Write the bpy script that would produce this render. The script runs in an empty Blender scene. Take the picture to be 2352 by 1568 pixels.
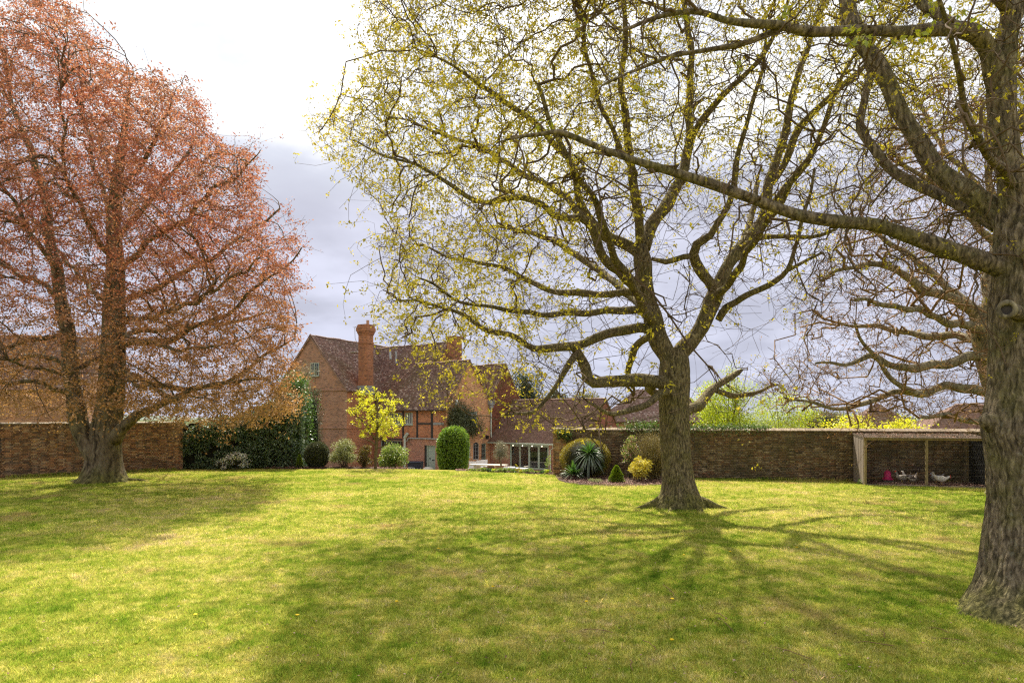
import bpy, math, random
import numpy as np
from mathutils import Vector, Matrix, noise as mn
from mathutils.kdtree import KDTree
random.seed(7); RNG = np.random.default_rng(7)
scene = bpy.context.scene
col = scene.collection
R = math.radians
EYE, FOC, CX, HY = 2.8, 1568.0, 1176.0, 955.0      # eye height, focal length and horizon in survey units

# ------------------------------------------------------------------ camera, sky, sun, exposure
cam_d = bpy.data.cameras.new('camera'); cam = bpy.data.objects.new('camera', cam_d); col.objects.link(cam)
cam.location = (0, 0, EYE); cam.rotation_euler = (R(90), 0, 0)
cam_d.lens = 24.0; cam_d.sensor_width = 36.0; cam_d.shift_y = (HY - 784.0) / 2352.0
cam_d.clip_start = 0.1; cam_d.clip_end = 3000
scene.camera = cam
vs = scene.view_settings; vs.view_transform = 'Standard'; vs.look = 'None'; vs.gamma = 1.0
vs.exposure = 1.10; vs.use_curve_mapping = False
scene.cycles.use_denoising = False; scene.cycles.filter_width = 1.25; scene.cycles.max_bounces = 7; scene.cycles.diffuse_bounces = 3; scene.cycles.transmission_bounces = 5
scene.cycles.transparent_max_bounces = 8; scene.cycles.caustics_reflective = False; scene.cycles.caustics_refractive = False
SUN_EL, SUN_AZ = R(54), R(-7)                        # azimuth measured from straight ahead, positive to the right
sun_dir = Vector((math.sin(SUN_AZ) * math.cos(SUN_EL), math.cos(SUN_AZ) * math.cos(SUN_EL), math.sin(SUN_EL)))
sd = bpy.data.lights.new('sun', 'SUN'); sd.energy = 5.0; sd.angle = R(.8); sd.color = (1.0, 0.92, 0.75)
sun = bpy.data.objects.new('sun', sd); col.objects.link(sun)
sun.rotation_euler = sun_dir.to_track_quat('Z', 'Y').to_euler(); sun.location = (0, 0, 60)

world = bpy.data.worlds.new('World'); scene.world = world; world.use_nodes = True
def build_world():
    nt = world.node_tree; N = nt.nodes; L = nt.links; N.clear()
    out = N.new('ShaderNodeOutputWorld')
    sky = N.new('ShaderNodeTexSky'); sky.sky_type = 'NISHITA'; sky.sun_disc = False
    sky.sun_elevation = SUN_EL; sky.sun_rotation = SUN_AZ
    b1 = N.new('ShaderNodeBackground'); b1.inputs[1].default_value = 0.12; L.new(sky.outputs[0], b1.inputs[0])
    tc = N.new('ShaderNodeTexCoord'); sep = N.new('ShaderNodeSeparateXYZ'); L.new(tc.outputs['Generated'], sep.inputs[0])
    def M(op, a, b=None, clamp=False):
        n = N.new('ShaderNodeMath'); n.operation = op; n.use_clamp = clamp
        for i, v in enumerate((a, b)):
            if v is None: continue
            if isinstance(v, (int, float)): n.inputs[i].default_value = v
            else: L.new(v, n.inputs[i])
        return n.outputs[0]
    def MR(v, a, b, c, d, sm=True):
        n = N.new('ShaderNodeMapRange'); n.interpolation_type = 'SMOOTHSTEP' if sm else 'LINEAR'
        L.new(v, n.inputs[0])
        for i, q in enumerate((a, b, c, d)): n.inputs[i + 1].default_value = q
        return n.outputs[0]
    zc = M('MAXIMUM', sep.outputs[2], 0.0)
    den = M('ADD', zc, 0.22)
    px = M('DIVIDE', sep.outputs[0], den); py = M('DIVIDE', sep.outputs[1], den)
    cmb = N.new('ShaderNodeCombineXYZ'); L.new(px, cmb.inputs[0]); L.new(py, cmb.inputs[1])
    n1 = N.new('ShaderNodeTexNoise'); n1.inputs['Scale'].default_value = 1.1; n1.inputs['Detail'].default_value = 6; n1.inputs['Roughness'].default_value = .55
    L.new(cmb.outputs[0], n1.inputs['Vector'])
    n2 = N.new('ShaderNodeTexNoise'); n2.inputs['Scale'].default_value = 2.6; n2.inputs['Detail'].default_value = 5
    mp = N.new('ShaderNodeMapping'); mp.inputs['Location'].default_value = (3.1, 7.7, 0); L.new(cmb.outputs[0], mp.inputs[0]); L.new(mp.outputs[0], n2.inputs['Vector'])
    # bright cloud deck overhead, grey-lilac bank below it
    zz = M('ADD', sep.outputs[2], M('MULTIPLY', M('SUBTRACT', n1.outputs[0], .5), .30))
    t = MR(zz, .25, .39, 0, 1)
    low = N.new('ShaderNodeMix'); low.data_type = 'RGBA'
    L.new(MR(zz, -.02, .30, 0, 1), low.inputs[0]); low.inputs[6].default_value = (.28, .292, .36, 1); low.inputs[7].default_value = (.305, .312, .375, 1)
    lowv = N.new('ShaderNodeMix'); lowv.data_type = 'RGBA'; lowv.blend_type = 'MULTIPLY'; lowv.inputs[0].default_value = 1
    L.new(low.outputs[2], lowv.inputs[6])
    g = N.new('ShaderNodeCombineColor'); gv = MR(n2.outputs[0], .30, .70, .90, 1.22)
    for i in range(3): L.new(gv, g.inputs[i])
    L.new(g.outputs[0], lowv.inputs[7])
    hi = N.new('ShaderNodeMix'); hi.data_type = 'RGBA'; L.new(MR(n2.outputs[0], .36, .62, 0, 1), hi.inputs[0])
    hi.inputs[6].default_value = (.36, .385, .44, 1); hi.inputs[7].default_value = (.62, .62, .61, 1)
    mx = N.new('ShaderNodeMix'); mx.data_type = 'RGBA'; L.new(t, mx.inputs[0]); L.new(lowv.outputs[2], mx.inputs[6]); L.new(hi.outputs[2], mx.inputs[7])
    # veiled sun: brighter cloud round the sun's direction
    dt = N.new('ShaderNodeVectorMath'); dt.operation = 'DOT_PRODUCT'; L.new(tc.outputs['Generated'], dt.inputs[0]); dt.inputs[1].default_value = sun_dir
    gl = M('MULTIPLY', M('POWER', M('MAXIMUM', dt.outputs['Value'], 0), 14), .55)
    add = N.new('ShaderNodeMix'); add.data_type = 'RGBA'; add.blend_type = 'ADD'; add.inputs[0].default_value = 1
    gc = N.new('ShaderNodeCombineColor'); L.new(gl, gc.inputs[0]); L.new(M('MULTIPLY', gl, .97), gc.inputs[1]); L.new(M('MULTIPLY', gl, .92), gc.inputs[2])
    L.new(mx.outputs[2], add.inputs[6]); L.new(gc.outputs[0], add.inputs[7])
    b2 = N.new('ShaderNodeBackground'); b2.inputs[1].default_value = 1.0; L.new(add.outputs[2], b2.inputs[0])
    n3 = N.new('ShaderNodeTexNoise'); n3.inputs['Scale'].default_value = 1.6; n3.inputs['Detail'].default_value = 4
    mp3 = N.new('ShaderNodeMapping'); mp3.inputs['Location'].default_value = (1.35, 2.2, 0); L.new(cmb.outputs[0], mp3.inputs[0]); L.new(mp3.outputs[0], n3.inputs['Vector'])
    gap = M('MULTIPLY', MR(n3.outputs[0], .60, .70, 0, .55), MR(sep.outputs[2], .38, .46, 0, 1))
    ms = N.new('ShaderNodeMixShader'); L.new(gap, ms.inputs[0]); L.new(b2.outputs[0], ms.inputs[1]); L.new(b1.outputs[0], ms.inputs[2])
    L.new(ms.outputs[0], out.inputs[0])
build_world()

# ------------------------------------------------------------------ helpers
WORG = {}
def P(X, Y, d): return Vector(((X - CX) / FOC * d, d, EYE - (Y - HY) / FOC * d))
def gd(Y): return EYE * FOC / (Y - HY)               # distance of flat lawn seen at height Y
def q(v): return v * 0.72593
CREST = ([-60, -17.2, -9, -2.3, 1.95, 40], [35.7 - 34.2, 35.9, 36.5, 34.6, 32.6, 23.3])
def crest(x): return np.interp(x, CREST[0], CREST[1])
def gz(x, y):
    t = np.clip((np.asarray(y, float) - crest(x) - .25) / 9.5, 0, 1)
    return -1.75 * t * t * (3 - 2 * t)

def tag(o, label=None, cat=None, group=None, kind=None):
    if label: o['label'] = label
    if cat: o['category'] = cat
    if group: o['group'] = group
    if kind: o['kind'] = kind
    return o
def empty(name, loc, label, cat, group=None):
    o = bpy.data.objects.new(name, None); col.objects.link(o); o.location = loc
    WORG[o.name] = Vector(loc); return tag(o, label, cat, group)
def mesh_np(name, V, F, mats, smooth=False, mi=None):
    me = bpy.data.meshes.new(name); V = np.asarray(V, np.float32).reshape(-1, 3)
    if isinstance(F, np.ndarray):
        n, k = F.shape
        me.vertices.add(len(V)); me.vertices.foreach_set('co', V.ravel())
        me.loops.add(n * k); me.loops.foreach_set('vertex_index', F.astype(np.int32).ravel())
        me.polygons.add(n); me.polygons.foreach_set('loop_start', np.arange(0, n * k, k, dtype=np.int32))
        me.update(calc_edges=True)
    else:
        me.from_pydata([tuple(v) for v in V], [], F); me.update()
    if not isinstance(mats, (list, tuple)): mats = [mats]
    for m in mats: me.materials.append(m)
    if mi is not None: me.polygons.foreach_set('material_index', np.asarray(mi, np.int32))
    if smooth: me.polygons.foreach_set('use_smooth', np.ones(len(me.polygons), bool))
    return me
class Frame:
    """local frame of a wall: x to the right seen from outside, y into the building, z up"""
    def __init__(s, o, dx, dy):
        n = math.hypot(dx, dy); s.a = (dx / n, dy / n); s.o = Vector((o[0], o[1], o[2] if len(o) > 2 else 0)); s.ang = math.atan2(dy, dx)
    def w(s, x, y, z): return Vector((s.o.x + s.a[0] * x - s.a[1] * y, s.o.y + s.a[1] * x + s.a[0] * y, s.o.z + z))
    def hx(s, X, y=0.0):
        k = (X - CX) / FOC; ox = s.o.x - s.a[1] * y; oy = s.o.y + s.a[0] * y
        return (k * oy - ox) / (s.a[0] - k * s.a[1])
    def hz(s, t, Y, y=0.0): return EYE - (Y - HY) / FOC * (s.o.y + s.a[1] * t + s.a[0] * y) - s.o.z
def mk(name, V, F, mat, parent=None, frame=None, sub=False, smooth=False, loc=None, mi=None):
    V = np.asarray(V, float).reshape(-1, 3)
    if frame is None and not sub:
        org = WORG[parent.name] if parent else Vector(loc if loc is not None else V.mean(0))
        V = V - np.array(org)
    me = mesh_np(name, V, F, mat, smooth, mi)
    o = bpy.data.objects.new(name, me); col.objects.link(o)
    if frame is not None:
        o.rotation_euler.z = frame.ang
        o.location = frame.o - (WORG[parent.name] if parent else Vector())
    elif not parent: o.location = org
    if parent: o.parent = parent
    if frame is None and not sub: WORG[o.name] = Vector(org)
    return o
BOXF = [(0,3,2,1),(4,5,6,7),(0,1,5,4),(1,2,6,5),(2,3,7,6),(3,0,4,7)]
class MB:
    def __init__(s): s.V = []; s.F = []; s.M = []
    def add(s, V, F, m=0):
        b = len(s.V); s.V.extend([tuple(v) for v in V]); s.F.extend([tuple(i + b for i in f) for f in F]); s.M.extend([m] * len(F)); return s
    def box(s, x0, x1, y0, y1, z0, z1, m=0):
        return s.add([(x0,y0,z0),(x1,y0,z0),(x1,y1,z0),(x0,y1,z0),(x0,y0,z1),(x1,y0,z1),(x1,y1,z1),(x0,y1,z1)], BOXF, m)
    def obox(s, c, a, hx, hy, hz, m=0):
        ca, sa = math.cos(a), math.sin(a); V = []
        for dz in (-hz, hz):
            for dx, dy in ((-hx,-hy),(hx,-hy),(hx,hy),(-hx,hy)): V.append((c[0]+dx*ca-dy*sa, c[1]+dx*sa+dy*ca, c[2]+dz))
        return s.add(V, BOXF, m)
    def tube(s, pts, r, k=8, m=0, cap=True):
        V, F = tube_np(np.array([tuple(p) for p in pts], float), r, k)
        F = [tuple(f) for f in F]
        if cap: n = len(pts); F += [tuple(range(k))[::-1], tuple(range((n-1)*k, n*k))]
        return s.add(V, F, m)
    def lathe(s, prof, c=(0,0,0), k=20, m=0):
        V = []; n = len(prof)
        for r, z in prof:
            for i in range(k): a = 2*math.pi*i/k; V.append((c[0]+r*math.cos(a), c[1]+r*math.sin(a), c[2]+z))
        F = [(i*k+j, i*k+(j+1)%k, (i+1)*k+(j+1)%k, (i+1)*k+j) for i in range(n-1) for j in range(k)]
        F += [tuple(range(k))[::-1], tuple(range((n-1)*k, n*k))]
        return s.add(V, F, m)
    def build(s, name, mat, parent=None, **kw):
        return mk(name, s.V, s.F, mat, parent, mi=s.M if isinstance(mat, (list, tuple)) else None, **kw)
def tube_np(P_, r, k):
    n = len(P_); r = np.broadcast_to(np.asarray(r, float), (n,))
    T = np.gradient(P_, axis=0); T /= np.linalg.norm(T, axis=1)[:, None] + 1e-9
    ref = np.array([.31, .22, .92]) if abs(T[0] @ np.array([.31,.22,.92])) < .9 else np.array([.95, .1, .1])
    U = np.zeros_like(T); u = ref
    for i in range(n):
        u = u - T[i] * (u @ T[i]); u = u / (np.linalg.norm(u) + 1e-9); U[i] = u
    W = np.cross(T, U); a = np.arange(k) * 2 * np.pi / k
    V = P_[:, None, :] + r[:, None, None] * (np.cos(a)[None, :, None] * U[:, None, :] + np.sin(a)[None, :, None] * W[:, None, :])
    i = np.arange(n - 1)[:, None] * k; j = np.arange(k)[None, :]; j2 = (j + 1) % k
    F = np.stack([i + j, i + j2, i + k + j2, i + k + j], -1).reshape(-1, 4)
    return V.reshape(-1, 3), F
def tubes_batch(Q, r0, r1, k=3):
    """Q (N,m,3) polylines, r0,r1 (N,) -> V,F"""
    Nn, m, _ = Q.shape
    T = np.gradient(Q, axis=1); T /= np.linalg.norm(T, axis=2)[..., None] + 1e-9
    ref = RNG.normal(size=(Nn, 1, 3)); U = ref - T * (T * ref).sum(2)[..., None]; U /= np.linalg.norm(U, axis=2)[..., None] + 1e-9
    W = np.cross(T, U); a = np.arange(k) * 2 * np.pi / k
    rr = (r0[:, None] + (r1 - r0)[:, None] * np.linspace(0, 1, m)[None])[..., None, None]
    V = Q[:, :, None, :] + rr * (np.cos(a)[None, None, :, None] * U[:, :, None, :] + np.sin(a)[None, None, :, None] * W[:, :, None, :])
    i = np.arange(m - 1)[:, None] * k; j = np.arange(k)[None]; j2 = (j + 1) % k
    F = np.stack([i + j, i + j2, i + k + j2, i + k + j], -1).reshape(-1, 4)
    F = (np.arange(Nn)[:, None, None] * (m * k) + F[None]).reshape(-1, 4)
    return V.reshape(-1, 3), F
def cat_vf(parts):
    V = []; F = []; b = 0
    for v, f in parts: V.append(v); F.append(f + b); b += len(v)
    return np.concatenate(V), np.concatenate(F)
def unit(a): return a / (np.linalg.norm(a, axis=-1, keepdims=True) + 1e-9)
def leaves_np(C, D, L, W, flat=None, fold=.15):
    """one folded diamond per leaf: C base points, D directions, flat = preferred upward normal strength"""
    n = len(C); D = unit(D); rnd = RNG.normal(size=(n, 3))
    if flat is not None: rnd = rnd * (1 - flat) + np.array([0, 0, 1.]) * flat * 2
    S = unit(np.cross(D, rnd)); Nn = np.cross(S, D)
    L = np.broadcast_to(L, (n,))[:, None] * RNG.uniform(.7, 1.25, (n, 1)); W = np.broadcast_to(W, (n,))[:, None] * RNG.uniform(.75, 1.2, (n, 1))
    mid = C + D * L * .45 + Nn * fold * W
    V = np.stack([C, mid + S * W * .5, C + D * L, mid - S * W * .5], 1).reshape(-1, 3)
    F = np.arange(n * 4).reshape(-1, 4); return V, F
def vnoise(Pn, s, seed=0):
    """cheap smooth pseudo-noise for arrays"""
    Pn = np.asarray(Pn) * s; v = 0
    rg = np.random.default_rng(seed + 11)
    for i in range(4):
        k = rg.normal(size=3) * (1 + .7 * i); v = v + np.sin(Pn @ k + rg.uniform(0, 6.28)) / (1 + .5 * i)
    return v / 2.6

# ------------------------------------------------------------------ materials
def new_mat(name):
    m = bpy.data.materials.new(name); m.use_nodes = True; nt = m.node_tree
    for n in list(nt.nodes): nt.nodes.remove(n)
    out = nt.nodes.new('ShaderNodeOutputMaterial'); return m, nt, out
class G:
    def __init__(s, name):
        s.m, s.nt, s.out = new_mat(name); s.N = s.nt.nodes; s.L = s.nt.links
    def n(s, t, **kw):
        x = s.N.new(t)
        for k, v in kw.items():
            if k.startswith('i_'): x.inputs[k[2:].replace('_', ' ')].default_value = v
            else: setattr(x, k, v)
        return x
    def co(s, kind='Object', sc=(1,1,1), loc=(0,0,0), rot=(0,0,0)):
        if kind == 'World': o = s.n('ShaderNodeNewGeometry').outputs['Position']
        else: o = s.n('ShaderNodeTexCoord').outputs[kind]
        mp = s.n('ShaderNodeMapping'); s.L.new(o, mp.inputs[0]); mp.inputs['Scale'].default_value = sc; mp.inputs['Location'].default_value = loc; mp.inputs['Rotation'].default_value = rot
        return mp.outputs[0]
    def noise(s, v, sc, det=4, ro=.5, dist=0):
        x = s.n('ShaderNodeTexNoise'); s.L.new(v, x.inputs['Vector']); x.inputs['Scale'].default_value = sc; x.inputs['Detail'].default_value = det; x.inputs['Roughness'].default_value = ro; x.inputs['Distortion'].default_value = dist
        return x.outputs[0]
    def ramp(s, f, stops):
        x = s.n('ShaderNodeValToRGB'); s.L.new(f, x.inputs[0]); e = x.color_ramp.elements
        while len(e) < len(stops): e.new(.5)
        for a, (p, c) in zip(e, stops): a.position = p; a.color = (*c, 1) if len(c) == 3 else c
        return x.outputs[0]
    def mix(s, f, a, b, mode='MIX'):
        x = s.n('ShaderNodeMix', data_type='RGBA', blend_type=mode)
        for i, v in ((0, f), (6, a), (7, b)):
            if isinstance(v, (int, float)): x.inputs[i].default_value = v
            elif isinstance(v, tuple): x.inputs[i].default_value = (*v, 1) if len(v) == 3 else v
            else: s.L.new(v, x.inputs[i])
        return x.outputs[2]
    def math(s, op, a, b=None, clamp=False):
        x = s.n('ShaderNodeMath', operation=op, use_clamp=clamp)
        for i, v in enumerate((a, b)):
            if v is None: continue
            if isinstance(v, (int, float)): x.inputs[i].default_value = v
            else: s.L.new(v, x.inputs[i])
        return x.outputs[0]
    def mr(s, v, a, b, c=0, d=1):
        x = s.n('ShaderNodeMapRange'); s.L.new(v, x.inputs[0])
        for i, k in enumerate((a, b, c, d)): x.inputs[i+1].default_value = k
        return x.outputs[0]
    def bump(s, h, st=.5, dist=.02):
        x = s.n('ShaderNodeBump'); s.L.new(h, x.inputs['Height']); x.inputs['Strength'].default_value = st; x.inputs['Distance'].default_value = dist; return x.outputs[0]
    def bsdf(s, color, rough=.8, bump=None, metal=0, spec=.3):
        x = s.n('ShaderNodeBsdfPrincipled')
        if isinstance(color, tuple): x.inputs['Base Color'].default_value = (*color, 1)
        else: s.L.new(color, x.inputs['Base Color'])
        if isinstance(rough, (int, float)): x.inputs['Roughness'].default_value = rough
        else: s.L.new(rough, x.inputs['Roughness'])
        x.inputs['Metallic'].default_value = metal; x.inputs['Specular IOR Level'].default_value = spec
        if bump is not None: s.L.new(bump, x.inputs['Normal'])
        s.L.new(x.outputs[0], s.out.inputs[0]); return s.m
    def island(s):
        g = s.n('ShaderNodeNewGeometry').outputs['Random Per Island']; o = s.n('ShaderNodeObjectInfo').outputs['Random']
        return s.math('FRACT', s.math('ADD', g, o))
def simple(name, c, rough=.7, var=.15, sc=3, metal=0, spec=.3):
    g = G(name); n = g.noise(g.co(), sc, 5); a = tuple(max(0, x*(1-var)) for x in c); b = tuple(x*(1+var) for x in c)
    return g.bsdf(g.ramp(n, [(.3, a), (.7, b)]), rough, g.bump(n, .15, .01), metal, spec)
def leafmat(name, cols, trans=.45, rough=.5, patch=None, psc=.35, gloss=.06, world_z=None):
    g = G(name); c = g.ramp(g.island(), [(i/(len(cols)-1 or 1), k) for i, k in enumerate(cols)])
    if patch:
        n = g.noise(g.co('World'), psc, 3); c = g.mix(g.mr(n, .38, .62), c, g.mix(.75, c, patch))
    if world_z:
        z0, z1, c2, amt = world_z; sp = g.n('ShaderNodeSeparateXYZ'); g.L.new(g.n('ShaderNodeNewGeometry').outputs['Position'], sp.inputs[0])
        zz = g.math('ADD', sp.outputs[2], g.math('MULTIPLY', g.noise(g.co('World'), .35, 2), 5.0))
        c = g.mix(g.math('MULTIPLY', g.mr(zz, z0 + 2.5, z1 + 2.5), amt), c, c2)
    d = g.n('ShaderNodeBsdfDiffuse'); t = g.n('ShaderNodeBsdfTranslucent'); gl = g.n('ShaderNodeBsdfGlossy'); gl.inputs['Roughness'].default_value = rough
    g.L.new(c, d.inputs[0]); g.L.new(g.mix(1.0, c, (1.0, 1.0, .8), 'MULTIPLY'), t.inputs[0])
    m1 = g.n('ShaderNodeMixShader'); m1.inputs[0].default_value = trans; g.L.new(d.outputs[0], m1.inputs[1]); g.L.new(t.outputs[0], m1.inputs[2])
    m2 = g.n('ShaderNodeMixShader'); m2.inputs[0].default_value = gloss; g.L.new(m1.outputs[0], m2.inputs[1]); g.L.new(gl.outputs[0], m2.inputs[2])
    g.L.new(m2.outputs[0], g.out.inputs[0]); return g.m
def brickmat(name, cols, stain=(.05,.045,.03), st=.5, moss=0.0):
    """single modelled bricks: colour per piece, weather stains over the wall"""
    g = G(name); c = g.ramp(g.island(), [(i/(len(cols)-1), k) for i, k in enumerate(cols)])
    w = g.co('World'); n = g.noise(w, .8, 5, .6); f = g.noise(w, 40, 3)
    c = g.mix(g.math('MULTIPLY', g.mr(n, .42, .62), st), c, stain)
    pale = g.noise(g.co('World', loc=(5, 2, 9)), 1.7, 4); c = g.mix(g.math('MULTIPLY', g.mr(pale, .55, .75), .4), c, (.42, .34, .25))
    c = g.mix(.35, c, g.ramp(f, [(.3, (.25,.25,.25)), (.7, (1.6,1.6,1.6))]), 'MULTIPLY')
    if moss: c = g.mix(g.math('MULTIPLY', g.mr(g.noise(g.co('World', loc=(1, 8, 3)), .9, 4), .45, .65), moss), c, (.06, .065, .02))
    return g.bsdf(c, .9, g.bump(f, .5, .01))
def brickwall(name, c1, c2, mortar=(.42,.33,.25), stain=.35, sc=1.0):
    """far walls: courses in wall-local x/z"""
    g = G(name); tc = g.n('ShaderNodeTexCoord').outputs['Object']; sp = g.n('ShaderNodeSeparateXYZ'); g.L.new(tc, sp.inputs[0])
    cb = g.n('ShaderNodeCombineXYZ'); g.L.new(g.math('ADD', sp.outputs[0], sp.outputs[1]), cb.inputs[0]); g.L.new(sp.outputs[2], cb.inputs[1])
    b = g.n('ShaderNodeTexBrick'); g.L.new(cb.outputs[0], b.inputs['Vector']); b.inputs['Scale'].default_value = 1
    b.inputs['Brick Width'].default_value = .225*sc; b.inputs['Row Height'].default_value = .075*sc; b.inputs['Mortar Size'].default_value = .010; b.inputs['Mortar Smooth'].default_value = .3
    b.inputs['Color1'].default_value = (0,0,0,1); b.inputs['Color2'].default_value = (1,1,1,1); b.inputs['Mortar'].default_value = (.5,.5,.5,1); b.inputs['Bias'].default_value = 0
    bw = g.n('ShaderNodeRGBToBW'); g.L.new(b.outputs['Color'], bw.inputs[0])
    c = g.ramp(bw.outputs[0], [(0, c1), (.55, c2), (1, tuple(x*.45 for x in c1))])
    c = g.mix(b.outputs['Fac'], c, mortar)
    n = g.noise(g.co(), .7, 5, .6); c = g.mix(g.math('MULTIPLY', g.mr(n, .45, .7), stain), c, (.09, .05, .035))
    n2 = g.noise(g.co(loc=(4,4,4)), 1.1, 4); c = g.mix(g.math('MULTIPLY', g.mr(n2, .5, .75), .45), c, (.58, .27, .13))
    return g.bsdf(c, .9, g.bump(g.math('SUBTRACT', 1, b.outputs['Fac']), .6, .012))
def barkmat(name, c1, c2, moss, mossamt, sc=1.0, bs=.8):
    g = G(name); tc = g.n('ShaderNodeTexCoord').outputs['Object']; w = g.n('ShaderNodeTexNoise'); g.L.new(tc, w.inputs['Vector']); w.inputs['Scale'].default_value = 3.5*sc; w.inputs['Detail'].default_value = 3
    ad = g.n('ShaderNodeVectorMath', operation='MULTIPLY_ADD'); g.L.new(w.outputs['Color'], ad.inputs[0]); ad.inputs[1].default_value = (.16/sc, .16/sc, .30/sc); g.L.new(tc, ad.inputs[2])
    mp = g.n('ShaderNodeMapping'); g.L.new(ad.outputs[0], mp.inputs[0]); mp.inputs['Scale'].default_value = (1, 1, .24)
    n = g.noise(mp.outputs[0], 17*sc, 6, .65, .4); n2 = g.noise(mp.outputs[0], 44*sc, 4, .6)
    vo = g.n('ShaderNodeTexVoronoi', feature='SMOOTH_F1'); g.L.new(mp.outputs[0], vo.inputs['Vector']); vo.inputs['Scale'].default_value = 19*sc
    h = g.math('ADD', g.math('MULTIPLY', g.mr(vo.outputs['Distance'], .55, .15), .35), g.math('ADD', g.math('MULTIPLY', g.mr(n, .3, .7), .5), g.math('MULTIPLY', n2, .25)))
    c = g.ramp(h, [(.25, tuple(x*.28 for x in c1)), (.5, c1), (.85, c2), (1, tuple(x*1.4 for x in c2))])
    m = g.noise(g.co('Object'), 1.6*sc, 5, .65); c = g.mix(g.math('MULTIPLY', g.mr(m, .45, .62), mossamt), c, g.mix(g.mr(h, .2, .9), tuple(x*.35 for x in moss), tuple(x*1.5 for x in moss)))
    l = g.noise(g.co('Object', loc=(3,1,5)), 11*sc, 5); c = g.mix(g.math('MULTIPLY', g.mr(l, .60, .68), .4), c, (.26, .25, .18))
    sz = g.n('ShaderNodeSeparateXYZ'); g.L.new(g.n('ShaderNodeNewGeometry').outputs['Position'], sz.inputs[0]); foot = g.math('MULTIPLY', g.mr(g.math('ADD', sz.outputs[2], g.math('MULTIPLY', g.noise(g.co('Object'), 2.5, 4), -1.1)), .05, -.45), mossamt); c = g.mix(foot, c, g.mix(g.mr(h, .3, .9), (.05,.055,.012), (.24,.23,.04)))
    return g.bsdf(c, .92, g.bump(h, bs, .04), spec=.15)

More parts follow.
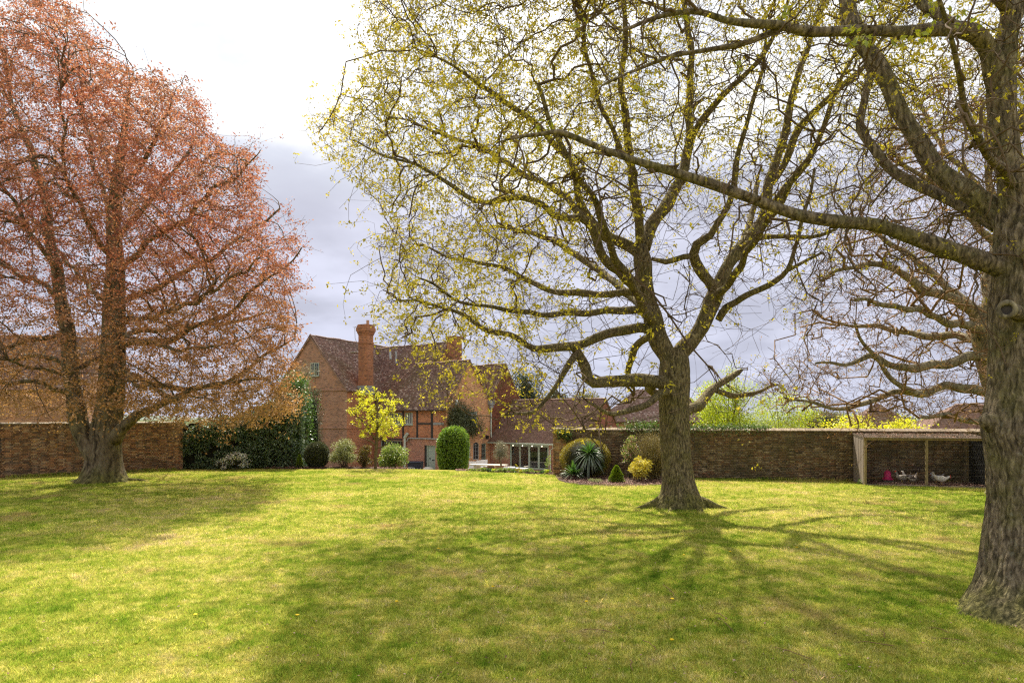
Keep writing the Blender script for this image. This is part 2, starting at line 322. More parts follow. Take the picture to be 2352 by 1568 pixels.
MAT = {}
def mats():
    M = MAT
    M['bark_oak'] = barkmat('bark_oak', (.155,.122,.07), (.32,.26,.15), (.15,.135,.04), .6, 1.3)
    M['bark_big'] = barkmat('bark_big', (.17,.132,.088), (.35,.28,.19), (.15,.14,.038), .6, 1.2, .9)
    M['bark_beech'] = barkmat('bark_beech', (.16,.122,.075), (.23,.185,.12), (.13,.12,.04), .6, .45, .25)
    M['bark_pale'] = barkmat('bark_pale', (.22,.185,.12), (.34,.29,.20), (.16,.14,.05), .5, .7, .3)
    M['twig_oak'] = simple('twig_oak', (.11,.072,.04), .9, .3); M['twig_beech'] = simple('twig_beech', (.13,.09,.055), .9, .3)
    M['twig_pale'] = simple('twig_pale', (.19,.11,.05), .9, .3)
    M['leaf_oak'] = leafmat('leaf_oak', [(.26,.23,.012), (.60,.50,.03), (.82,.68,.09), (.38,.31,.025), (.62,.46,.06)], .55, patch=(.48,.42,.03), gloss=.03)
    M['leaf_oak_near'] = leafmat('leaf_oak_near', [(.28,.34,.015), (.42,.46,.02), (.55,.50,.04)], .55)
    M['leaf_beech'] = leafmat('leaf_beech', [(.34,.115,.065), (.52,.235,.15), (.17,.07,.045), (.68,.38,.27), (.26,.13,.07), (.44,.18,.11), (.10,.045,.035)], .42, patch=(.40,.12,.085), psc=.45, gloss=.03, world_z=(9.0, 2.0, (.42,.26,.08), .8))
    M['leaf_bud'] = leafmat('leaf_bud', [(.34,.14,.07), (.40,.24,.06), (.30,.24,.05), (.45,.20,.12)], .4)
    M['laurel'] = leafmat('laurel', [(.065,.12,.04), (.13,.22,.08), (.26,.36,.17), (.085,.15,.05)], .25, .5, gloss=.14)
    M['laurel_light'] = leafmat('laurel_light', [(.05,.12,.02), (.09,.19,.03), (.14,.25,.05)], .3, .35, gloss=.1)
    M['yew'] = leafmat('yew', [(.018,.032,.012), (.035,.05,.016), (.07,.085,.03)], .2)
    M['hedge_green'] = leafmat('hedge_green', [(.09,.18,.02), (.17,.30,.03), (.30,.42,.06), (.10,.20,.02)], .35)
    M['box_green'] = leafmat('box_green', [(.035,.05,.015), (.06,.075,.025), (.11,.11,.045)], .25)
    M['variegated'] = leafmat('variegated', [(.20,.24,.07), (.42,.42,.20), (.12,.17,.04), (.50,.50,.30)], .35)
    M['copper_small'] = leafmat('copper_small', [(.10,.05,.03), (.20,.10,.04), (.14,.13,.03), (.35,.32,.05)], .35)
    M['gold'] = leafmat('gold', [(.50,.52,.015), (.68,.66,.02), (.82,.76,.07), (.42,.50,.02)], .5)
    M['rhodo'] = leafmat('rhodo', [(.15,.25,.03), (.30,.42,.05), (.10,.17,.03), (.60,.58,.24)], .4)
    M['golden_shrub'] = leafmat('golden_shrub', [(.20,.17,.015), (.34,.28,.02), (.44,.34,.03), (.13,.13,.02)], .35)
    M['yellow_leaf'] = leafmat('yellow_leaf', [(.62,.50,.02), (.74,.62,.06), (.50,.42,.03), (.70,.66,.25)], .4)
    M['conifer_lime'] = leafmat('conifer_lime', [(.16,.26,.008), (.28,.40,.01), (.10,.15,.008)], .35)
    M['sword'] = leafmat('sword', [(.06,.16,.02), (.11,.26,.03), (.04,.10,.03), (.16,.30,.05)], .3, .3, gloss=.12)
    M['sword_grey'] = leafmat('sword_grey', [(.07,.13,.05), (.16,.22,.12), (.04,.08,.03)], .25, .3, gloss=.15)
    M['twiggy'] = leafmat('twiggy', [(.22,.18,.08), (.36,.28,.12), (.26,.24,.08)], .3)
    M['pink'] = leafmat('pink', [(.55,.28,.24), (.70,.42,.36), (.30,.14,.08), (.35,.33,.10)], .4)
    M['white_flower'] = leafmat('white_flower', [(.72,.68,.62), (.80,.76,.72), (.60,.52,.46)], .3)
    M['olive'] = leafmat('olive', [(.18,.17,.11), (.30,.28,.19), (.10,.10,.06)], .3)
    M['lime_shrub'] = leafmat('lime_shrub', [(.30,.42,.012), (.48,.58,.02), (.60,.62,.05), (.20,.32,.012)], .5)
    M['ivy'] = leafmat('ivy', [(.05,.10,.015), (.10,.17,.03), (.15,.22,.05)], .35)
    M['conifer'] = leafmat('conifer', [(.02,.045,.02), (.045,.075,.03), (.09,.12,.045)], .2)
    M['far_tree'] = leafmat('far_tree', [(.14,.13,.04), (.22,.20,.06), (.10,.12,.04)], .35)
    M['creeper'] = leafmat('creeper', [(.05,.07,.025), (.10,.12,.04), (.15,.16,.06)], .35)
    M['dark_core'] = simple('dark_core', (.018,.018,.010), .95)  # filler colour, dark to stand in for shade between the leaves
    M['bed_plant'] = leafmat('bed_plant', [(.14,.24,.02), (.26,.38,.04), (.40,.46,.08), (.10,.16,.03)], .4)
    M['stem'] = simple('stem', (.13,.10,.055), .9, .3)
    M['brick_left'] = brickmat('brick_left', [(.34,.16,.08), (.50,.27,.13), (.17,.09,.05), (.58,.38,.21), (.11,.07,.05), (.42,.20,.085)], (.08,.065,.035), .5)
    M['brick_right'] = brickmat('brick_right', [(.20,.125,.075), (.30,.19,.105), (.13,.085,.055), (.42,.32,.20), (.09,.068,.045), (.28,.14,.075)], (.085,.075,.045), .6, .5)
    M['mortar'] = simple('mortar', (.16,.12,.08), .95, .3, 2); M['mortar_pale'] = simple('mortar_pale', (.30,.23,.16), .95, .3, 2)
    M['coping'] = brickmat('coping', [(.24,.18,.13), (.31,.24,.17), (.19,.14,.10)], (.14,.12,.07), .35)
    M['coping_pale'] = brickmat('coping_pale', [(.34,.29,.22), (.28,.23,.18)], (.2,.18,.12), .3)
    M['house_red'] = brickwall('house_red', (.46,.135,.055), (.60,.215,.09), (.56,.37,.25), .3)
    M['house_lower'] = brickwall('house_lower', (.33,.105,.06), (.44,.165,.095), (.66,.50,.39), .12)
    M['house_orange'] = brickwall('house_orange', (.60,.225,.085), (.74,.36,.16), (.62,.46,.32), .25)
    M['house_brown'] = brickwall('house_brown', (.32,.15,.095), (.45,.22,.135), (.54,.39,.28), .3)
    M['chimney'] = brickwall('chimney', (.36,.12,.055), (.50,.19,.08), (.38,.24,.16), .6)
    def tile(name, cols, moss=(.16,.13,.07)):
        g = G(name); c = g.ramp(g.island(), [(i/(len(cols)-1), k) for i, k in enumerate(cols)])
        n = g.noise(g.co('World'), .8, 4); c = g.mix(g.math('MULTIPLY', g.mr(n, .45, .65), .45), c, moss)
        f = g.noise(g.co('World'), 30, 3); return g.bsdf(c, .75, g.bump(f, .3, .01), spec=.35)
    M['tile'] = tile('tile', [(.13,.075,.062), (.20,.115,.092), (.27,.16,.128), (.16,.09,.072), (.36,.225,.18), (.21,.12,.095), (.62,.50,.43)])
    M['tile_new'] = tile('tile_new', [(.21,.115,.09), (.28,.165,.13), (.17,.095,.075), (.36,.23,.185)], (.15,.10,.06))
    M['tile_hung'] = tile('tile_hung', [(.26,.085,.055), (.33,.12,.075), (.19,.065,.05), (.40,.18,.11)], (.20,.09,.05))
    M['tile_ridge'] = simple('tile_ridge', (.24,.15,.11), .85, .3)
    M['sage'] = simple('sage', (.38,.44,.36), .5, .08, 4); M['sage_pale'] = simple('sage_pale', (.54,.58,.50), .5, .08, 4)
    M['white'] = simple('white', (.74,.74,.70), .5, .06, 4); M['timber_dark'] = simple('timber_dark', (.055,.045,.04), .85, .3, 6)
    M['lead'] = simple('lead', (.30,.30,.29), .6, .15, 4); M['black'] = simple('black', (.02,.02,.022), .5, .2, 4)
    M['navy'] = simple('navy', (.022,.025,.045), .38, .15, 3); M['plaster'] = simple('plaster', (.62,.57,.52), .8, .08, 2)
    M['floor_in'] = simple('floor_in', (.30,.24,.19), .5, .1, 3); M['wood_dark'] = simple('wood_dark', (.07,.05,.04), .5, .2, 5)
    M['wood_table'] = simple('wood_table', (.48,.36,.28), .6, .15, 4); M['stone'] = simple('stone', (.50,.46,.40), .85, .12, 3)
    M['cushion'] = simple('cushion', (.72,.68,.66), .9, .05, 3)
    M['kerb'] = simple('kerb', (.66,.64,.58), .8, .08, 4); M['terracotta'] = simple('terracotta', (.42,.25,.17), .85, .15, 4)
    M['paving'] = simple('paving', (.40,.36,.30), .85, .15, 2)
    M['copper_metal'] = simple('egg_green', (.03,.045,.035), .35, .15, 3)
    M['pinkplastic'] = simple('pinkplastic', (.62,.02,.16), .4, .1, 3)
    M['yellow_flower'] = simple('yellow_flower', (.80,.55,.01), .7, .1, 20)
    M['wire'] = simple('wire', (.14,.13,.11), .6, .1, 4)
    g = G('glass_dark'); M['glass'] = g.bsdf(g.ramp(g.noise(g.co(), 1.2, 3), [(.3, (.012,.014,.016)), (.7, (.035,.04,.045))]), .06, spec=.8)
    g = G('glass_clear'); t = g.n('ShaderNodeBsdfTransparent'); t.inputs[0].default_value = (.93,.95,.94,1); gl = g.n('ShaderNodeBsdfGlossy'); gl.inputs['Roughness'].default_value = .01
    fr = g.n('ShaderNodeFresnel'); fr.inputs[0].default_value = 1.45; ms = g.n('ShaderNodeMixShader'); g.L.new(fr.outputs[0], ms.inputs[0]); g.L.new(t.outputs[0], ms.inputs[1]); g.L.new(gl.outputs[0], ms.inputs[2]); g.L.new(ms.outputs[0], g.out.inputs[0]); M['glass_clear'] = g.m
    g = G('bulb'); e = g.n('ShaderNodeEmission'); e.inputs[0].default_value = (1,.85,.6,1); e.inputs[1].default_value = 1.5; g.L.new(e.outputs[0], g.out.inputs[0]); M['bulb'] = g.m
    # weathered boards
    g = G('board'); n = g.noise(g.co(sc=(1,1,.08)), 30, 4, .6, .4); c = g.ramp(n, [(.25, (.11,.085,.065)), (.55, (.26,.21,.165)), (.8, (.36,.30,.24))]); M['board'] = g.bsdf(c, .9, g.bump(n, .4, .01))
    g = G('post'); n = g.noise(g.co(sc=(1,1,.08)), 24, 4, .6, .4); c = g.ramp(n, [(.25, (.14,.10,.05)), (.55, (.30,.23,.12)), (.8, (.42,.34,.18))]); M['post'] = g.bsdf(c, .9, g.bump(n, .4, .01))
    # bark chippings
    g = G('chips'); c = g.ramp(g.island(), [(0, (.10,.048,.036)), (.35, (.18,.088,.064)), (.7, (.28,.15,.11)), (1, (.50,.34,.27))]); M['chips'] = g.bsdf(c, .85)
    M['soil'] = simple('soil', (.055,.032,.024), .95, .35, 6)
    # lawn: ground sheet colour and blades share the same large patches
    def lawncol(g, w):
        a = g.noise(w, .16, 3, .5); b = g.noise(w, .55, 4, .6); d = g.noise(w, 2.2, 4, .6)
        s = g.math('ADD', g.math('MULTIPLY', a, .35), g.math('ADD', g.math('MULTIPLY', b, .4), g.math('MULTIPLY', d, .35)))
        return s
    g = G('lawn_ground'); w = g.co('World'); s = lawncol(g, w); fn = g.noise(w, 26, 5, .7)
    c = g.ramp(s, [(.40, (.12,.15,.010)), (.52, (.22,.22,.022)), (.60, (.32,.28,.05)), (.70, (.34,.26,.10))])
    c = g.mix(.8, c, g.ramp(fn, [(.3, (.35,.40,.3)), (.5, (.9,.9,.8)), (.7, (1.5,1.4,1.25))]), 'MULTIPLY')
    sp = g.n('ShaderNodeSeparateXYZ'); g.L.new(w, sp.inputs[0]); c = g.mix(g.mr(sp.outputs[1], 38, 44), c, g.ramp(g.noise(g.co('World', loc=(9,9,9)), .02, 3), [(.4, (.045,.065,.018)), (.6, (.09,.10,.035))]))
    M['lawn'] = g.bsdf(c, .95, g.bump(fn, .9, .05), spec=.1)
    g = G('grass_blade'); w = g.co('World'); s = lawncol(g, w)
    fine = g.noise(w, 5, 5, .7)
    s2 = g.math('ADD', s, g.math('MULTIPLY', g.math('SUBTRACT', fine, .5), .60))
    base = g.ramp(s2, [(.32, (.12,.25,.018)), (.44, (.28,.42,.04)), (.53, (.50,.57,.095)), (.62, (.70,.68,.20)), (.74, (.74,.62,.34))])
    tuft = g.math('ADD', g.math('MULTIPLY', g.noise(w, 13, 3, .6), .55), g.math('MULTIPLY', g.noise(w, 34, 2, .6), .45)); base = g.mix(1, base, g.ramp(tuft, [(.36, (.38,.46,.36)), (.5, (.95,.97,.95)), (.64, (1.45,1.35,1.35))]), 'MULTIPLY')
    worn = g.math('MULTIPLY', g.mr(g.noise(g.co('World', loc=(3.7,1.1,0)), .42, 5, .65), .575, .68), .8); base = g.mix(worn, base, (.50,.37,.17))
    rnd = g.n('ShaderNodeNewGeometry').outputs['Random Per Island']
    c = g.mix(.9, base, g.ramp(rnd, [(0, (.35,.42,.35)), (.45, (.95,.97,.95)), (.82, (1.25,1.15,1.0)), (.97, (1.5,1.25,1.9)), (1, (1.9,1.6,3.5))]), 'MULTIPLY')
    d = g.n('ShaderNodeBsdfDiffuse'); t = g.n('ShaderNodeBsdfTranslucent'); g.L.new(c, d.inputs[0]); g.L.new(c, t.inputs[0])
    ms = g.n('ShaderNodeMixShader'); ms.inputs[0].default_value = .42; g.L.new(d.outputs[0], ms.inputs[1]); g.L.new(t.outputs[0], ms.inputs[2]); g.L.new(ms.outputs[0], g.out.inputs[0]); M['grass'] = g.m
mats()

# ------------------------------------------------------------------ ground
def ground():
    xs = np.unique(np.concatenate([np.linspace(-900, -60, 12), np.linspace(-60, 60, 161), np.linspace(60, 900, 12)]))
    ys = np.unique(np.concatenate([np.linspace(-60, 4, 10), np.linspace(4, 70, 133), np.linspace(70, 1500, 20)]))
    X, Y = np.meshgrid(xs, ys); Z = gz(X, Y)
    lawnm = np.clip((crest(X) - Y) / 4, 0, 1) * np.clip((Y - 0) / 5, 0, 1)
    Z = Z + lawnm * .035 * np.sin(X * .7 + 1.3) * np.sin(Y * .45)
    # roots heave the lawn slightly round the trees
    V = np.stack([X, Y, Z], -1).reshape(-1, 3); nx = len(xs)
    i = np.arange(len(ys) - 1)[:, None] * nx; j = np.arange(nx - 1)[None]
    F = np.stack([i + j, i + j + 1, i + nx + j + 1, i + nx + j], -1).reshape(-1, 4)
    o = mk('lawn', V, F, MAT['lawn'], loc=(0, 0, 0), smooth=True); tag(o, 'mown garden lawn in sun and tree shade', 'lawn', kind='structure')
    g = MB()
    for k in range(26):                                # low wooded hills on the horizon
        pass
    xs = np.linspace(-1000, 1000, 60); V = []
    h = 7 + 5 * np.sin(xs * .006 + 1) + 2.5 * np.sin(xs * .021) + 1.2 * np.sin(xs * .13)
    for dy, k in ((0, 0), (60, 1), (200, 1.05), (400, 0)):
        for x, hh in zip(xs, h): V.append((x, 760 + dy, -1.8 + k * hh))
    n = len(xs); F = np.array([(a*n+b, a*n+b+1, (a+1)*n+b+1, (a+1)*n+b) for a in range(3) for b in range(n-1)])
    tag(mk('hills', V, F, simple('hill', (.10, .125, .10), .95, .3, .02), loc=(0, 760, 0), smooth=True), kind='structure')
ground()

def grass():
    src = bpy.data.collections.new('grass_tufts')
    def patch(i, n, size, w, h):  # one tile of blades
        r = np.random.default_rng(50 + i); c = r.uniform(-size/2, size/2, (n, 2)); ang = r.uniform(0, 6.28, n)
        cl = 0.5 + .5 * vnoise(np.c_[c, np.zeros(n)], 9, i)
        hh = h * r.uniform(.45, 1.25, n) * (.7 + .6 * cl) * (1 + .45 * vnoise(np.c_[c, np.zeros(n)], 48, i + 20)); lean = r.uniform(.1, 1.3, n) * hh; la = r.uniform(0, 6.28, n); ww = w * r.uniform(.6, 1.3, n) / 2
        V = np.zeros((n, 4, 3)); sx, sy = np.cos(ang) * ww, np.sin(ang) * ww
        V[:, 0] = np.c_[c[:, 0] - sx, c[:, 1] - sy, np.full(n, -.004)]; V[:, 1] = np.c_[c[:, 0] + sx, c[:, 1] + sy, np.full(n, -.004)]
        tx, ty = c[:, 0] + np.cos(la) * lean, c[:, 1] + np.sin(la) * lean
        V[:, 2] = np.c_[tx + sx * .3, ty + sy * .3, hh]; V[:, 3] = np.c_[tx - sx * .3, ty - sy * .3, hh]
        me = mesh_np('tuft', V.reshape(-1, 3), np.arange(n * 4).reshape(-1, 4), MAT['grass'])
        o = bpy.data.objects.new('tuft', me); src.objects.link(o); return o
    for i in range(3): patch(i, 1500, .62, .0055, .040)      # near: fine blades
    src2 = bpy.data.collections.new('grass_tufts_far'); near = src; src = src2
    for i in range(3): patch(10 + i, 1700, 1.06, .011, .045)
    def field(name, coll, step, d0, d1, lab):
        pts = []
        y = d0
        while y < d1:
            hw = .80 * y + 1.5; x = -hw
            while x < hw:
                px, py = x + random.uniform(-.1, .1) * step, y + random.uniform(-.1, .1) * step
                if py < crest(px) - .35: pts.append((px, py))
                x += step
            y += step
        pts = np.array([p for p in pts if not (in_bed(p[0], p[1]))]); n = len(pts)
        Z = .035 * np.sin(pts[:, 0] * .7 + 1.3) * np.sin(pts[:, 1] * .45) * np.clip((crest(pts[:, 0]) - pts[:, 1]) / 4, 0, 1)
        me = bpy.data.meshes.new(name); me.vertices.add(n); me.vertices.foreach_set('co', np.c_[pts, Z].astype(np.float32).ravel())
        a = me.attributes.new('rz', 'FLOAT', 'POINT'); a.data.foreach_set('value', (np.random.default_rng(3).integers(0, 4, n) * math.pi / 2).astype(np.float32))
        b = me.attributes.new('pick', 'INT', 'POINT'); b.data.foreach_set('value', np.random.default_rng(4).integers(0, 3, n).astype(np.int32))
        me.materials.append(MAT['grass'])
        o = bpy.data.objects.new(name, me); col.objects.link(o); tag(o, lab, 'grass', kind='stuff')
        ng = bpy.data.node_groups.new('scatter_' + name, 'GeometryNodeTree')
        ng.interface.new_socket('Geometry', in_out='INPUT', socket_type='NodeSocketGeometry'); ng.interface.new_socket('Geometry', in_out='OUTPUT', socket_type='NodeSocketGeometry')
        N = ng.nodes; L = ng.links; gi = N.new('NodeGroupInput'); go = N.new('NodeGroupOutput')
        iop = N.new('GeometryNodeInstanceOnPoints'); ci = N.new('GeometryNodeCollectionInfo'); ci.inputs[0].default_value = coll
        ci.inputs['Separate Children'].default_value = True; ci.inputs['Reset Children'].default_value = True
        na = N.new('GeometryNodeInputNamedAttribute'); na.data_type = 'FLOAT'; na.inputs[0].default_value = 'rz'
        nb = N.new('GeometryNodeInputNamedAttribute'); nb.data_type = 'INT'; nb.inputs[0].default_value = 'pick'
        cx = N.new('ShaderNodeCombineXYZ'); er = N.new('FunctionNodeEulerToRotation')
        L.new(na.outputs['Attribute'], cx.inputs[2]); L.new(cx.outputs[0], er.inputs[0])
        L.new(gi.outputs[0], iop.inputs['Points']); L.new(ci.outputs[0], iop.inputs['Instance']); iop.inputs['Pick Instance'].default_value = True
        L.new(nb.outputs['Attribute'], iop.inputs['Instance Index']); L.new(er.outputs[0], iop.inputs['Rotation']); L.new(iop.outputs[0], go.inputs[0])
        md = o.modifiers.new('scatter', 'NODES'); md.node_group = ng
        return n
    field('grass', near, .6, 6.2, 15.6, 'short grass blades of the near lawn'); field('grass', src2, 1.0, 16.0, 37.5, 'short grass blades of the far lawn')

# ------------------------------------------------------------------ planting beds
BED_R = [P(X, Y, gd(Y)) for X, Y in ((1276,1095),(1284,1103),(1310,1111),(1360,1116),(1420,1118),(1480,1117),(1530,1114),(1560,1110),(1575,1103))]
BED_R = [(v.x, v.y) for v in BED_R] + [(8.3, 31.05), (2.4, 32.45)]
BED_M = [(-13.2, 36.1), (-9, 36.2), (-5.6, 36.2), (-5.6, 37.6), (-9, 37.9), (-13.4, 37.9)]
BED_E = [(-2.9, 34.7), (-1.2, 34.25), (.6, 33.2), (1.95, 32.45), (2.1, 33.1), (.8, 34.3), (-1.1, 35.4), (-2.9, 35.9)]
def inside(x, y, poly):
    c = False; n = len(poly); j = n - 1
    for i in range(n):
        (xi, yi), (xj, yj) = poly[i], poly[j]
        if (yi > y) != (yj > y) and x < (xj - xi) * (y - yi) / (yj - yi) + xi: c = not c
        j = i
    return c
def in_bed(x, y): return inside(x, y, BED_R) or inside(x, y, BED_M) or inside(x, y, BED_E)
grass()
def bed(poly, lab, n, lift=.02):
    cx, cy = np.mean(poly, 0); V = [(cx, cy, float(gz(cx, cy)) + lift + .05)] + [(x, y, float(gz(x, y)) + lift) for x, y in poly]
    V += [(x, y, float(gz(x, y)) - .1) for x, y in poly]; m = len(poly)
    F = [(0, 1 + i, 1 + (i + 1) % m) for i in range(m)] + [(1 + i, 1 + m + i, 1 + m + (i + 1) % m, 1 + (i + 1) % m) for i in range(m)]
    b = mk('flower_bed', V, F, MAT['soil'], loc=(cx, cy, 0)); tag(b, lab, 'flower bed', kind='structure')
    A = np.array(poly); pts = []
    while len(pts) < n:
        x, y = RNG.uniform(A[:, 0].min(), A[:, 0].max()), RNG.uniform(A[:, 1].min(), A[:, 1].max())
        if inside(x, y, poly): pts.append((x, y, float(gz(x, y)) + lift + .02 + RNG.uniform(0, .035)))
    C = np.array(pts); D = RNG.normal(size=(n, 3)); D[:, 2] *= .35
    v, f = leaves_np(C, D, .07, .032, flat=.5, fold=.1)
    o = mk('bark_chippings', v, f, MAT['chips'], loc=(cx, cy, 0)); tag(o, 'bark chippings covering ' + lab, 'mulch', kind='stuff')
bed(BED_R, 'curved bed in front of the right garden wall', 9000)
bed(BED_M, 'bed below the clipped ball and golden tree', 2500)
bed(BED_E, 'narrow bed along the edge of the terrace', 2200)

# ------------------------------------------------------------------ brick garden walls
def wall_faces(mb, w, z0, z1, ops, depth, y=0.0, m=0):
    xs = sorted({0, w, *[a for o in ops for a in o[:2]]}); zs = sorted({z0, z1, *[a for o in ops for a in o[2:4]]})
    for xa, xb in zip(xs, xs[1:]):
        for za, zb in zip(zs, zs[1:]):
            mx, mz = (xa+xb)/2, (za+zb)/2
            if any(o[0] < mx < o[1] and o[2] < mz < o[3] for o in ops): continue
            mb.add([(xa,y,za),(xb,y,za),(xb,y,zb),(xa,y,zb)], [(0,1,2,3)], m)
    for a, b, c, d in [o[:4] for o in ops]:
        for p, r in (((a,c),(a,d)), ((b,d),(b,c)), ((a,d),(b,d)), ((b,c),(a,c))):
            mb.add([(p[0],y,p[1]),(r[0],y,r[1]),(r[0],y+depth,r[1]),(p[0],y+depth,p[1])], [(0,1,2,3)], m)
BR_F = [(0,1,5,4),(1,2,6,5),(3,0,4,7),(4,5,6,7),(0,3,2,1)]
def brickbox(x, z, l, h, d, y=0.0):
    return np.array([(x,y-d,z),(x+l,y-d,z),(x+l,y+.02,z),(x,y+.02,z),(x,y-d,z+h),(x+l,y-d,z+h),(x+l,y+.02,z+h),(x,y+.02,z+h)])
def garden_wall(label, A, B, h, matk, mortar, coping, skip=(), nsingle=300, cw=.11, zlow=-.5, xlim=9e9, leftend=False, y0=0.0, thick=.36, ridge=.11):
    F = Frame(A, B[0]-A[0], B[1]-A[1]); w = math.hypot(B[0]-A[0], B[1]-A[1])
    root = empty('garden_wall', (A[0], A[1], 0), label, 'wall')
    mb = MB(); wall_faces(mb, w, zlow, h, [s for s in skip], .2, .01)
    mb.add([(0,thick,zlow),(w,thick,zlow),(w,thick,h),(0,thick,h)], [(3,2,1,0)]); mb.add([(0,.01,zlow),(0,thick,zlow),(0,thick,h),(0,.01,h)], [(3,2,1,0)]); mb.add([(w,.01,zlow),(w,thick,zlow),(w,thick,h),(w,.01,h)], [(0,1,2,3)])
    for s in skip: mb.box(s[0]-.05, s[1]+.05, .2, .25, s[2]-.05, s[3]+.05)
    mb.build('mortar_core', MAT[mortar], root, frame=F)
    bricks = []
    nc = int(h / .075)
    for i in range(nc):
        z = h - (i + 1) * .075 + .005; x = -(i % 2) * .17 - .05; k = i % 2
        while x < w:
            l = .215 if k else .1025; k ^= 1; xa, xb = max(x, 0), min(x + l, w)
            if xb - xa > .04 and not any(s[0]-.02 < (xa+xb)/2 < s[1]+.02 and s[2] < z + .03 < s[3] for s in skip):
                if RNG.random() > .006: bricks.append((xa, z + RNG.uniform(-.002, .002), xb - xa, .065))
            x += l + .0105
    Wp = [F.w(b[0], 0, b[1]) for b in bricks]
    sc = [(-(b[2]) / p.y if (abs(p.x / p.y) < .75 and p.x < xlim and b[2] > .2) else 0, i) for i, (b, p) in enumerate(zip(bricks, Wp))]
    sc.sort(); single = {i for s, i in sc[:nsingle] if s < 0}
    var = []
    for kk in range(4):
        V = brickbox(0, 0, .215, .065, .004 + .003 * kk); V[:, [0, 2]] += RNG.uniform(-.002, .002, (8, 2)); me = mesh_np('brick', V, BR_F, MAT[matk]); var.append(me)
    Vs = []
    for i, b in enumerate(bricks):
        if i in single and abs(b[2] - .215) < .001:
            o = bpy.data.objects.new('brick', var[i % 4]); col.objects.link(o); o.parent = root
            p = F.w(b[0], .01, b[1]); o.location = p - WORG[root.name]; o.rotation_euler.z = F.ang
        else: Vs.append(brickbox(b[0], b[1], b[2], b[3], RNG.uniform(.003, .014), .01))
    if leftend:                                        # bricks on the exposed end
        for i in range(nc):
            z = h - (i + 1) * .075 + .005; ys = ((.01, .12), (.13, .345)) if i % 2 else ((.01, .225), (.235, .345))
            for ya, yb in ys:
                b = brickbox(0, z, yb - ya, .065, .008); Vs.append(np.stack([b[:, 1], yb - b[:, 0], b[:, 2]], -1))
    n = len(Vs); V = np.concatenate(Vs); Fx = (np.arange(n)[:, None, None] * 8 + np.array(BR_F)[None]).reshape(-1, 4)
    o = mk('brickwork', V, Fx, MAT[matk], root, frame=F); tag(o, kind='stuff')
    cv = []
    for kk in range(3):
        e = RNG.uniform(-.004, .004, 8); c0, c1 = .004, cw - .004; t = thick
        prof = [(-.05+e[0], h+.003), (-.055+e[1], h + .045), (t/2, h + .045 + ridge + e[2]), (t + .05, h + .045), (t + .05, h+.003)]
        V = [(c0, y, z - h) for y, z in prof] + [(c1, y, z - h) for y, z in prof]
        Fc = [(0,5,6,1),(1,6,7,2),(2,7,8,3),(3,8,9,4),(4,9,5,0),(0,1,2,3,4),(9,8,7,6,5)]; cv.append(mesh_np('coping_brick', V, Fc, MAT[coping]))
    nn = int(w / cw); lst = []
    for i in range(nn):
        if i < 290:
            o = bpy.data.objects.new('coping_brick', cv[i % 3]); col.objects.link(o); o.parent = root
            p = F.w(i * cw, RNG.uniform(-.006, .006), h + RNG.uniform(-.006, .006)); o.location = p - WORG[root.name]; o.rotation_euler.z = F.ang
    return root, F, w
LW_A, LW_B = (-30.0, 25.46), (-17.2, 35.7)
lw = garden_wall('weathered brown brick garden wall behind the copper beech', LW_A, LW_B, 2.42, 'brick_left', 'mortar', 'coping_pale', skip=((8.05, 8.78, 1.15, 1.80),), cw=.23, zlow=-.3, ridge=.05)
RW_A, RW_B = (2.55, 32.30), (30.0, 25.7)
rw = garden_wall('long mossy brown brick garden wall behind the oak and hen run', RW_A, RW_B, 2.12, 'brick_right', 'mortar', 'coping', zlow=-.3, xlim=19.0, ridge=.10)
pier = garden_wall('end pier of the right garden wall, redder brick with hipped coping', (1.95, 32.33), (2.55, 32.18), 2.14, 'brick_left', 'mortar_pale', 'coping', nsingle=90, zlow=-.6, leftend=True, ridge=.12, thick=.5)

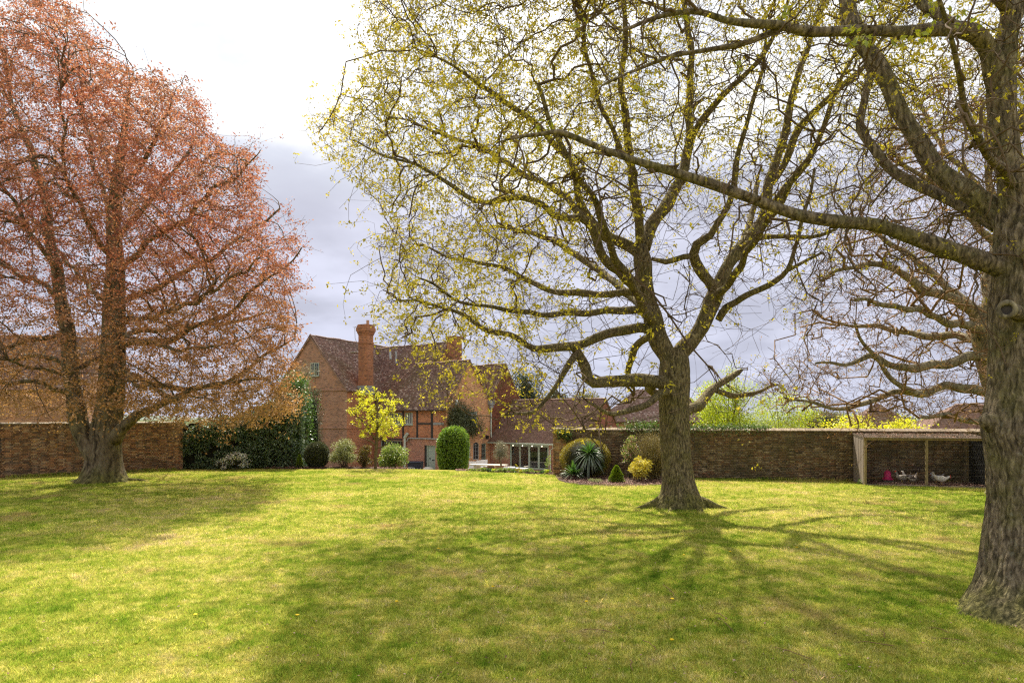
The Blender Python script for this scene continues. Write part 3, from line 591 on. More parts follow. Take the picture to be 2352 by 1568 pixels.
# ------------------------------------------------------------------ roofs, windows and other house parts
def roof(root, F, x0, x1, ye, ze, yr, zr, mat='tile', name='roof', x0r=None, x1r=None, gauge=.10, tw=.165, ridge=True, thick=.12, wob=.035, sub=None, verge=True):
    """slope from the eave line (y=ye,z=ze) to the ridge line (y=yr,z=zr), x0..x1 at the eave, x0r..x1r at the ridge"""
    x0r = x0 if x0r is None else x0r; x1r = x1 if x1r is None else x1r
    s = Vector((0, yr - ye, zr - ze)); Ls = s.length; s.normalize(); nrm = Vector((0, -s.z, s.y)) if yr > ye else Vector((0, s.z, -s.y))
    if nrm.z < 0: nrm = -nrm
    def wobble(x, t): return wob * (math.sin(x * .9 + ze) * math.sin(t * 1.1) + .5 * math.sin(x * 2.3 + t))
    nx, nt_ = 14, 8; V = []; 
    for lay in (0, 1):
        for j in range(nt_ + 1):
            t = j / nt_
            for i in range(nx + 1):
                a = x0 + (x0r - x0) * t; b = x1 + (x1r - x1) * t; x = a + (b - a) * i / nx; k = wobble(x, t * Ls) - (thick if lay else 0) * 1.0
                V.append((x, ye + s.y * t * Ls + nrm.y * k, ze + s.z * t * Ls + nrm.z * k))
    m = (nx + 1) * (nt_ + 1); Fq = []
    for lay in (0, 1):
        for j in range(nt_):
            for i in range(nx):
                a = lay * m + j * (nx + 1) + i; Fq.append((a, a + 1, a + nx + 2, a + nx + 1) if not lay else (a, a + nx + 1, a + nx + 2, a + 1))
    for i in range(nx): Fq.append((i + 1, i, m + i, m + i + 1)); a = nt_ * (nx + 1) + i; Fq.append((a, a + 1, m + a + 1, m + a))
    for j in range(nt_):
        a = j * (nx + 1); Fq.append((a, a + nx + 1, m + a + nx + 1, m + a)); a += nx; Fq.append((a + nx + 1, a, m + a, m + a + nx + 1))
    rf = mk(name, V, Fq, MAT['tile_ridge'], root, frame=F)
    rows = int(Ls / gauge); T = []
    for r in range(rows):
        t = r * gauge; f = t / Ls; a = x0 + (x0r - x0) * f; b = x1 + (x1r - x1) * f; x = a + (r % 2) * tw / 2 - tw * .3
        while x < b:
            xa, xb = max(x, a) + .003, min(x + tw, b) - .003
            if xb - xa > .03: T.append((xa, xb, t, RNG.uniform(-.004, .010) + (.012 if RNG.random() < .06 else 0), RNG.uniform(-.006, .006)))
            x += tw
    T = np.array(T); n = len(T); xc = (T[:, 0] + T[:, 1]) / 2
    W = wob * (np.sin(xc * .9 + ze) * np.sin(T[:, 2] * 1.1) + .5 * np.sin(xc * 2.3 + T[:, 2]))
    def pt(x, t, k): return np.stack([x, ye + s.y * t + nrm.y * k, ze + s.z * t + nrm.z * k], -1)
    t0 = T[:, 2] - .02 + T[:, 4]; t1 = np.minimum(T[:, 2] + gauge * 1.15, Ls)
    hi = W + .030 + T[:, 3]; lo = W + .004
    Vt = np.stack([pt(T[:, 0], t0, hi), pt(T[:, 1], t0, hi), pt(T[:, 1], t1, lo + .006), pt(T[:, 0], t1, lo + .006), pt(T[:, 0], t0, W - .005), pt(T[:, 1], t0, W - .005)], 1).reshape(-1, 3)
    base = np.array([(0, 1, 2, 3), (4, 5, 1, 0), (4, 0, 3, 3), (5, 2, 1, 1)])[:2]
    Fq = (np.arange(n)[:, None, None] * 6 + base[None]).reshape(-1, 4)
    o = mk('roof_tiles', Vt, Fq, MAT[mat], rf, sub=True); tag(o, kind='stuff')
    if ridge:
        mb = MB(); x = x0r
        while x < x1r:
            w_ = .33; k = wobble(x + .15, Ls); j = RNG.uniform(-.01, .01); pr = []
            for i in range(6): a = math.pi * i / 5; pr.append((yr + .12 * math.cos(a), zr - .02 + .10 * math.sin(a) + k + j))
            b = len(mb.V); V = [(x, y, z) for y, z in pr] + [(min(x + w_, x1r) - .01, y, z) for y, z in pr]
            mb.add(V, [(i, i + 1, i + 7, i + 6) for i in range(5)] + [(0,1,2,3,4,5), (11,10,9,8,7,6)]); x += w_
        mb.build('ridge_tiles', MAT['tile_ridge'], rf, sub=True)
    return rf
def gable_tri(mb, x0, x1, xa, z0, za, y=0.0, m=0, yb=None):
    mb.add([(x0,y,z0),(x1,y,z0),(xa,y,za)], [(0,1,2)], m)
def window(root, F, x0, x1, z0, z1, nl=2, rows=2, mat='sage', shutter=True, y=.07, bar=.045, sill=True, name='window', glass='glass', door=False):
    mb = MB(); fw = .055; d = .06
    mb.box(x0, x0+fw, y-.02, y+d, z0, z1); mb.box(x1-fw, x1, y-.02, y+d, z0, z1); mb.box(x0+fw, x1-fw, y-.02, y+d, z1-fw, z1); mb.box(x0+fw, x1-fw, y-.02, y+d, z0, z0+fw)
    lw_ = (x1 - x0 - 2*fw) / nl
    for i in range(1, nl): x = x0+fw+i*lw_; mb.box(x-bar/2-.01, x+bar/2+.01, y-.015, y+d, z0+fw, z1-fw)
    if sill: mb.box(x0-.05, x1+.05, y-.14, y-.021, z0-.06, z0+.01)
    wo = mb.build(name, MAT[mat], root, frame=F)
    for i in range(nl):
        xa = x0+fw+i*lw_+.02; xb = xa+lw_-.04
        b = MB(); b.box(xa, xb, y+.025, y+.035, z0+fw, z1-fw); b.build('pane', MAT[glass], wo, sub=True)
        gb = MB()
        if shutter:
            m_ = (xa+xb)/2; a = .035
            for p, r in ((xa, xa+a), (m_-a/2, m_+a/2), (xb-a, xb)): gb.box(p, r, y+.002, y+.022, z0+fw+.001, z1-fw-.001)
            gb.box(xa+a, m_-a/2, y+.002, y+.022, z0+fw+.001, z0+fw+.06); gb.box(m_+a/2, xb-a, y+.002, y+.022, z0+fw+.001, z0+fw+.06)
            zz = z0+fw+.12
            while zz < z1-fw-.03:
                gb.box(xa+a, m_-a/2, y+.006, y+.016, zz, zz+.012); gb.box(m_+a/2, xb-a, y+.006, y+.016, zz, zz+.012); zz += .075
            gb.build('shutter', MAT['white'], wo, sub=True)
        else:
            for r_ in range(1, rows): z = z0+fw+(z1-z0-2*fw)*r_/rows; MB().box(xa, xb, y+.0, y+.024, z-.012, z+.012).build('glazing_bar', MAT[mat], wo, sub=True)
            if xb - xa > .34: MB().box((xa+xb)/2-.012, (xa+xb)/2+.012, y-.002, y+.0235, z0+fw+.001, z1-fw-.001).build('glazing_bar', MAT[mat], wo, sub=True)
    return wo

C0 = Vector((-5.2, 54.0, 0)); U = Vector((.616, .788, 0)); Vv = Vector((-.788, .616, 0)); Rr = C0 + U * 5.37
L0 = C0 + Vv * 8.71; Lc = Vector((-13.57, 56.1, 0)); Wd = Vector((.42, .908, 0)).normalized()
FB = Frame(L0, -Vv.x, -Vv.y); FG = Frame(C0, U.x, U.y); FS = Frame(Lc, Wd.x, Wd.y)
gl0 = Lc + Vector((-Wd.y, Wd.x, 0)) * 7.56; FL = Frame(gl0, Wd.y, -Wd.x); FT = Frame(Rr, U.x, U.y); FE = Frame(Rr, -Vv.x, -Vv.y)
E1 = Rr - Vv * 9.4; FE2 = Frame(E1, U.x, U.y)
GZ = -1.8
house = empty('brick_house', (C0.x, C0.y, GZ), 'rambling old red brick and timber house with steep tiled roofs', 'house')
def px(F, x, y=0.0): return F.hx(q(x), y)            # photo-survey column to wall x
def pz(F, t, y_, y=0.0): return F.hz(t, q(y_), y)
def build_house():
    WB = 8.71
    # --- front wall with windows and the green door
    def rect(F, xa, xb, ya, yb):
        a, b = px(F, xa), px(F, xb); m = (a + b) / 2; return (a, b, pz(F, m, yb), pz(F, m, ya))
    wA = rect(FB, 1228, 1272, 1305, 1343); wA2 = rect(FB, 1280, 1306, 1305, 1343); wL = rect(FB, 1188, 1214, 1306, 1343)
    wD = rect(FB, 1206, 1276, 1393, 1440); dr = rect(FB, 1344, 1379, 1408, 1500); dr = (dr[0], dr[1], GZ + .1, dr[3])
    zmid = 0.98 + .2
    zmid = pz(FB, 4, 1386)
    mb = MB()
    up = [w for w in (wA, wA2, wL)]
    mb1 = MB(); wall_faces(mb1, WB, zmid, 3.6, up, .12); mb1.build('upper_wall', MAT['house_red'], house, frame=FB)
    mb2 = MB(); wall_faces(mb2, WB, GZ, zmid, [wD, dr], .28, -.06)
    mb2.add([(0,-.06,zmid),(WB,-.06,zmid),(WB,0,zmid),(0,0,zmid)], [(0,1,2,3)]); mb2.build('lower_wall', MAT['house_lower'], house, frame=FB)
    for w, n in ((wA, 3), (wA2, 2), (wL, 2)): window(house, FB, *w, nl=n)
    window(house, FB, *wD, nl=4, shutter=False, rows=2, y=.02)
    # door, frame, handle, letterbox
    a, b, c, d = dr; m = MB(); m.box(a, b, .20, .22, c, d)
    fr = MB(); fr.box(a+.12, a+.30, .08, .2, c, d); fr.box(b-.05, b, .08, .2, c, d); fr.box(a+.30, b-.05, .08, .2, d-.08, d)
    dro = MB().box(a+.301, b-.051, .12, .18, c+.05, d-.081).build('door', MAT['sage'], house, frame=FB)
    fr.build('door_frame', MAT['sage'], dro, sub=True)
    hx_, hz_ = px(FB, 1361, .12), pz(FB, px(FB, 1361), 1450); MB().box(hx_-.05, hx_+.05, .07, .119, hz_-.05, hz_+.05).build('handle', MAT['black'], dro, sub=True)
    hx_, hz_ = px(FB, 1371, .12), pz(FB, px(FB, 1371), 1455.5); MB().box(hx_-.14, hx_+.14, .10, .119, hz_-.035, hz_+.035).build('letterbox', MAT['black'], dro, sub=True)
    MB().box(a-.02, a+.12, -.02, .2, c, d+.02).build('door_post', MAT['timber_dark'], house, frame=FB)
    # timbers
    for xx, wd, ya, yb in ((1276,.20,1296,1392),(1320.5,.19,1299,1388),(1367,.24,1300,1388),(1226,.12,1343,1375)):
        x = px(FB, xx); MB().box(x-wd/2, x+wd/2, -.035, .03, pz(FB, x, yb), pz(FB, x, ya)).build('timber_post', MAT['timber_dark'], house, frame=FB)
    for xa, xb, yy, hh in ((1324,1363,1340,.14),(1371,1404,1340,.2),(1200,1226,1345,.12),(1164,1276,1388,.13)):
        x0_, x1_ = px(FB, xa), px(FB, xb); z = pz(FB, (x0_+x1_)/2, yy); MB().box(x0_, x1_, -.075 if yy > 1380 else -.03, .03, z-hh/2, z+hh/2).build('timber_rail', MAT['timber_dark' if xa != 1371 else 'lead'], house, frame=FB)
    # lead pipe over the door, downpipe and hopper head
    x0_, x1_ = px(FB, 1296), WB; z = zmid + .03
    MB().tube([(x0_-.15,-.16,z-.28),(x0_,-.16,z-.03),(x0_+.12,-.16,z),(x1_,-.16,z)], .055, 8).build('lead_pipe', MAT['lead'], house, frame=FB)
    x = px(FB, 1286.5); MB().tube([(x,-.2,GZ),(x,-.2,zmid+.05)], .10, 10).tube([(x-.02,-.2,zmid+.05),(x+.32,-.2,zmid+.42)], .13, 10).build('downpipe', MAT['sage_pale'], house, frame=FB)
    MB().box(0, WB, -.33, -.23, 3.22, 3.31).build('gutter', MAT['timber_dark'], house, frame=FB)
    # --- orange gable end
    wG = rect(FG, 1452, 1511, 1301, 1347); wr = rect(FG, 1497, 1514.5, 1398, 1453); dG = rect(FG, 1523, 1538, 1402, 1466)
    wk = rect(FG, 1470, 1489, 1398, 1446)
    mb = MB(); wall_faces(mb, 5.37, GZ, 4.05, [wG, wr, dG, wk], .14)
    # slanting head of the wall and the gable triangle
    gable_tri(mb, 0, 5.37, 2.72, 4.05, 7.25); 
    mb.build('gable_wall', MAT['house_orange'], house, frame=FG)
    window(house, FG, *wG, nl=4, mat='sage_pale'); window(house, FG, *dG, nl=1, shutter=False, rows=4, sill=False, mat='sage', name='glazed_door'); window(house, FG, *wk, nl=2, mat='sage_pale', shutter=False)
    # round-headed leaded window
    a, b, c, d = wr; cxw = (a+b)/2; rw_ = (b-a)/2; m = MB(); m.box(a, b, .06, .08, c, d); pa = m.build('arched_window', MAT['glass'], house, frame=FG)
    m = MB(); m.box(a, a+.05, .0, .059, c, d-rw_*.5); m.box(b-.05, b, .0, .059, c, d-rw_*.5); m.box(a+.05, b-.05, .0, .059, c, c+.06); m.box(cxw-.02, cxw+.02, .02, .055, c+.06, d-.12)
    for k in (1,2,3): z = c+(d-c)*k/4.3; m.box(a+.05, b-.05, .022, .053, z-.012, z+.012)
    pts = [(cxw + (rw_-.02)*math.cos(t), .03, d-rw_*.9+(rw_*.88)*math.sin(t)) for t in np.linspace(0, math.pi, 10)]; m.tube(pts, .028, 6)
    pts = [(cxw + (rw_-.02)*.5*math.cos(t), .03, d-rw_*.9+(rw_*.5)*math.sin(t)) for t in np.linspace(0, math.pi, 8)]; m.tube(pts, .014, 5)
    m.build('leaded_bars', MAT['lead'], pa, sub=True)
    m = MB()                                           # brick spandrels closing the square opening above the arch
    ar = [(cxw + rw_*math.cos(t), d-rw_*.9+rw_*.9*math.sin(t)) for t in np.linspace(0, math.pi, 13)]
    for i in range(6): p, p2 = ar[i], ar[i+1]; m.add([(p[0],-.004,p[1]),(b+.01,-.004,p[1]),(b+.01,-.004,p2[1]),(p2[0],-.004,p2[1])], [(0,1,2,3)])
    for i in range(6, 12): p, p2 = ar[i], ar[i+1]; m.add([(p[0],-.004,p[1]),(p2[0],-.004,p2[1]),(a-.01,-.004,p2[1]),(a-.01,-.004,p[1])], [(0,1,2,3)])
    m.build('arch_brickwork', MAT['house_orange'], house, frame=FG)
    z = pz(FG, 3, 1378.5); MB().box(-.05, 5.3, -.07, -.002, z-.03, z+.09).box(0, 5.3, -.035, -.001, z-.15, z-.031).build('string_course', MAT['house_orange'], house, frame=FG)
    # lamp and white alarm box
    x = px(FG, 1537); z = pz(FG, x, 1382); MB().box(x-.09, x+.09, -.26, -.08, z-.18, z+.14).box(x-.02, x+.02, -.12, 0, z+.14, z+.2).build('wall_lantern', MAT['black'], house, frame=FG)
    x = px(FG, 1443.5); z = pz(FG, x, 1272); MB().box(x-.13, x+.13, -.09, -.001, z-.2, z+.2).build('alarm_box', MAT['white'], house, frame=FG)
    x = 5.5; MB().tube([(x,-.12,GZ),(x,-.12,.9),(x-.1,-.12,1.15),(x-.1,-.12,4.0)], .06, 8).build('downpipe', MAT['sage_pale'], house, frame=FG)
    MB().box(x-.42, x+.22, -.30, .02, 3.75, 4.15).box(x-.3, x+.1, -.22, -.02, 3.5, 3.75).build('rainwater_hopper', MAT['lead'], house, frame=FG)
    # barge edge of the gable
    m = MB(); m.tube([(-.08,-.03,3.42),(2.72,-.03,7.42)], .06, 6); m.tube([(2.72,-.03,7.42),(5.45,-.03,4.0)], .06, 6); m.build('verge', MAT['tile_ridge'], house, frame=FG)
    # --- roofs B and M share the front slope
    roof(house, FB, -.2, WB+.12, -.30, 3.28, 2.70, 7.36, x0r=2.5)
    roof(house, FB, 2.5, WB+.12, 5.75, 3.9, 2.70, 7.36, ridge=False)
    roof(house, FB, -5.0, 4.8, -.18, 3.34, 4.50, 9.26)
    roof(house, FB, -5.0, 4.8, 9.2, 3.3, 4.50, 9.26, ridge=False)
    m = MB(); gable_tri(m, -.1, 9.1, 4.5, 3.34, 9.2, 0); mg = m.build('upper_gable', MAT['house_orange'], house, frame=Frame(C0 + Vv*(8.71-4.78), U.x, U.y))
    # --- tile-hung block T
    roof(house, FB, .5, WB+.12, 5.30, 4.25, 7.47, 7.34); roof(house, FB, .5, WB+.12, 9.70, 4.1, 7.47, 7.34, ridge=False)
    m = MB(); m.add([(0,.0,GZ),(4.2,.0,GZ),(4.2,.0,4.28),(0,.0,4.28)], [(0,1,2,3)]); gable_tri(m, 0, 4.2, 2.1, 4.28, 7.3); th = m.build('tile_hung_gable', MAT['tile_hung'], house, frame=FT)
    T = []; r = 0
    while 1.2 + r*.11 < 7.2:
        z = 1.2 + r*.11; xa, xb = (0, 4.2) if z < 4.28 else ((z-4.28)/3.06*2.1, 4.2-(z-4.28)/3.06*2.1); x = xa + (r % 2)*.08 - .1
        while x < xb:
            p, w_ = max(x, xa)+.003, min(x+.165, xb)-.003
            if w_-p > .03: T.append((p, w_, z))
            x += .165
        r += 1
    T = np.array(T); n = len(T); k = .032 + RNG.uniform(-.004, .008, n)
    Vt = np.stack([np.stack([T[:,0],-k,T[:,2]],-1), np.stack([T[:,1],-k,T[:,2]],-1), np.stack([T[:,1],-.006+0*k,T[:,2]+.13],-1), np.stack([T[:,0],-.006+0*k,T[:,2]+.13],-1), np.stack([T[:,0],0*k,T[:,2]-.002],-1), np.stack([T[:,1],0*k,T[:,2]-.002],-1)], 1).reshape(-1, 3)
    Fq = (np.arange(n)[:, None, None]*6 + np.array([(0,1,2,3),(4,5,1,0)])[None]).reshape(-1, 4)
    tag(mk('hung_tiles', Vt, Fq, MAT['tile_hung'], th, sub=True), kind='stuff')
    m = MB(); m.tube([(-.05,-.05,4.25),(2.1,-.05,7.4)], .05, 6); m.tube([(2.1,-.05,7.4),(4.28,-.05,4.2)], .05, 6); m.build('verge', MAT['tile_ridge'], house, frame=FT)
    # --- left wing L
    m = MB(); wall_faces(m, 7.56, GZ, 4.95, [], .1); gable_tri(m, 0, 7.56, 3.78, 4.95, 9.6); m.build('left_gable_wall', MAT['house_brown'], house, frame=FL)
    m = MB(); wall_faces(m, 3.75, GZ, 5.0, [], .1); m.build('left_side_wall', MAT['house_red'], house, frame=FS)
    for yy in (1235, 1353): z = pz(FL, 5, yy); MB().box(0, 7.6, -.07, -.002, z-.05, z+.06).build('string_course', MAT['house_brown'], house, frame=FL)
    z = pz(FS, .5, 1353); MB().box(-.06, 3.6, -.06, -.002, z-.05, z+.06).build('string_course', MAT['house_red'], house, frame=FS)
    m_ = px(FL, 996); x0_, x1_ = px(FL, 983), px(FL, 1010); window(house, FL, x0_, x1_, pz(FL, m_, 1189), pz(FL, m_, 1148), nl=2, shutter=False, rows=3, y=-.03)
    FLr = Frame(Lc, Wd.x, Wd.y)
    roof(house, FLr, -.12, 14, -.22, 4.85, 3.78, 9.6, x1r=14); 
    FLb = FLr; roof(house, FLb, -.12, 14, 7.78, 4.85, 3.78, 9.6, ridge=False)
    m = MB(); m.tube([(-.1,-.05,4.8),(3.78,-.05,9.7)], .05, 6); m.tube([(3.78,-.05,9.7),(7.66,-.05,4.8)], .05, 6); m.build('verge', MAT['tile_ridge'], house, frame=FL)
    # --- chimney
    cx_, cy_ = -12.35, 57.7; FC = Frame((cx_, cy_), Wd.y, -Wd.x)
    ch = MB(); ch.box(-.45, .45, -.43, .43, 4.0, 9.62); cho = ch.build('chimney', MAT['chimney'], house, frame=FC)
    c2 = MB()
    for (r_, za, zb) in ((.06, 8.9, 9.02), (.04, 9.62, 9.76), (.09, 9.76, 9.92), (.145, 9.92, 10.22), (.09, 10.22, 10.40), (.05, 10.40, 10.5)): c2.box(-.45-r_, .45+r_, -.43-r_, .43+r_, za, zb)
    c2.build('chimney_cap', MAT['chimney'], cho, sub=True)
    MB().lathe([(.13,0),(.12,.35),(.14,.38),(.0,.38)], (.12,.1,10.5), 12).build('chimney_pot', MAT['terracotta'], cho, sub=True)
    MB().box(-.52, .52, -.50, .50, 4.6, 5.35).build('flashing', MAT['lead'], cho, sub=True)
    ae = MB(); ae.tube([(-.62,-.1,8.3),(-.75,-.1,8.8),(-1.05,-.1,9.4),(-1.08,-.1,10.35)], .022, 5); ae.tube([(-1.2,-.1,10.32),(.3,-.1,10.6)], .018, 5)
    for k in range(7): x = -1.1+k*.19; z = 10.34+k*.035; ae.tube([(x,-.35+.02*k,z),(x,.15-.02*k,z)], .009, 4)
    ae.build('aerial', MAT['lead'], house, frame=FC)
    # second chimney behind the upper gable
    FC2 = Frame(C0 + Vv*3.4 + U*4.6, U.x, U.y); c3 = MB(); c3.box(-.52, .52, -.42, .42, 6.5, 9.5); c3.box(-.59, .59, -.49, .49, 9.5, 9.75); c3.build('chimney', MAT['chimney'], house, frame=FC2)
    # vents, dish
    for xx, ya, yb in ((1236, 1112, 1137), (1254, 1112, 1150)):
        d_ = 61.5; a_ = P(q(xx), q(yb), d_); b_ = P(q(xx-2), q(ya), d_+.5); w_ = MB(); w_.tube([a_, b_], .10, 8); w_.build('flue_pipe', MAT['lead'], house)
    a_ = P(q(1121), q(1118), 58.3); dm = MB(); dm.lathe([(.02,0),(.25,.03),(.42,.12),(.40,.13),(.24,.05),(.02,.03)], tuple(a_), 16); ds = dm.build('satellite_dish', MAT['lead'], house, loc=a_)
    # --- extension with folding doors
    oA, oB = px(FE, 1613), px(FE, 1736); ztop = .47; zf = -1.55
    ops = [(oA, oB, zf, ztop)]
    m = MB(); wall_faces(m, 9.4, GZ, .70, ops, .25); m.build('extension_wall', MAT['house_lower'], house, frame=FE)
    roof(house, FE, 0, 9.5, -.30, .58, 3.20, 4.2, mat='tile_new', wob=.012); roof(house, FE, 0, 9.5, 6.7, .58, 3.20, 4.2, mat='tile_new', ridge=False, wob=.012)
    m = MB(); wall_faces(m, 6.4, GZ, .62, [], .2); gable_tri(m, 0, 6.4, 3.2, .62, 4.1); m.build('extension_gable', MAT['tile_hung'], house, frame=FE2)
    MB().box(-.0, 9.5, -.42, -.30, .50, .60).build('gutter', MAT['sage'], house, frame=FE)
    MB().box(oA-.1, oB+.1, -.06, -.005, ztop+.02, .66).build('fascia', MAT['sage'], house, frame=FE)
    x = px(FE, 1744); MB().tube([(x+.4,-.36,.5),(x+.35,-.2,.3),(x,-.12,.1),(x,-.12,GZ)], .05, 8).build('downpipe', MAT['sage_pale'], house, frame=FE)
    x = px(FG, 1541); 
    # folding doors: four leaves
    n = 4; w_ = (oB-oA-.12)/n; fo = MB(); fo.box(oA, oA+.06, .02, .16, zf, ztop); fo.box(oB-.06, oB, .02, .16, zf, ztop); fo.box(oA+.06, oB-.06, .02, .16, ztop-.09, ztop); fr_ = fo.build('folding_doors', MAT['sage'], house, frame=FE)
    for i in range(n):
        a = oA+.06+i*w_; b = a+w_-.004; lf = MB(); st = .085
        lf.box(a, a+st, .05, .12, zf+.02, ztop-.092); lf.box(b-st, b, .05, .12, zf+.02, ztop-.092); lf.box(a+st, b-st, .05, .12, ztop-.17, ztop-.092); lf.box(a+st, b-st, .05, .12, zf+.02, zf+.16)
        lf.build('door_leaf', MAT['sage'], fr_, sub=True); MB().box(a+st, b-st, .08, .09, zf+.16, ztop-.17).build('pane', MAT['glass_clear'], fr_, sub=True)
    # room behind: floor, side walls, ceiling, back wall with three windows
    m = MB(); m.box(oA-1.6, oB+1.6, .26, 6.3, zf-.1, zf); m.build('room_floor', MAT['floor_in'], house, frame=FE)
    m = MB(); m.box(oA-1.7, oA-1.6, .26, 6.3, zf, .62); m.box(oB+1.6, oB+1.7, .26, 6.3, zf, .62)
    bw = [(oA+.15, oA+1.45, -.75, .52), (oA+1.75, oA+3.6, -.75, .52), (oA+3.75, oA+5.2, -.75, .52)]
    mm = MB(); wall_faces(mm, oB+1.6-(oA-1.6), zf, .62, [(b[0]-oA+1.6, b[1]-oA+1.6, b[2], b[3]) for b in bw], .2, 6.1)
    mm.V = [(v[0]+oA-1.6, v[1], v[2]) for v in mm.V]; m.add(mm.V, mm.F); m.build('room_wall', MAT['plaster'], house, frame=FE)
    for k, b in enumerate(bw):
        m = MB(); m.box(b[0], b[0]+.07, 6.12, 6.2, b[2], b[3]); m.box(b[1]-.07, b[1], 6.12, 6.2, b[2], b[3]); x = (b[0]+b[1])/2; m.box(x-.05, x+.05, 6.12, 6.2, b[2], b[3]); z = b[2]+.4; m.box(b[0]+.07, b[1]-.07, 6.125, 6.195, z-.03, z+.03)
        wb = m.build('rear_window', MAT['wood_dark'], house, frame=FE); bl = MB(); zz = b[3]-.03
        while zz > b[2]+.5: bl.box(b[0]+.08, b[1]-.08, 6.06, 6.10, zz-.012, zz); zz -= .06
        bl.build('blind', MAT['white'], wb, sub=True)
build_house()

def dining():
    oA, oB = px(FE, 1613), px(FE, 1736); zf = -1.549
    FT2 = Frame(FE.w((oA+oB)/2+.9, 2.9, zf), FE.a[0], FE.a[1])
    t = empty('dining_table', FT2.o, 'long dark wooden dining table inside behind the folding doors', 'table')
    MB().box(-1.5, 1.5, -.5, .5, .70, .76).build('tabletop', MAT['wood_table'], t, frame=FT2)
    for sx in (-1.3, 1.3):
        for sy in (-.4, .4): MB().box(sx-.05, sx+.05, sy-.05, sy+.05, 0, .70).build('leg', MAT['wood_dark'], t, frame=FT2)
    labs = ['dark dining chair nearest the left door leaf', 'dark dining chair left of centre at the indoor table', 'dark dining chair right of centre at the indoor table', 'dark dining chair at the right end of the indoor table']
    for i, (x, y, r) in enumerate(((-1.35, -.75, 0), (-.45, -.8, .1), (.45, -.78, -.1), (1.3, -.75, .15))):
        FC = Frame(FT2.w(x, y, 0), FE.a[0]*math.cos(r)-FE.a[1]*math.sin(r), FE.a[1]*math.cos(r)+FE.a[0]*math.sin(r))
        c = empty('dining_chair', FC.o, labs[i], 'chair', 'dining chairs inside the extension')
        MB().box(-.23, .23, -.22, .24, .43, .48).build('seat', MAT['wood_dark'], c, frame=FC)
        pts = [(.24*math.cos(t), -.24 - .02*math.sin(t), .50 + .42*math.sin(t)) for t in np.linspace(0, math.pi, 9)]; m = MB(); m.tube(pts, .022, 6)
        for k in (-.1, 0, .1): m.tube([(k, -.22, .48), (k*1.1, -.26, .9)], .012, 5)
        m.build('backrest', MAT['wood_dark'], c, frame=FC)
        for sx in (-.2, .2):
            for sy in (-.19, .2): MB().tube([(sx, sy, .43), (sx*1.15, sy*1.15, 0)], .018, 5).build('leg', MAT['wood_dark'], c, frame=FC)
    v = FT2.w(.1, 0, .76); o = empty('vase_plant', v, 'small leafy pot plant on the indoor dining table', 'plant')
    MB().lathe([(.06,0),(.1,.08),(.07,.2),(.0,.2)], tuple(v), 12).build('vase', MAT['white'], o)
    C = np.array(v) + np.array([0,0,.3]) + RNG.normal(size=(90,3))*[.13,.13,.09]; a, b = leaves_np(C, C-np.array(v), .12, .05); mk('foliage', a, b, MAT['ivy'], o)
dining()
def bulbs():
    oA, oB = px(FE, 1606), px(FE, 1726); g = 'bulbs of the string under the extension eaves'
    w = [FE.w(oA + (oB-oA)*t, -.5, .44 - .04*math.sin(t*math.pi*4)**2) for t in np.linspace(0, 1, 17)]
    root = empty('festoon_lights', w[0], 'string of five small warm bulbs under the extension gutter', 'string lights')
    MB().tube(w, .008, 4).build('cable', MAT['black'], root)
    for i in range(5): p = w[i*4]; MB().lathe([(.01,0),(.045,-.03),(.05,-.07),(.0,-.11)], tuple(p), 8).build('bulb', MAT['bulb'], root)
bulbs()

# ------------------------------------------------------------------ other buildings beyond the walls
def simple_house(name, label, cat, o, dx, dy, w, dpt, z0, ze, zr, wall, hip=0.0, tile='tile', wins=()):
    F = Frame(o, dx, dy); root = empty(name, (o[0], o[1], z0), label, cat)
    m = MB(); wall_faces(m, w, z0, ze, [x[:4] for x in wins], .12); m.add([(w,0,z0),(w,dpt,z0),(w,dpt,ze),(w,0,ze)], [(0,1,2,3)]); m.add([(0,dpt,z0),(0,0,z0),(0,0,ze),(0,dpt,ze)], [(0,1,2,3)]); m.add([(w,dpt,z0),(0,dpt,z0),(0,dpt,ze),(w,dpt,ze)], [(0,1,2,3)])
    if not hip: m.add([(w,0,ze),(w,dpt,ze),(w,dpt/2,zr)], [(0,1,2)]); m.add([(0,dpt,ze),(0,0,ze),(0,dpt/2,zr)], [(0,1,2)])
    m.build('wall', MAT[wall], root, frame=F)
    for wn in wins: window(root, F, *wn[:4], nl=2, shutter=False, mat='sage_pale')
    roof(root, F, -.15, w+.15, -.25, ze-.1, dpt/2, zr, x0r=hip or None, x1r=(w-hip) if hip else None, mat=tile)
    roof(root, F, -.15, w+.15, dpt+.25, ze-.1, dpt/2, zr, x0r=hip or None, x1r=(w-hip) if hip else None, mat=tile, ridge=False)
    if hip:
        F2 = Frame(F.w(w, 0, 0), -dy if False else -F.a[1], F.a[0]); roof(root, F2, -.15, dpt+.15, -.2, ze-.1, hip, zr, x0r=dpt/2-.02, x1r=dpt/2+.02, mat=tile, ridge=False)
        F3 = Frame(F.w(0, dpt, 0), F.a[1], -F.a[0]); roof(root, F3, -.15, dpt+.15, -.2, ze-.1, hip, zr, x0r=dpt/2-.02, x1r=dpt/2+.02, mat=tile, ridge=False)
    return root
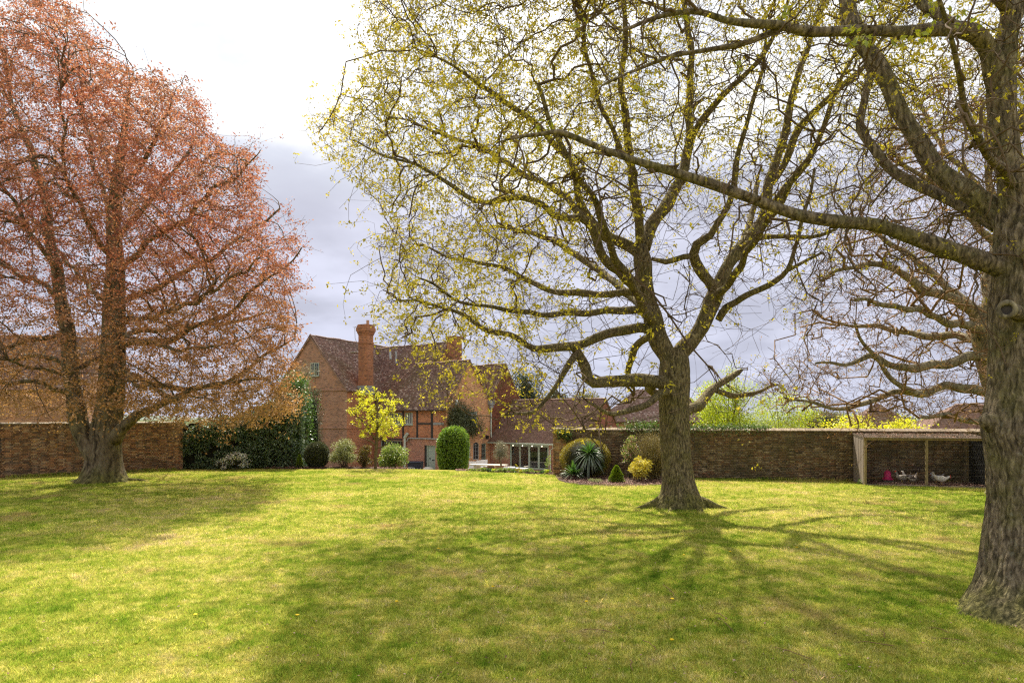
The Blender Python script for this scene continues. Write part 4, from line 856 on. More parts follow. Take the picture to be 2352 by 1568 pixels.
# behind the left wall: broad cottage roof; behind the right wall: hipped barns
simple_house('cottage', 'brick cottage with broad tiled roof beyond the beech and left wall', 'house', (-42, 42), .97, .24, 14.0, 8, -1.8, 4.6, 8.4, 'house_brown', tile='tile')
simple_house('barn', 'low barn with hipped tiled roof behind the extension', 'barn', (9.0, 72), .96, -.28, 12, 8, -1.8, 2.3, 5.6, 'house_red', hip=3.6)
simple_house('outbuilding', 'small hipped tile roof beyond the hen run at far right', 'outbuilding', (20.3, 33.6), .97, -.24, 7, 4.4, -1.8, 2.0, 3.35, 'house_red', hip=2.1, tile='tile_new')
simple_house('outbuilding', 'pyramid tiled roof peeping over the wall left of the hen run', 'outbuilding', (22.6, 45.5), .97, -.24, 4.2, 4.2, -1.8, 2.0, 3.6, 'house_red', hip=2.0)

# ------------------------------------------------------------------ trees
def smooth_path(pts, step):
    A = np.array(pts, float); n = len(A); out = []
    E = np.vstack([2*A[0]-A[1], A, 2*A[-1]-A[-2]])
    for i in range(n - 1):
        p0, p1, p2, p3 = E[i:i+4]; m = max(1, int(np.linalg.norm(p2[:3]-p1[:3]) / step))
        for j in range(m):
            t = j / m; out.append(.5*((2*p1)+(-p0+p2)*t+(2*p0-5*p1+4*p2-p3)*t*t+(-p0+3*p1-3*p2+p3)*t**3))
    out.append(A[-1]); return np.array(out)
class Tree:
    def __init__(s, name, base, label, bark, twig, seed):
        s.root = empty(name, base, label, 'tree'); s.bark = bark; s.twig = twig; s.P = []; s.L = []; s.R = []; s.D = []; s.r = np.random.default_rng(seed)
    def limb(s, pts, k=12, step=.22, name='limb', wob=.03, path0=3.0, nodes=True, mat=None, skip=0, knob=.06):
        A = smooth_path(pts, step); Q = A[:, :3].copy(); rr = A[:, 3].copy(); n = len(Q)
        t = np.arange(n) * step
        for a in range(3):
            Q[:, a] += wob * (np.sin(t * 2.1 + s.r.uniform(0, 6)) + .6*np.sin(t*4.7 + s.r.uniform(0, 6))) * np.clip(t / .8, 0, 1)
        rr = rr * (1 + knob*np.sin(t*3.3 + s.r.uniform(0, 6)) + knob*.7*np.sin(t*8.1 + s.r.uniform(0, 6)))
        V, F = tube_np(Q, rr, k); V = V.reshape(n, k, 3)
        lump = 1 + .07*vnoise(V.reshape(-1, 3), 3.1, 5).reshape(n, k, 1); V = Q[:, None] + (V - Q[:, None]) * lump
        V = V.reshape(-1, 3); e = np.array([Q[-1] + (Q[-1]-Q[-2])*.15, Q[0]]); V = np.vstack([V, e]); N0 = n*k; j = np.arange(k); j2 = (j+1) % k
        F = np.vstack([F, np.stack([(n-1)*k+j, (n-1)*k+j2, j*0+N0, j*0+N0], -1)[:, [0,1,2,3]]]) if False else F
        Fl = [tuple(f) for f in F] + [((n-1)*k+a, (n-1)*k+b, N0) for a, b in zip(j, j2)] + [(b, a, N0+1) for a, b in zip(j, j2)]
        o = mk(name, V, Fl, MAT[mat or s.bark], s.root, smooth=True)
        if nodes:
            T = unit(np.gradient(Q, axis=0))
            for i in range(skip, n): s.P.append(Q[i]); s.L.append(path0 + t[i]); s.R.append(rr[i]); s.D.append(T[i])
        return o
    def grow(s, A, bf, rb, rt, m=5, crook=.1, maxd=4.0, bend=.35, grav=0.0, ref=1.0, knn=10):
        kd = KDTree(len(s.P))
        for i, p in enumerate(s.P): kd.insert(p, i)
        kd.balance(); Pn = np.array(s.P); Ln = np.array(s.L); Rn = np.array(s.R); Dn = np.array(s.D)
        J = np.zeros(len(A), int); ok = np.zeros(len(A), bool); L = s.L
        for i, a in enumerate(A):
            best = 1e9
            for co, j, d in kd.find_n(a, knn):
                c = d + bf * L[j]
                if c < best: best = c; J[i] = j; ok[i] = .06 < d < maxd
        A = A[ok]; J = J[ok]; S = Pn[J]; d = np.linalg.norm(A - S, axis=1); n = len(A)
        c = S + Dn[J] * (d * bend)[:, None] + s.r.normal(size=(n, 3)) * (d * .10)[:, None]; c[:, 2] += grav * d
        t = np.linspace(0, 1, m)[None, :, None]
        Q = (1-t)**2*S[:, None] + 2*t*(1-t)*c[:, None] + t*t*A[:, None]
        w = np.cumsum(s.r.normal(size=(n, m, 3)), 1); w -= w[:, :1]; w -= w[:, -1:] * np.linspace(0, 1, m)[None, :, None]; w *= (crook * d)[:, None, None] / math.sqrt(m)
        Q = Q + w
        r0 = np.minimum(Rn[J] * .8, rb * np.clip(d / ref, .35, 1.35)); r1 = np.minimum(r0 * .7, rt + 0*r0)
        dirs = unit(np.gradient(Q, axis=1)); arc = Ln[J]
        for i in range(n):
            for k in range(1, m):
                s.P.append(Q[i, k]); s.L.append(arc[i] + d[i] * k / (m-1)); s.R.append(r0[i] + (r1[i]-r0[i]) * k / (m-1)); s.D.append(dirs[i, k])
        return Q, r0, r1
    def emit(s, lst, name='twigs', mat=None, k=(5, 4, 3, 3)):
        parts = [tubes_batch(Q, a, b, k[min(i, 3)]) for i, (Q, a, b) in enumerate(lst)]
        V, F = cat_vf(parts); o = mk(name, V, F, MAT[mat or s.twig], s.root, smooth=False); tag(o, kind='stuff'); return o
def D3(pts, d0=None):
    """(X, Y, distance, radius in survey units at that distance) -> world"""
    out = []
    for X, Y, d, r in pts: p = P(X, Y, d); out.append((p.x, p.y, p.z, r / FOC * d))
    return out
def inpoly_np(X, Y, poly):
    c = np.zeros(len(X), bool); n = len(poly); j = n - 1
    for i in range(n):
        xi, yi = poly[i]; xj, yj = poly[j]
        with np.errstate(divide='ignore', invalid='ignore'):
            c ^= ((yi > Y) != (yj > Y)) & (X < (xj - xi) * (Y - yi) / (yj - yi + 1e-12) + xi)
        j = i
    return c
def crown_pts(poly, n, dc, hd, xc, wx, rng, dens=None, gamma=1.0):
    A = np.array(poly, float); out = []; tot = 0
    while tot < n:
        X = rng.uniform(A[:, 0].min(), A[:, 0].max(), n); Y = rng.uniform(A[:, 1].min(), A[:, 1].max(), n)
        k = inpoly_np(X, Y, poly)
        if dens is not None: k &= rng.random(n) < dens(X, Y)
        X, Y = X[k], Y[k]; h = hd * np.sqrt(np.clip(1 - ((X - xc) / wx)**2, .08, 1)); u = rng.uniform(-1, 1, len(X)); d = dc + np.sign(u) * np.abs(u)**gamma * h
        out.append(np.stack([(X - CX) / FOC * d, d, EYE - (Y - HY) / FOC * d], -1)); tot += len(X)
    C = np.concatenate(out)[:n]; k = (rng.random(n) < .35) & (n > 1500)
    return C + rng.normal(size=(n, 3)) * (.12 + .45 * k)[:, None]
def trunk(tree, pts, k, step, flare, fh, roots, bark, amp, ridge=9.0, zs=1.6, nodes=False, name='trunk', seed=1):
    A = smooth_path(pts, step); Q, rr = A[:, :3], A[:, 3]; n = len(Q); z0 = Q[0, 2]; an = np.arange(k) * 2 * np.pi / k
    ca, sa = np.cos(an), np.sin(an); V = np.zeros((n, k, 3)); N_ = mn.noise; rg = np.random.default_rng(seed); ph = rg.uniform(0, 6.28, 4)
    lob = sum(np.maximum(0, np.cos(an - R(ra)))**p * am for ra, am, p in roots)
    for i in range(n):
        h = Q[i, 2] - z0; f = math.exp(-max(h, 0) / fh); r = rr[i] * (1 + flare * f * (.35 + lob)) * (1 + .03*np.sin(3*an + ph[0] + h) + .025*np.sin(2*an + ph[1] - h*1.4))
        if amp:
            dd = np.empty(k)
            for j in range(k):
                X, Y = ca[j]*ridge*rr[i], sa[j]*ridge*rr[i]; w = N_((X*.5, Y*.5, h*.9)) * 1.2
                v = 1 - abs(N_((X + w, Y + w, h*zs))) * 2.6; v2 = 1 - abs(N_((X*2.1 - w, Y*2.1, h*zs*1.7 + 7))) * 2.4
                dd[j] = -(max(v, 0)**2) * .75 - .35*max(v2, 0)**2 + .3
            r = r + amp * dd
        V[i, :, 0] = Q[i, 0] + ca * r; V[i, :, 1] = Q[i, 1] + sa * r; V[i, :, 2] = Q[i, 2]
    i = np.arange(n - 1)[:, None] * k; j = np.arange(k)[None]; j2 = (j + 1) % k
    F = np.stack([i + j, i + j2, i + k + j2, i + k + j], -1).reshape(-1, 4)
    return mk(name, V.reshape(-1, 3), F, MAT[bark], tree.root, smooth=True)
def leaf_tufts(P_, D_, per, L, W, rng, spread=.05, droop=.25, flat=None):
    n = len(P_); C = np.repeat(P_, per, 0) + rng.normal(size=(n*per, 3)) * spread; D = np.repeat(D_, per, 0) * .4 + rng.normal(size=(n*per, 3)); D[:, 2] -= droop
    return leaves_np(C, D, L, W, flat=flat)

def oak_mid():
    d = 20.9; base = (P(1560, 1165, d).x, d, -.05)
    t = Tree('oak_tree', base, 'spreading oak with fresh yellow leaves standing mid lawn', 'bark_oak', 'twig_oak', 21)
    trunk(t, D3([(1563,1168,d,46),(1562,1150,d,45),(1558,1100,d,36.5),(1553,1040,d,33.5),(1551,1000,d,33.5),(1549,940,d,33),(1548,900,d,35),(1548,860,d,36),(1549,830,d,33),(1552,800,d,24)]), 72, .05, .26, .30, [(200,1.5,5),(165,.5,5),(335,1.1,5),(20,.6,5),(270,.3,2),(90,.5,2)], 'bark_oak', .020, 10, 1.5)
    for (a, l, r0) in ((188,1.25,.20),(348,1.15,.20),(22,1.2,.15),(300,.7,.17),(240,.7,.17),(130,1.1,.15)):
        b = Vector(base); dr = Vector((math.cos(R(a)), math.sin(R(a)), 0)); q0 = b + dr*.40 + Vector((0,0,.34)); q1 = b + dr*(.4+l*.5) + Vector((.03,0,.11)); q2 = b + dr*(.4+l) + Vector((0,.05,-.03))
        t.limb([(*q0, r0), (*q1, r0*.6), (*q2, .05)], 10, .1, 'root', .015, nodes=False)
    LB = [  # main limbs, measured
     ([(1545,850,d,30),(1534,816,d,27),(1505,758,d,24.5),(1488,695,d,23),(1480,645,d,22),(1476,591,d,21),(1476,560,d,18)], 2),
     ([(1478,590,d,18),(1459,575,d,16),(1413,550,d-.3,14),(1371,526,d-.8,12.5),(1343,489,d-1,11.5),(1331,450,d-1.2,10.5),(1326,417,d-1.4,10),(1304,361,d-1.8,9),(1262,318,d-2,8),(1209,267,d-2.2,7),(1115,206,d-2.4,5.5),(1059,161,d-2.6,4),(1000,130,d-2.6,2.5)], 5),
     ([(1476,570,d,19),(1485,540,d+.2,18),(1504,505,d+.4,17),(1533,470,d+.6,16),(1552,440,d+.8,14.5),(1569,389,d+1,13),(1580,333,d+1.3,11.5),(1585,250,d+1.5,10),(1586,180,d+1.6,9),(1582,80,d+1.8,7.5),(1574,0,d+2,6),(1560,-160,d+2,4)], 5),
     ([(1580,330,d+1.3,9),(1612,280,d+.6,8.5),(1650,235,d,8),(1702,178,d-.6,6.5),(1750,125,d-1,5.5),(1790,60,d-1.2,4.5),(1830,-40,d-1.3,3.5)], 6),
     ([(1474,570,d,14),(1466,520,d-.4,12.5),(1460,445,d-.9,11.5),(1452,389,d-1.2,11),(1440,300,d-1.5,9.5),(1426,200,d-2,8),(1440,90,d-2.3,7),(1430,0,d-2.5,5.5),(1400,-180,d-2.6,3.5)], 5),
     ([(1460,400,d-1.2,8),(1420,330,d-2.2,7),(1380,240,d-3,6),(1352,140,d-3.6,5),(1330,20,d-4,4),(1290,-120,d-4,3)], 6),
     ([(1480,690,d,17),(1467,666,d,16),(1434,633,d-.6,14.5),(1401,612,d-1,13.5),(1382,585,d-1.4,12.5),(1370,541,d-1.8,11.5),(1352,508,d-2,11),(1337,497,d-2.1,10),(1305,503,d-2.4,9),(1270,500,d-2.7,8.5),(1243,472,d-3,8),(1198,452,d-3.4,7.5),(1115,461,d-3.8,6.5),(1059,445,d-4,5.5),(976,389,d-4.2,4.5),(921,367,d-4.3,3.5),(830,330,d-4.4,2)], 6),
     ([(1352,510,d-2,9),(1300,455,d-1.2,8.5),(1240,420,d-.4,7.5),(1160,370,d+.6,6.5),(1080,330,d+1.3,5),(1000,300,d+2,3.5),(900,270,d+2.4,2)], 6),
     ([(1482,672,d,11),(1451,668,d+.5,10),(1401,675,d+1,9.5),(1317,675,d+1.8,8.5),(1255,662,d+2.4,7.5),(1209,640,d+2.8,6.5),(1130,610,d+3.2,5),(1040,590,d+3.5,3.5),(950,560,d+3.8,2)], 5),
     ([(1490,712,d,11),(1471,712,d-.3,10.5),(1401,716,d-1,9.5),(1317,716,d-1.9,8.5),(1234,725,d-2.8,7),(1150,706,d-3.6,5.5),(1060,690,d-4.2,4),(960,640,d-4.8,2.5)], 5),
     ([(1508,765,d,14),(1480,754,d-.2,13),(1421,762,d-.6,12),(1359,779,d-1,12),(1296,795,d-1.3,11),(1226,800,d-1.6,9),(1170,772,d-1.9,7.5),(1115,756,d-2.2,6.5),(1059,717,d-2.4,5),(990,700,d-2.6,3.5),(900,690,d-2.8,2)], 4),
     ([(1545,878,d,20),(1519,875,d-.3,18),(1460,876,d-.6,16.5),(1400,876,d-.8,16),(1362,880,d-.9,15.5),(1347,868,d-.9,14.5),(1340,838,d-.9,13),(1326,805,d-1,11),(1318,796,d-1.1,9)], 4),
     ([(1328,806,d-1,9),(1316,822,d-1.2,8.5),(1301,842,d-1.5,7.5),(1276,883,d-1.8,6.5),(1254,915,d-2,5.5),(1228,945,d-2.2,4.5),(1190,952,d-2.4,3),(1150,960,d-2.5,2)], 5),
     ([(1545,900,d,13),(1521,904,d-.5,11),(1484,929,d-1.1,9),(1434,945,d-1.6,7),(1392,943,d-2,5.5),(1350,925,d-2.3,3)], 4),
     ([(1500,770,d,11),(1484,778,d+.8,10),(1455,808,d+1.8,9),(1442,850,d+2.4,8),(1450,890,d+2.6,4)], 4),
     ([(1500,885,d,10),(1490,895,d+1,12),(1520,915,d+1,10),(1545,925,d+.3,8)], 3),
     ([(1550,850,d,27),(1562,812,d,23),(1584,790,d,22),(1609,750,d,21),(1630,704,d,21),(1643,675,d,20.5),(1663,633,d+.1,18),(1692,583,d+.2,17),(1726,537,d+.4,15.5),(1748,505,d+.5,14),(1763,460,d+.6,13),(1768,420,d+.7,12),(1785,361,d+.9,11.5),(1808,278,d+1.1,10),(1835,167,d+1.3,8),(1863,83,d+1.5,6.5),(1897,0,d+1.6,5.5),(1930,-150,d+1.8,4)], 2),
     ([(1772,420,d+.7,10),(1800,380,d+.4,9.5),(1830,310,d+0,9),(1863,268,d-.4,8.5),(1924,205,d-.8,7.5),(1985,150,d-1.1,6),(2050,60,d-1.3,4.5),(2100,-20,d-1.5,3)], 5),
     ([(1752,500,d+.5,9.5),(1808,428,d-.2,8.5),(1850,375,d-.7,8),(1885,310,d-1.2,7),(1910,230,d-1.7,6),(1950,150,d-2,4.5),(1990,60,d-2.2,3)], 5),
     ([(1645,670,d,17),(1634,655,d-.2,15.5),(1609,620,d-.6,14),(1594,586,d-.9,12.5),(1601,562,d-1.1,11),(1634,537,d-1.4,10),(1651,508,d-1.6,9),(1674,465,d-1.8,8),(1690,380,d-2,7),(1712,300,d-2.2,6),(1740,200,d-2.4,5),(1760,90,d-2.6,3.5)], 4),
     ([(1596,588,d-.9,8),(1570,590,d-.9,7.5),(1530,602,d-.8,6.5),(1500,596,d-.8,4.5)], 4),
     ([(1650,735,d,9),(1667,706,d-.2,10),(1692,692,d-.5,9),(1734,668,d-.9,8),(1780,645,d-1.2,7.5),(1809,622,d-1.5,6.5),(1822,570,d-1.6,5.5),(1835,528,d-1.7,5),(1863,445,d-1.9,4),(1872,389,d-2,3.5)], 4),
     ([(1812,620,d-1.5,5),(1850,598,d-1.6,4),(1885,583,d-1.7,3)], 4),
     ([(1700,575,d+.2,9),(1724,556,d-.2,7.5),(1755,541,d-.6,7),(1785,539,d-1,6.5),(1863,545,d-1.5,5),(1924,528,d-1.9,3.5)], 4),
     ([(1553,950,d,14),(1580,940,d+.4,15),(1609,925,d+1.4,13),(1651,883,d+2,9.5),(1680,866,d+2.3,8),(1696,853,d+2.5,6.5),(1705,846,d+2.6,2)], 4),
     ([(1640,895,d+1.9,7),(1665,902,d+2.2,7),(1692,908,d+2.5,6.5),(1746,898,d+3,5),(1790,885,d+3.4,3)], 4),
     # limbs leaving towards and away from the viewer
     ([(1500,745,d,13),(1470,690,d-1.6,12),(1420,600,d-3.4,10.5),(1370,480,d-5,9),(1300,350,d-6.3,7),(1230,200,d-7,5)], 6),
     ([(1610,740,d,13),(1640,670,d+1.7,12),(1680,600,d+3.6,10),(1720,520,d+5.3,8),(1740,420,d+6.6,6)], 6),
     ([(1490,720,d,12),(1460,690,d+1.8,11),(1400,640,d+3.8,9.5),(1330,590,d+5.6,8),(1240,540,d+7,6),(1130,520,d+7.8,4)], 6),
     ([(1640,690,d,11),(1680,640,d-1.8,10),(1730,560,d-3.8,8.5),(1800,450,d-5.5,7),(1880,330,d-6.5,5)], 6)]
    for pts, sk in LB: t.limb(D3([(a, b, c, r*.88) for a, b, c, r in pts]), 12, .2, 'limb', .035, path0=2.5, skip=sk)
    # broken stub on the far right limb
    poly = [(712,272),(760,232),(800,240),(845,100),(835,0),(850,-350),(1200,-560),(1900,-560),(2090,-300),(2130,60),(2080,330),(1960,520),(1900,660),(1800,740),(1700,700),(1640,770),(1790,800),(1840,900),(1700,960),(1560,900),(1480,880),(1430,945),(1390,985),(1240,990),(1150,955),(1080,900),(1030,955),(960,930),(960,850),(930,800),(862,745),(860,700),(900,640),(855,560),(910,520),(850,450),(830,400),(770,370),(716,300)]
    rg = t.r; xc, wx = 1480, 800
    dn = lambda X, Y: np.clip(np.where(X < 1500, 1.0, .62) * np.where(Y < 0, .95, 1) * np.where((Y > 780) & (X > 880), .45, 1) * np.clip(np.hypot((X - 1520)/420, (Y - 700)/380), .35, 1), 0, 1)
    st = []
    st.append(t.grow(crown_pts(poly, 230, d, 8.2, xc, wx, rg, dn), .18, .040, .018, 12, .16, 5.0, .4, ref=2.2))
    st.append(t.grow(crown_pts(poly, 900, d, 8.4, xc, wx, rg, dn), .12, .022, .010, 9, .18, 3.2, .4, ref=1.4))
    st.append(t.grow(crown_pts(poly, 4600, d, 8.6, xc, wx, rg, dn), .08, .014, .007, 5, .2, 2.4, .35, ref=.9))
    st.append(t.grow(crown_pts(poly, 16000, d, 8.8, xc, wx, rg, dn), .05, .0085, .0045, 4, .2, 1.6, .3, ref=.6, knn=6))
    t.emit(st)
    Q = st[3][0]; T = unit(Q[:, 3] - Q[:, 2]); X = Q[:, 3, 0] / Q[:, 3, 1] * FOC + CX; Y = HY - (Q[:, 3, 2] - EYE) / Q[:, 3, 1] * FOC
    pr = np.clip(.95 - .55 * np.clip((X - 1300) / 420, 0, 1), .3, 1); cl = vnoise(Q[:, 3], 1.15, 3) + .5*vnoise(Q[:, 3], 2.6, 8); pr = pr * np.clip(.80 + .75*cl, .10, 1) * np.clip(np.hypot((X - 1540)/520, (Y - 760)/420), .25, 1); k = rg.random(len(Q)) < pr; k2 = rg.random(len(st[2][0])) < .45; hi = Y < -20; k = k | (hi & (rg.random(len(Q)) < .95))
    Q2 = st[2][0]; T2 = unit(Q2[:, 4] - Q2[:, 3])
    a = leaf_tufts(Q[k][:, 3], T[k], 8, .09, .046, rg, .045, .35); b = leaf_tufts(Q[k][:, 2], T[k], 3, .08, .04, rg, .06, .3); c = leaf_tufts(Q2[k2][:, 4], T2[k2], 8, .09, .046, rg, .06, .3)
    e = leaf_tufts(Q[hi][:, 3], T[hi], 9, .115, .065, rg, .07, .2); V, F = cat_vf([a, b, c, e]); tag(mk('leaves', V, F, MAT['leaf_oak'], t.root), kind='stuff')  # extra larger leaves above the view, added to deepen the lawn shadow
oak_mid()

def oak_near():
    d = 9.75; base = (P(2385, 1400, d).x, d, -.05)
    t = Tree('oak_tree', base, 'massive rough barked oak trunk at right edge with long overhanging limbs', 'bark_big', 'twig_oak', 33)
    trunk(t, D3([(2395,1412,d,128),(2393,1380,d,124),(2390,1330,d,116),(2388,1290,d,113),(2386,1230,d,108),(2387,1180,d,104),(2387,1100,d,102),(2384,1040,d,104),(2380,990,d,108),(2382,940,d,104),(2386,880,d,98),(2384,800,d,94),(2380,740,d,90),(2374,690,d,84),(2366,640,d,72),(2352,590,d,58),(2338,530,d,46),(2332,470,d,33),(2322,400,d,29),(2311,333,d,26),(2304,270,d,27),(2300,222,d,28),(2303,170,d,27),(2308,120,d,23),(2318,56,d,22),(2332,0,d,25),(2345,-80,d,22),(2360,-200,d,18)]), 150, .032, .34, .34, [(190,1.5,5),(230,.7,6),(275,.6,4),(320,.8,4),(90,.4,2)], 'bark_big', .040, 7.5, 1.25, seed=3)
    for (a, l, r0) in ((187,.78,.22),(228,.8,.22),(262,.7,.2),(300,.8,.2)):
        b = Vector(base); dr = Vector((math.cos(R(a)), math.sin(R(a)), 0)); q0 = b + dr*.55 + Vector((0,0,.32)); q1 = b + dr*(.6+l*.45) + Vector((0,0,.11)); q2 = b + dr*(.6+l) + Vector((0,0,-.05))
        t.limb([(*q0, r0), (*q1, r0*.6), (*q2, .06)], 12, .07, 'root', .015, nodes=False)
    LB = [
     ([(2345,640,d,34),(2302,617,d,30),(2258,600,d,26),(2174,572,d-.1,23),(2091,545,d-.2,21),(2008,517,d-.3,19.5),(1924,506,d-.4,18),(1841,495,d-.5,17),(1758,467,d-.6,15.5),(1674,439,d-.7,14.5),(1591,411,d-.8,13),(1508,383,d-.9,11.5),(1450,366,d-1,10.5),(1393,345,d-1,9),(1330,318,d-1.1,8),(1282,300,d-1.1,7),(1245,306,d-1.1,5.5),(1200,315,d-1.2,4),(1150,330,d-1.2,2.5)], 6),
     ([(2345,570,d,34),(2302,500,d+.2,30),(2230,445,d+.4,28),(2147,389,d+.6,26),(2108,333,d+.7,25),(2074,267,d+.8,23),(2047,195,d+.9,22),(2008,133,d+1,22),(1972,89,d+1.1,23),(1950,44,d+1.2,24),(1941,0,d+1.3,22),(1930,-120,d+1.5,18),(1900,-260,d+1.6,12)], 5),
     ([(2290,520,d+.3,17),(2230,483,d+.7,17),(2180,462,d+1,16),(2119,433,d+1.3,15.5),(2052,395,d+1.5,14),(2008,339,d+1.7,12.5),(1976,289,d+1.8,11.5),(1985,222,d+1.9,10.5),(1997,170,d+2,9),(1985,90,d+2.1,7),(1960,10,d+2.2,5)], 5),
     ([(2300,210,d,32),(2285,160,d-.05,31),(2270,115,d-.1,27),(2240,82,d-.2,24),(2200,73,d-.3,22),(2147,72,d-.4,19),(2080,74,d-.5,16.5),(2008,72,d-.6,15),(1950,69,d-.7,14.5),(1897,67,d-.8,13.5),(1840,68,d-.9,13),(1785,61,d-1,12.5),(1730,58,d-1,11.5),(1674,50,d-1.1,9.5),(1608,30,d-1.2,8),(1535,38,d-1.2,6.5),(1452,61,d-1.3,5),(1426,67,d-1.3,4),(1376,20,d-1.4,2.5)], 5),
     ([(1800,64,d-1,8.5),(1760,80,d-.9,8),(1702,100,d-.8,7.5),(1619,117,d-.7,6.5),(1535,133,d-.6,5.5),(1452,167,d-.5,4),(1380,200,d-.5,2.5)], 5),
     ([(2215,74,d-.3,15),(2160,40,d-.1,14),(2110,0,d+.1,13),(2060,-80,d+.2,11),(2000,-200,d+.3,8)], 5),
     ([(2318,30,d,17),(2270,-30,d-.6,14),(2200,-120,d-1.2,11),(2100,-220,d-1.8,8)], 5),
     ([(2330,430,d,14),(2290,380,d-.9,12),(2240,300,d-1.8,10),(2200,180,d-2.5,8),(2170,40,d-3,6),(2120,-120,d-3.4,5)], 6),
     ([(2340,300,d,14),(2400,200,d+.5,12),(2470,60,d+.9,10),(2540,-100,d+1.2,8)], 5)]
    for pts, sk in LB: t.limb(D3([(a, b, c, r*.80) for a, b, c, r in pts]), 18, .09, 'limb', .018, path0=2.5, skip=sk, knob=.045)
    # sawn stub with callus ring, and low burr
    for nm, pts in (('knot', [(2345,722,d-.25,20),(2330,716,d-.42,18),(2320,712,d-.50,17),(2316,711,d-.53,19),(2313,710,d-.55,15),(2317,711,d-.52,8)]), ('stub', [(2345,1000,d+.1,40),(2310,982,d+.05,36),(2282,970,d+.0,27),(2262,964,d-.03,18),(2252,961,d-.04,7)])):
        t.limb(D3(pts), 16, .025, nm, .0, nodes=False)
    kc = Vector(P(2312, 711, d - .60)); ax = Vector((-.62, -.78, .05)).normalized(); u_ = ax.cross(Vector((0, 0, 1))).normalized(); v_ = ax.cross(u_); K = MB(); L2 = MB()
    K.tube([kc + (u_*math.cos(a) + v_*math.sin(a))*.095 for a in np.linspace(0, 2*math.pi, 25)], [.034 + .005*math.sin(3*a) for a in np.linspace(0, 2*math.pi, 25)], 8, cap=False); K.build('callus_ring', MAT['bark_pale'], t.root, smooth=True)
    L2.tube([kc - ax*.12, kc - ax*.02], .085, 14); L2.build('knot_hole', MAT['timber_dark'], t.root)
    # thin growth along the near limbs
    rg = t.r; Pn = np.array(t.P)
    def near(n, sp): i = rg.integers(0, len(Pn), n); return Pn[i] + rg.normal(size=(n, 3)) * sp
    st = [t.grow(near(230, .9), .15, .016, .007, 12, .16, 2.4, .3, ref=1.0)]; Pn = np.array(t.P)
    st.append(t.grow(near(900, .5), .1, .008, .004, 9, .2, 1.4, .3, ref=.6)); Pn = np.array(t.P[-5000:])
    st.append(t.grow(near(3600, .25), .05, .0050, .0026, 4, .2, .8, .3, ref=.3, knn=6))
    cp = [(1650,-520),(2560,-520),(2560,330),(2200,300),(2050,230),(1850,140),(1650,40)]
    s2 = [t.grow(crown_pts(cp, 90, 13.5, 4.2, 2150, 600, rg), .15, .035, .015, 10, .16, 6, .35, ref=2), t.grow(crown_pts(cp, 420, 13.5, 4.4, 2150, 600, rg), .1, .016, .008, 8, .18, 3, .35, ref=1.2), t.grow(crown_pts(cp, 1900, 13.5, 4.5, 2150, 600, rg), .08, .008, .0045, 6, .2, 2, .3, ref=.7)]
    t.emit(st); t.emit(s2); Q = s2[2][0]; T = unit(Q[:, 5] - Q[:, 4]); a0 = leaf_tufts(np.concatenate([Q[:, 5], Q[:, 3]]), np.concatenate([T, T]), 6, .075, .042, rg, .05, .3); tag(mk('leaves', *a0, MAT['leaf_oak'], t.root), kind='stuff')
    Q = st[2][0]; k = rg.random(len(Q)) < .30; T = unit(Q[k][:, 3] - Q[k][:, 2]); a = leaf_tufts(Q[k][:, 3], T, 4, .045, .022, rg, .012, .3)
    tag(mk('leaves', *a, MAT['leaf_oak'], t.root), kind='stuff')
    # bigger lobed leaves hanging close at the top
    C = []
    for X, Y, n in ((1962,70,9),(1985,85,8),(2005,20,6),(2140,45,5),(2195,35,6),(2110,90,4),(2140,10,5),(1945,90,5),(2060,95,4),(2240,50,4),(1570,25,5),(1480,190,4),(1690,150,4),(1800,30,5),(1350,60,4),(1250,280,5)):
        for _ in range(n): C.append(tuple(P(X + rg.normal()*9, Y + rg.normal()*9, d - .9 + rg.normal()*.15)))
    C = np.array(C); D = rg.normal(size=(len(C), 3)); D[:, 2] -= .8; D = unit(D); parts = []
    for off, ll, ww in ((0, .12, .045), (.4, .075, .03), (-.4, .075, .03)):
        S = unit(np.cross(D, np.array([.2, 1, .1]))); parts.append(leaves_np(C + D*.02, D + S*off*1.6, ll, ww))
    V, F = cat_vf(parts); tag(mk('near_leaves', V, F, MAT['leaf_oak_near'], t.root), kind='stuff')
oak_near()

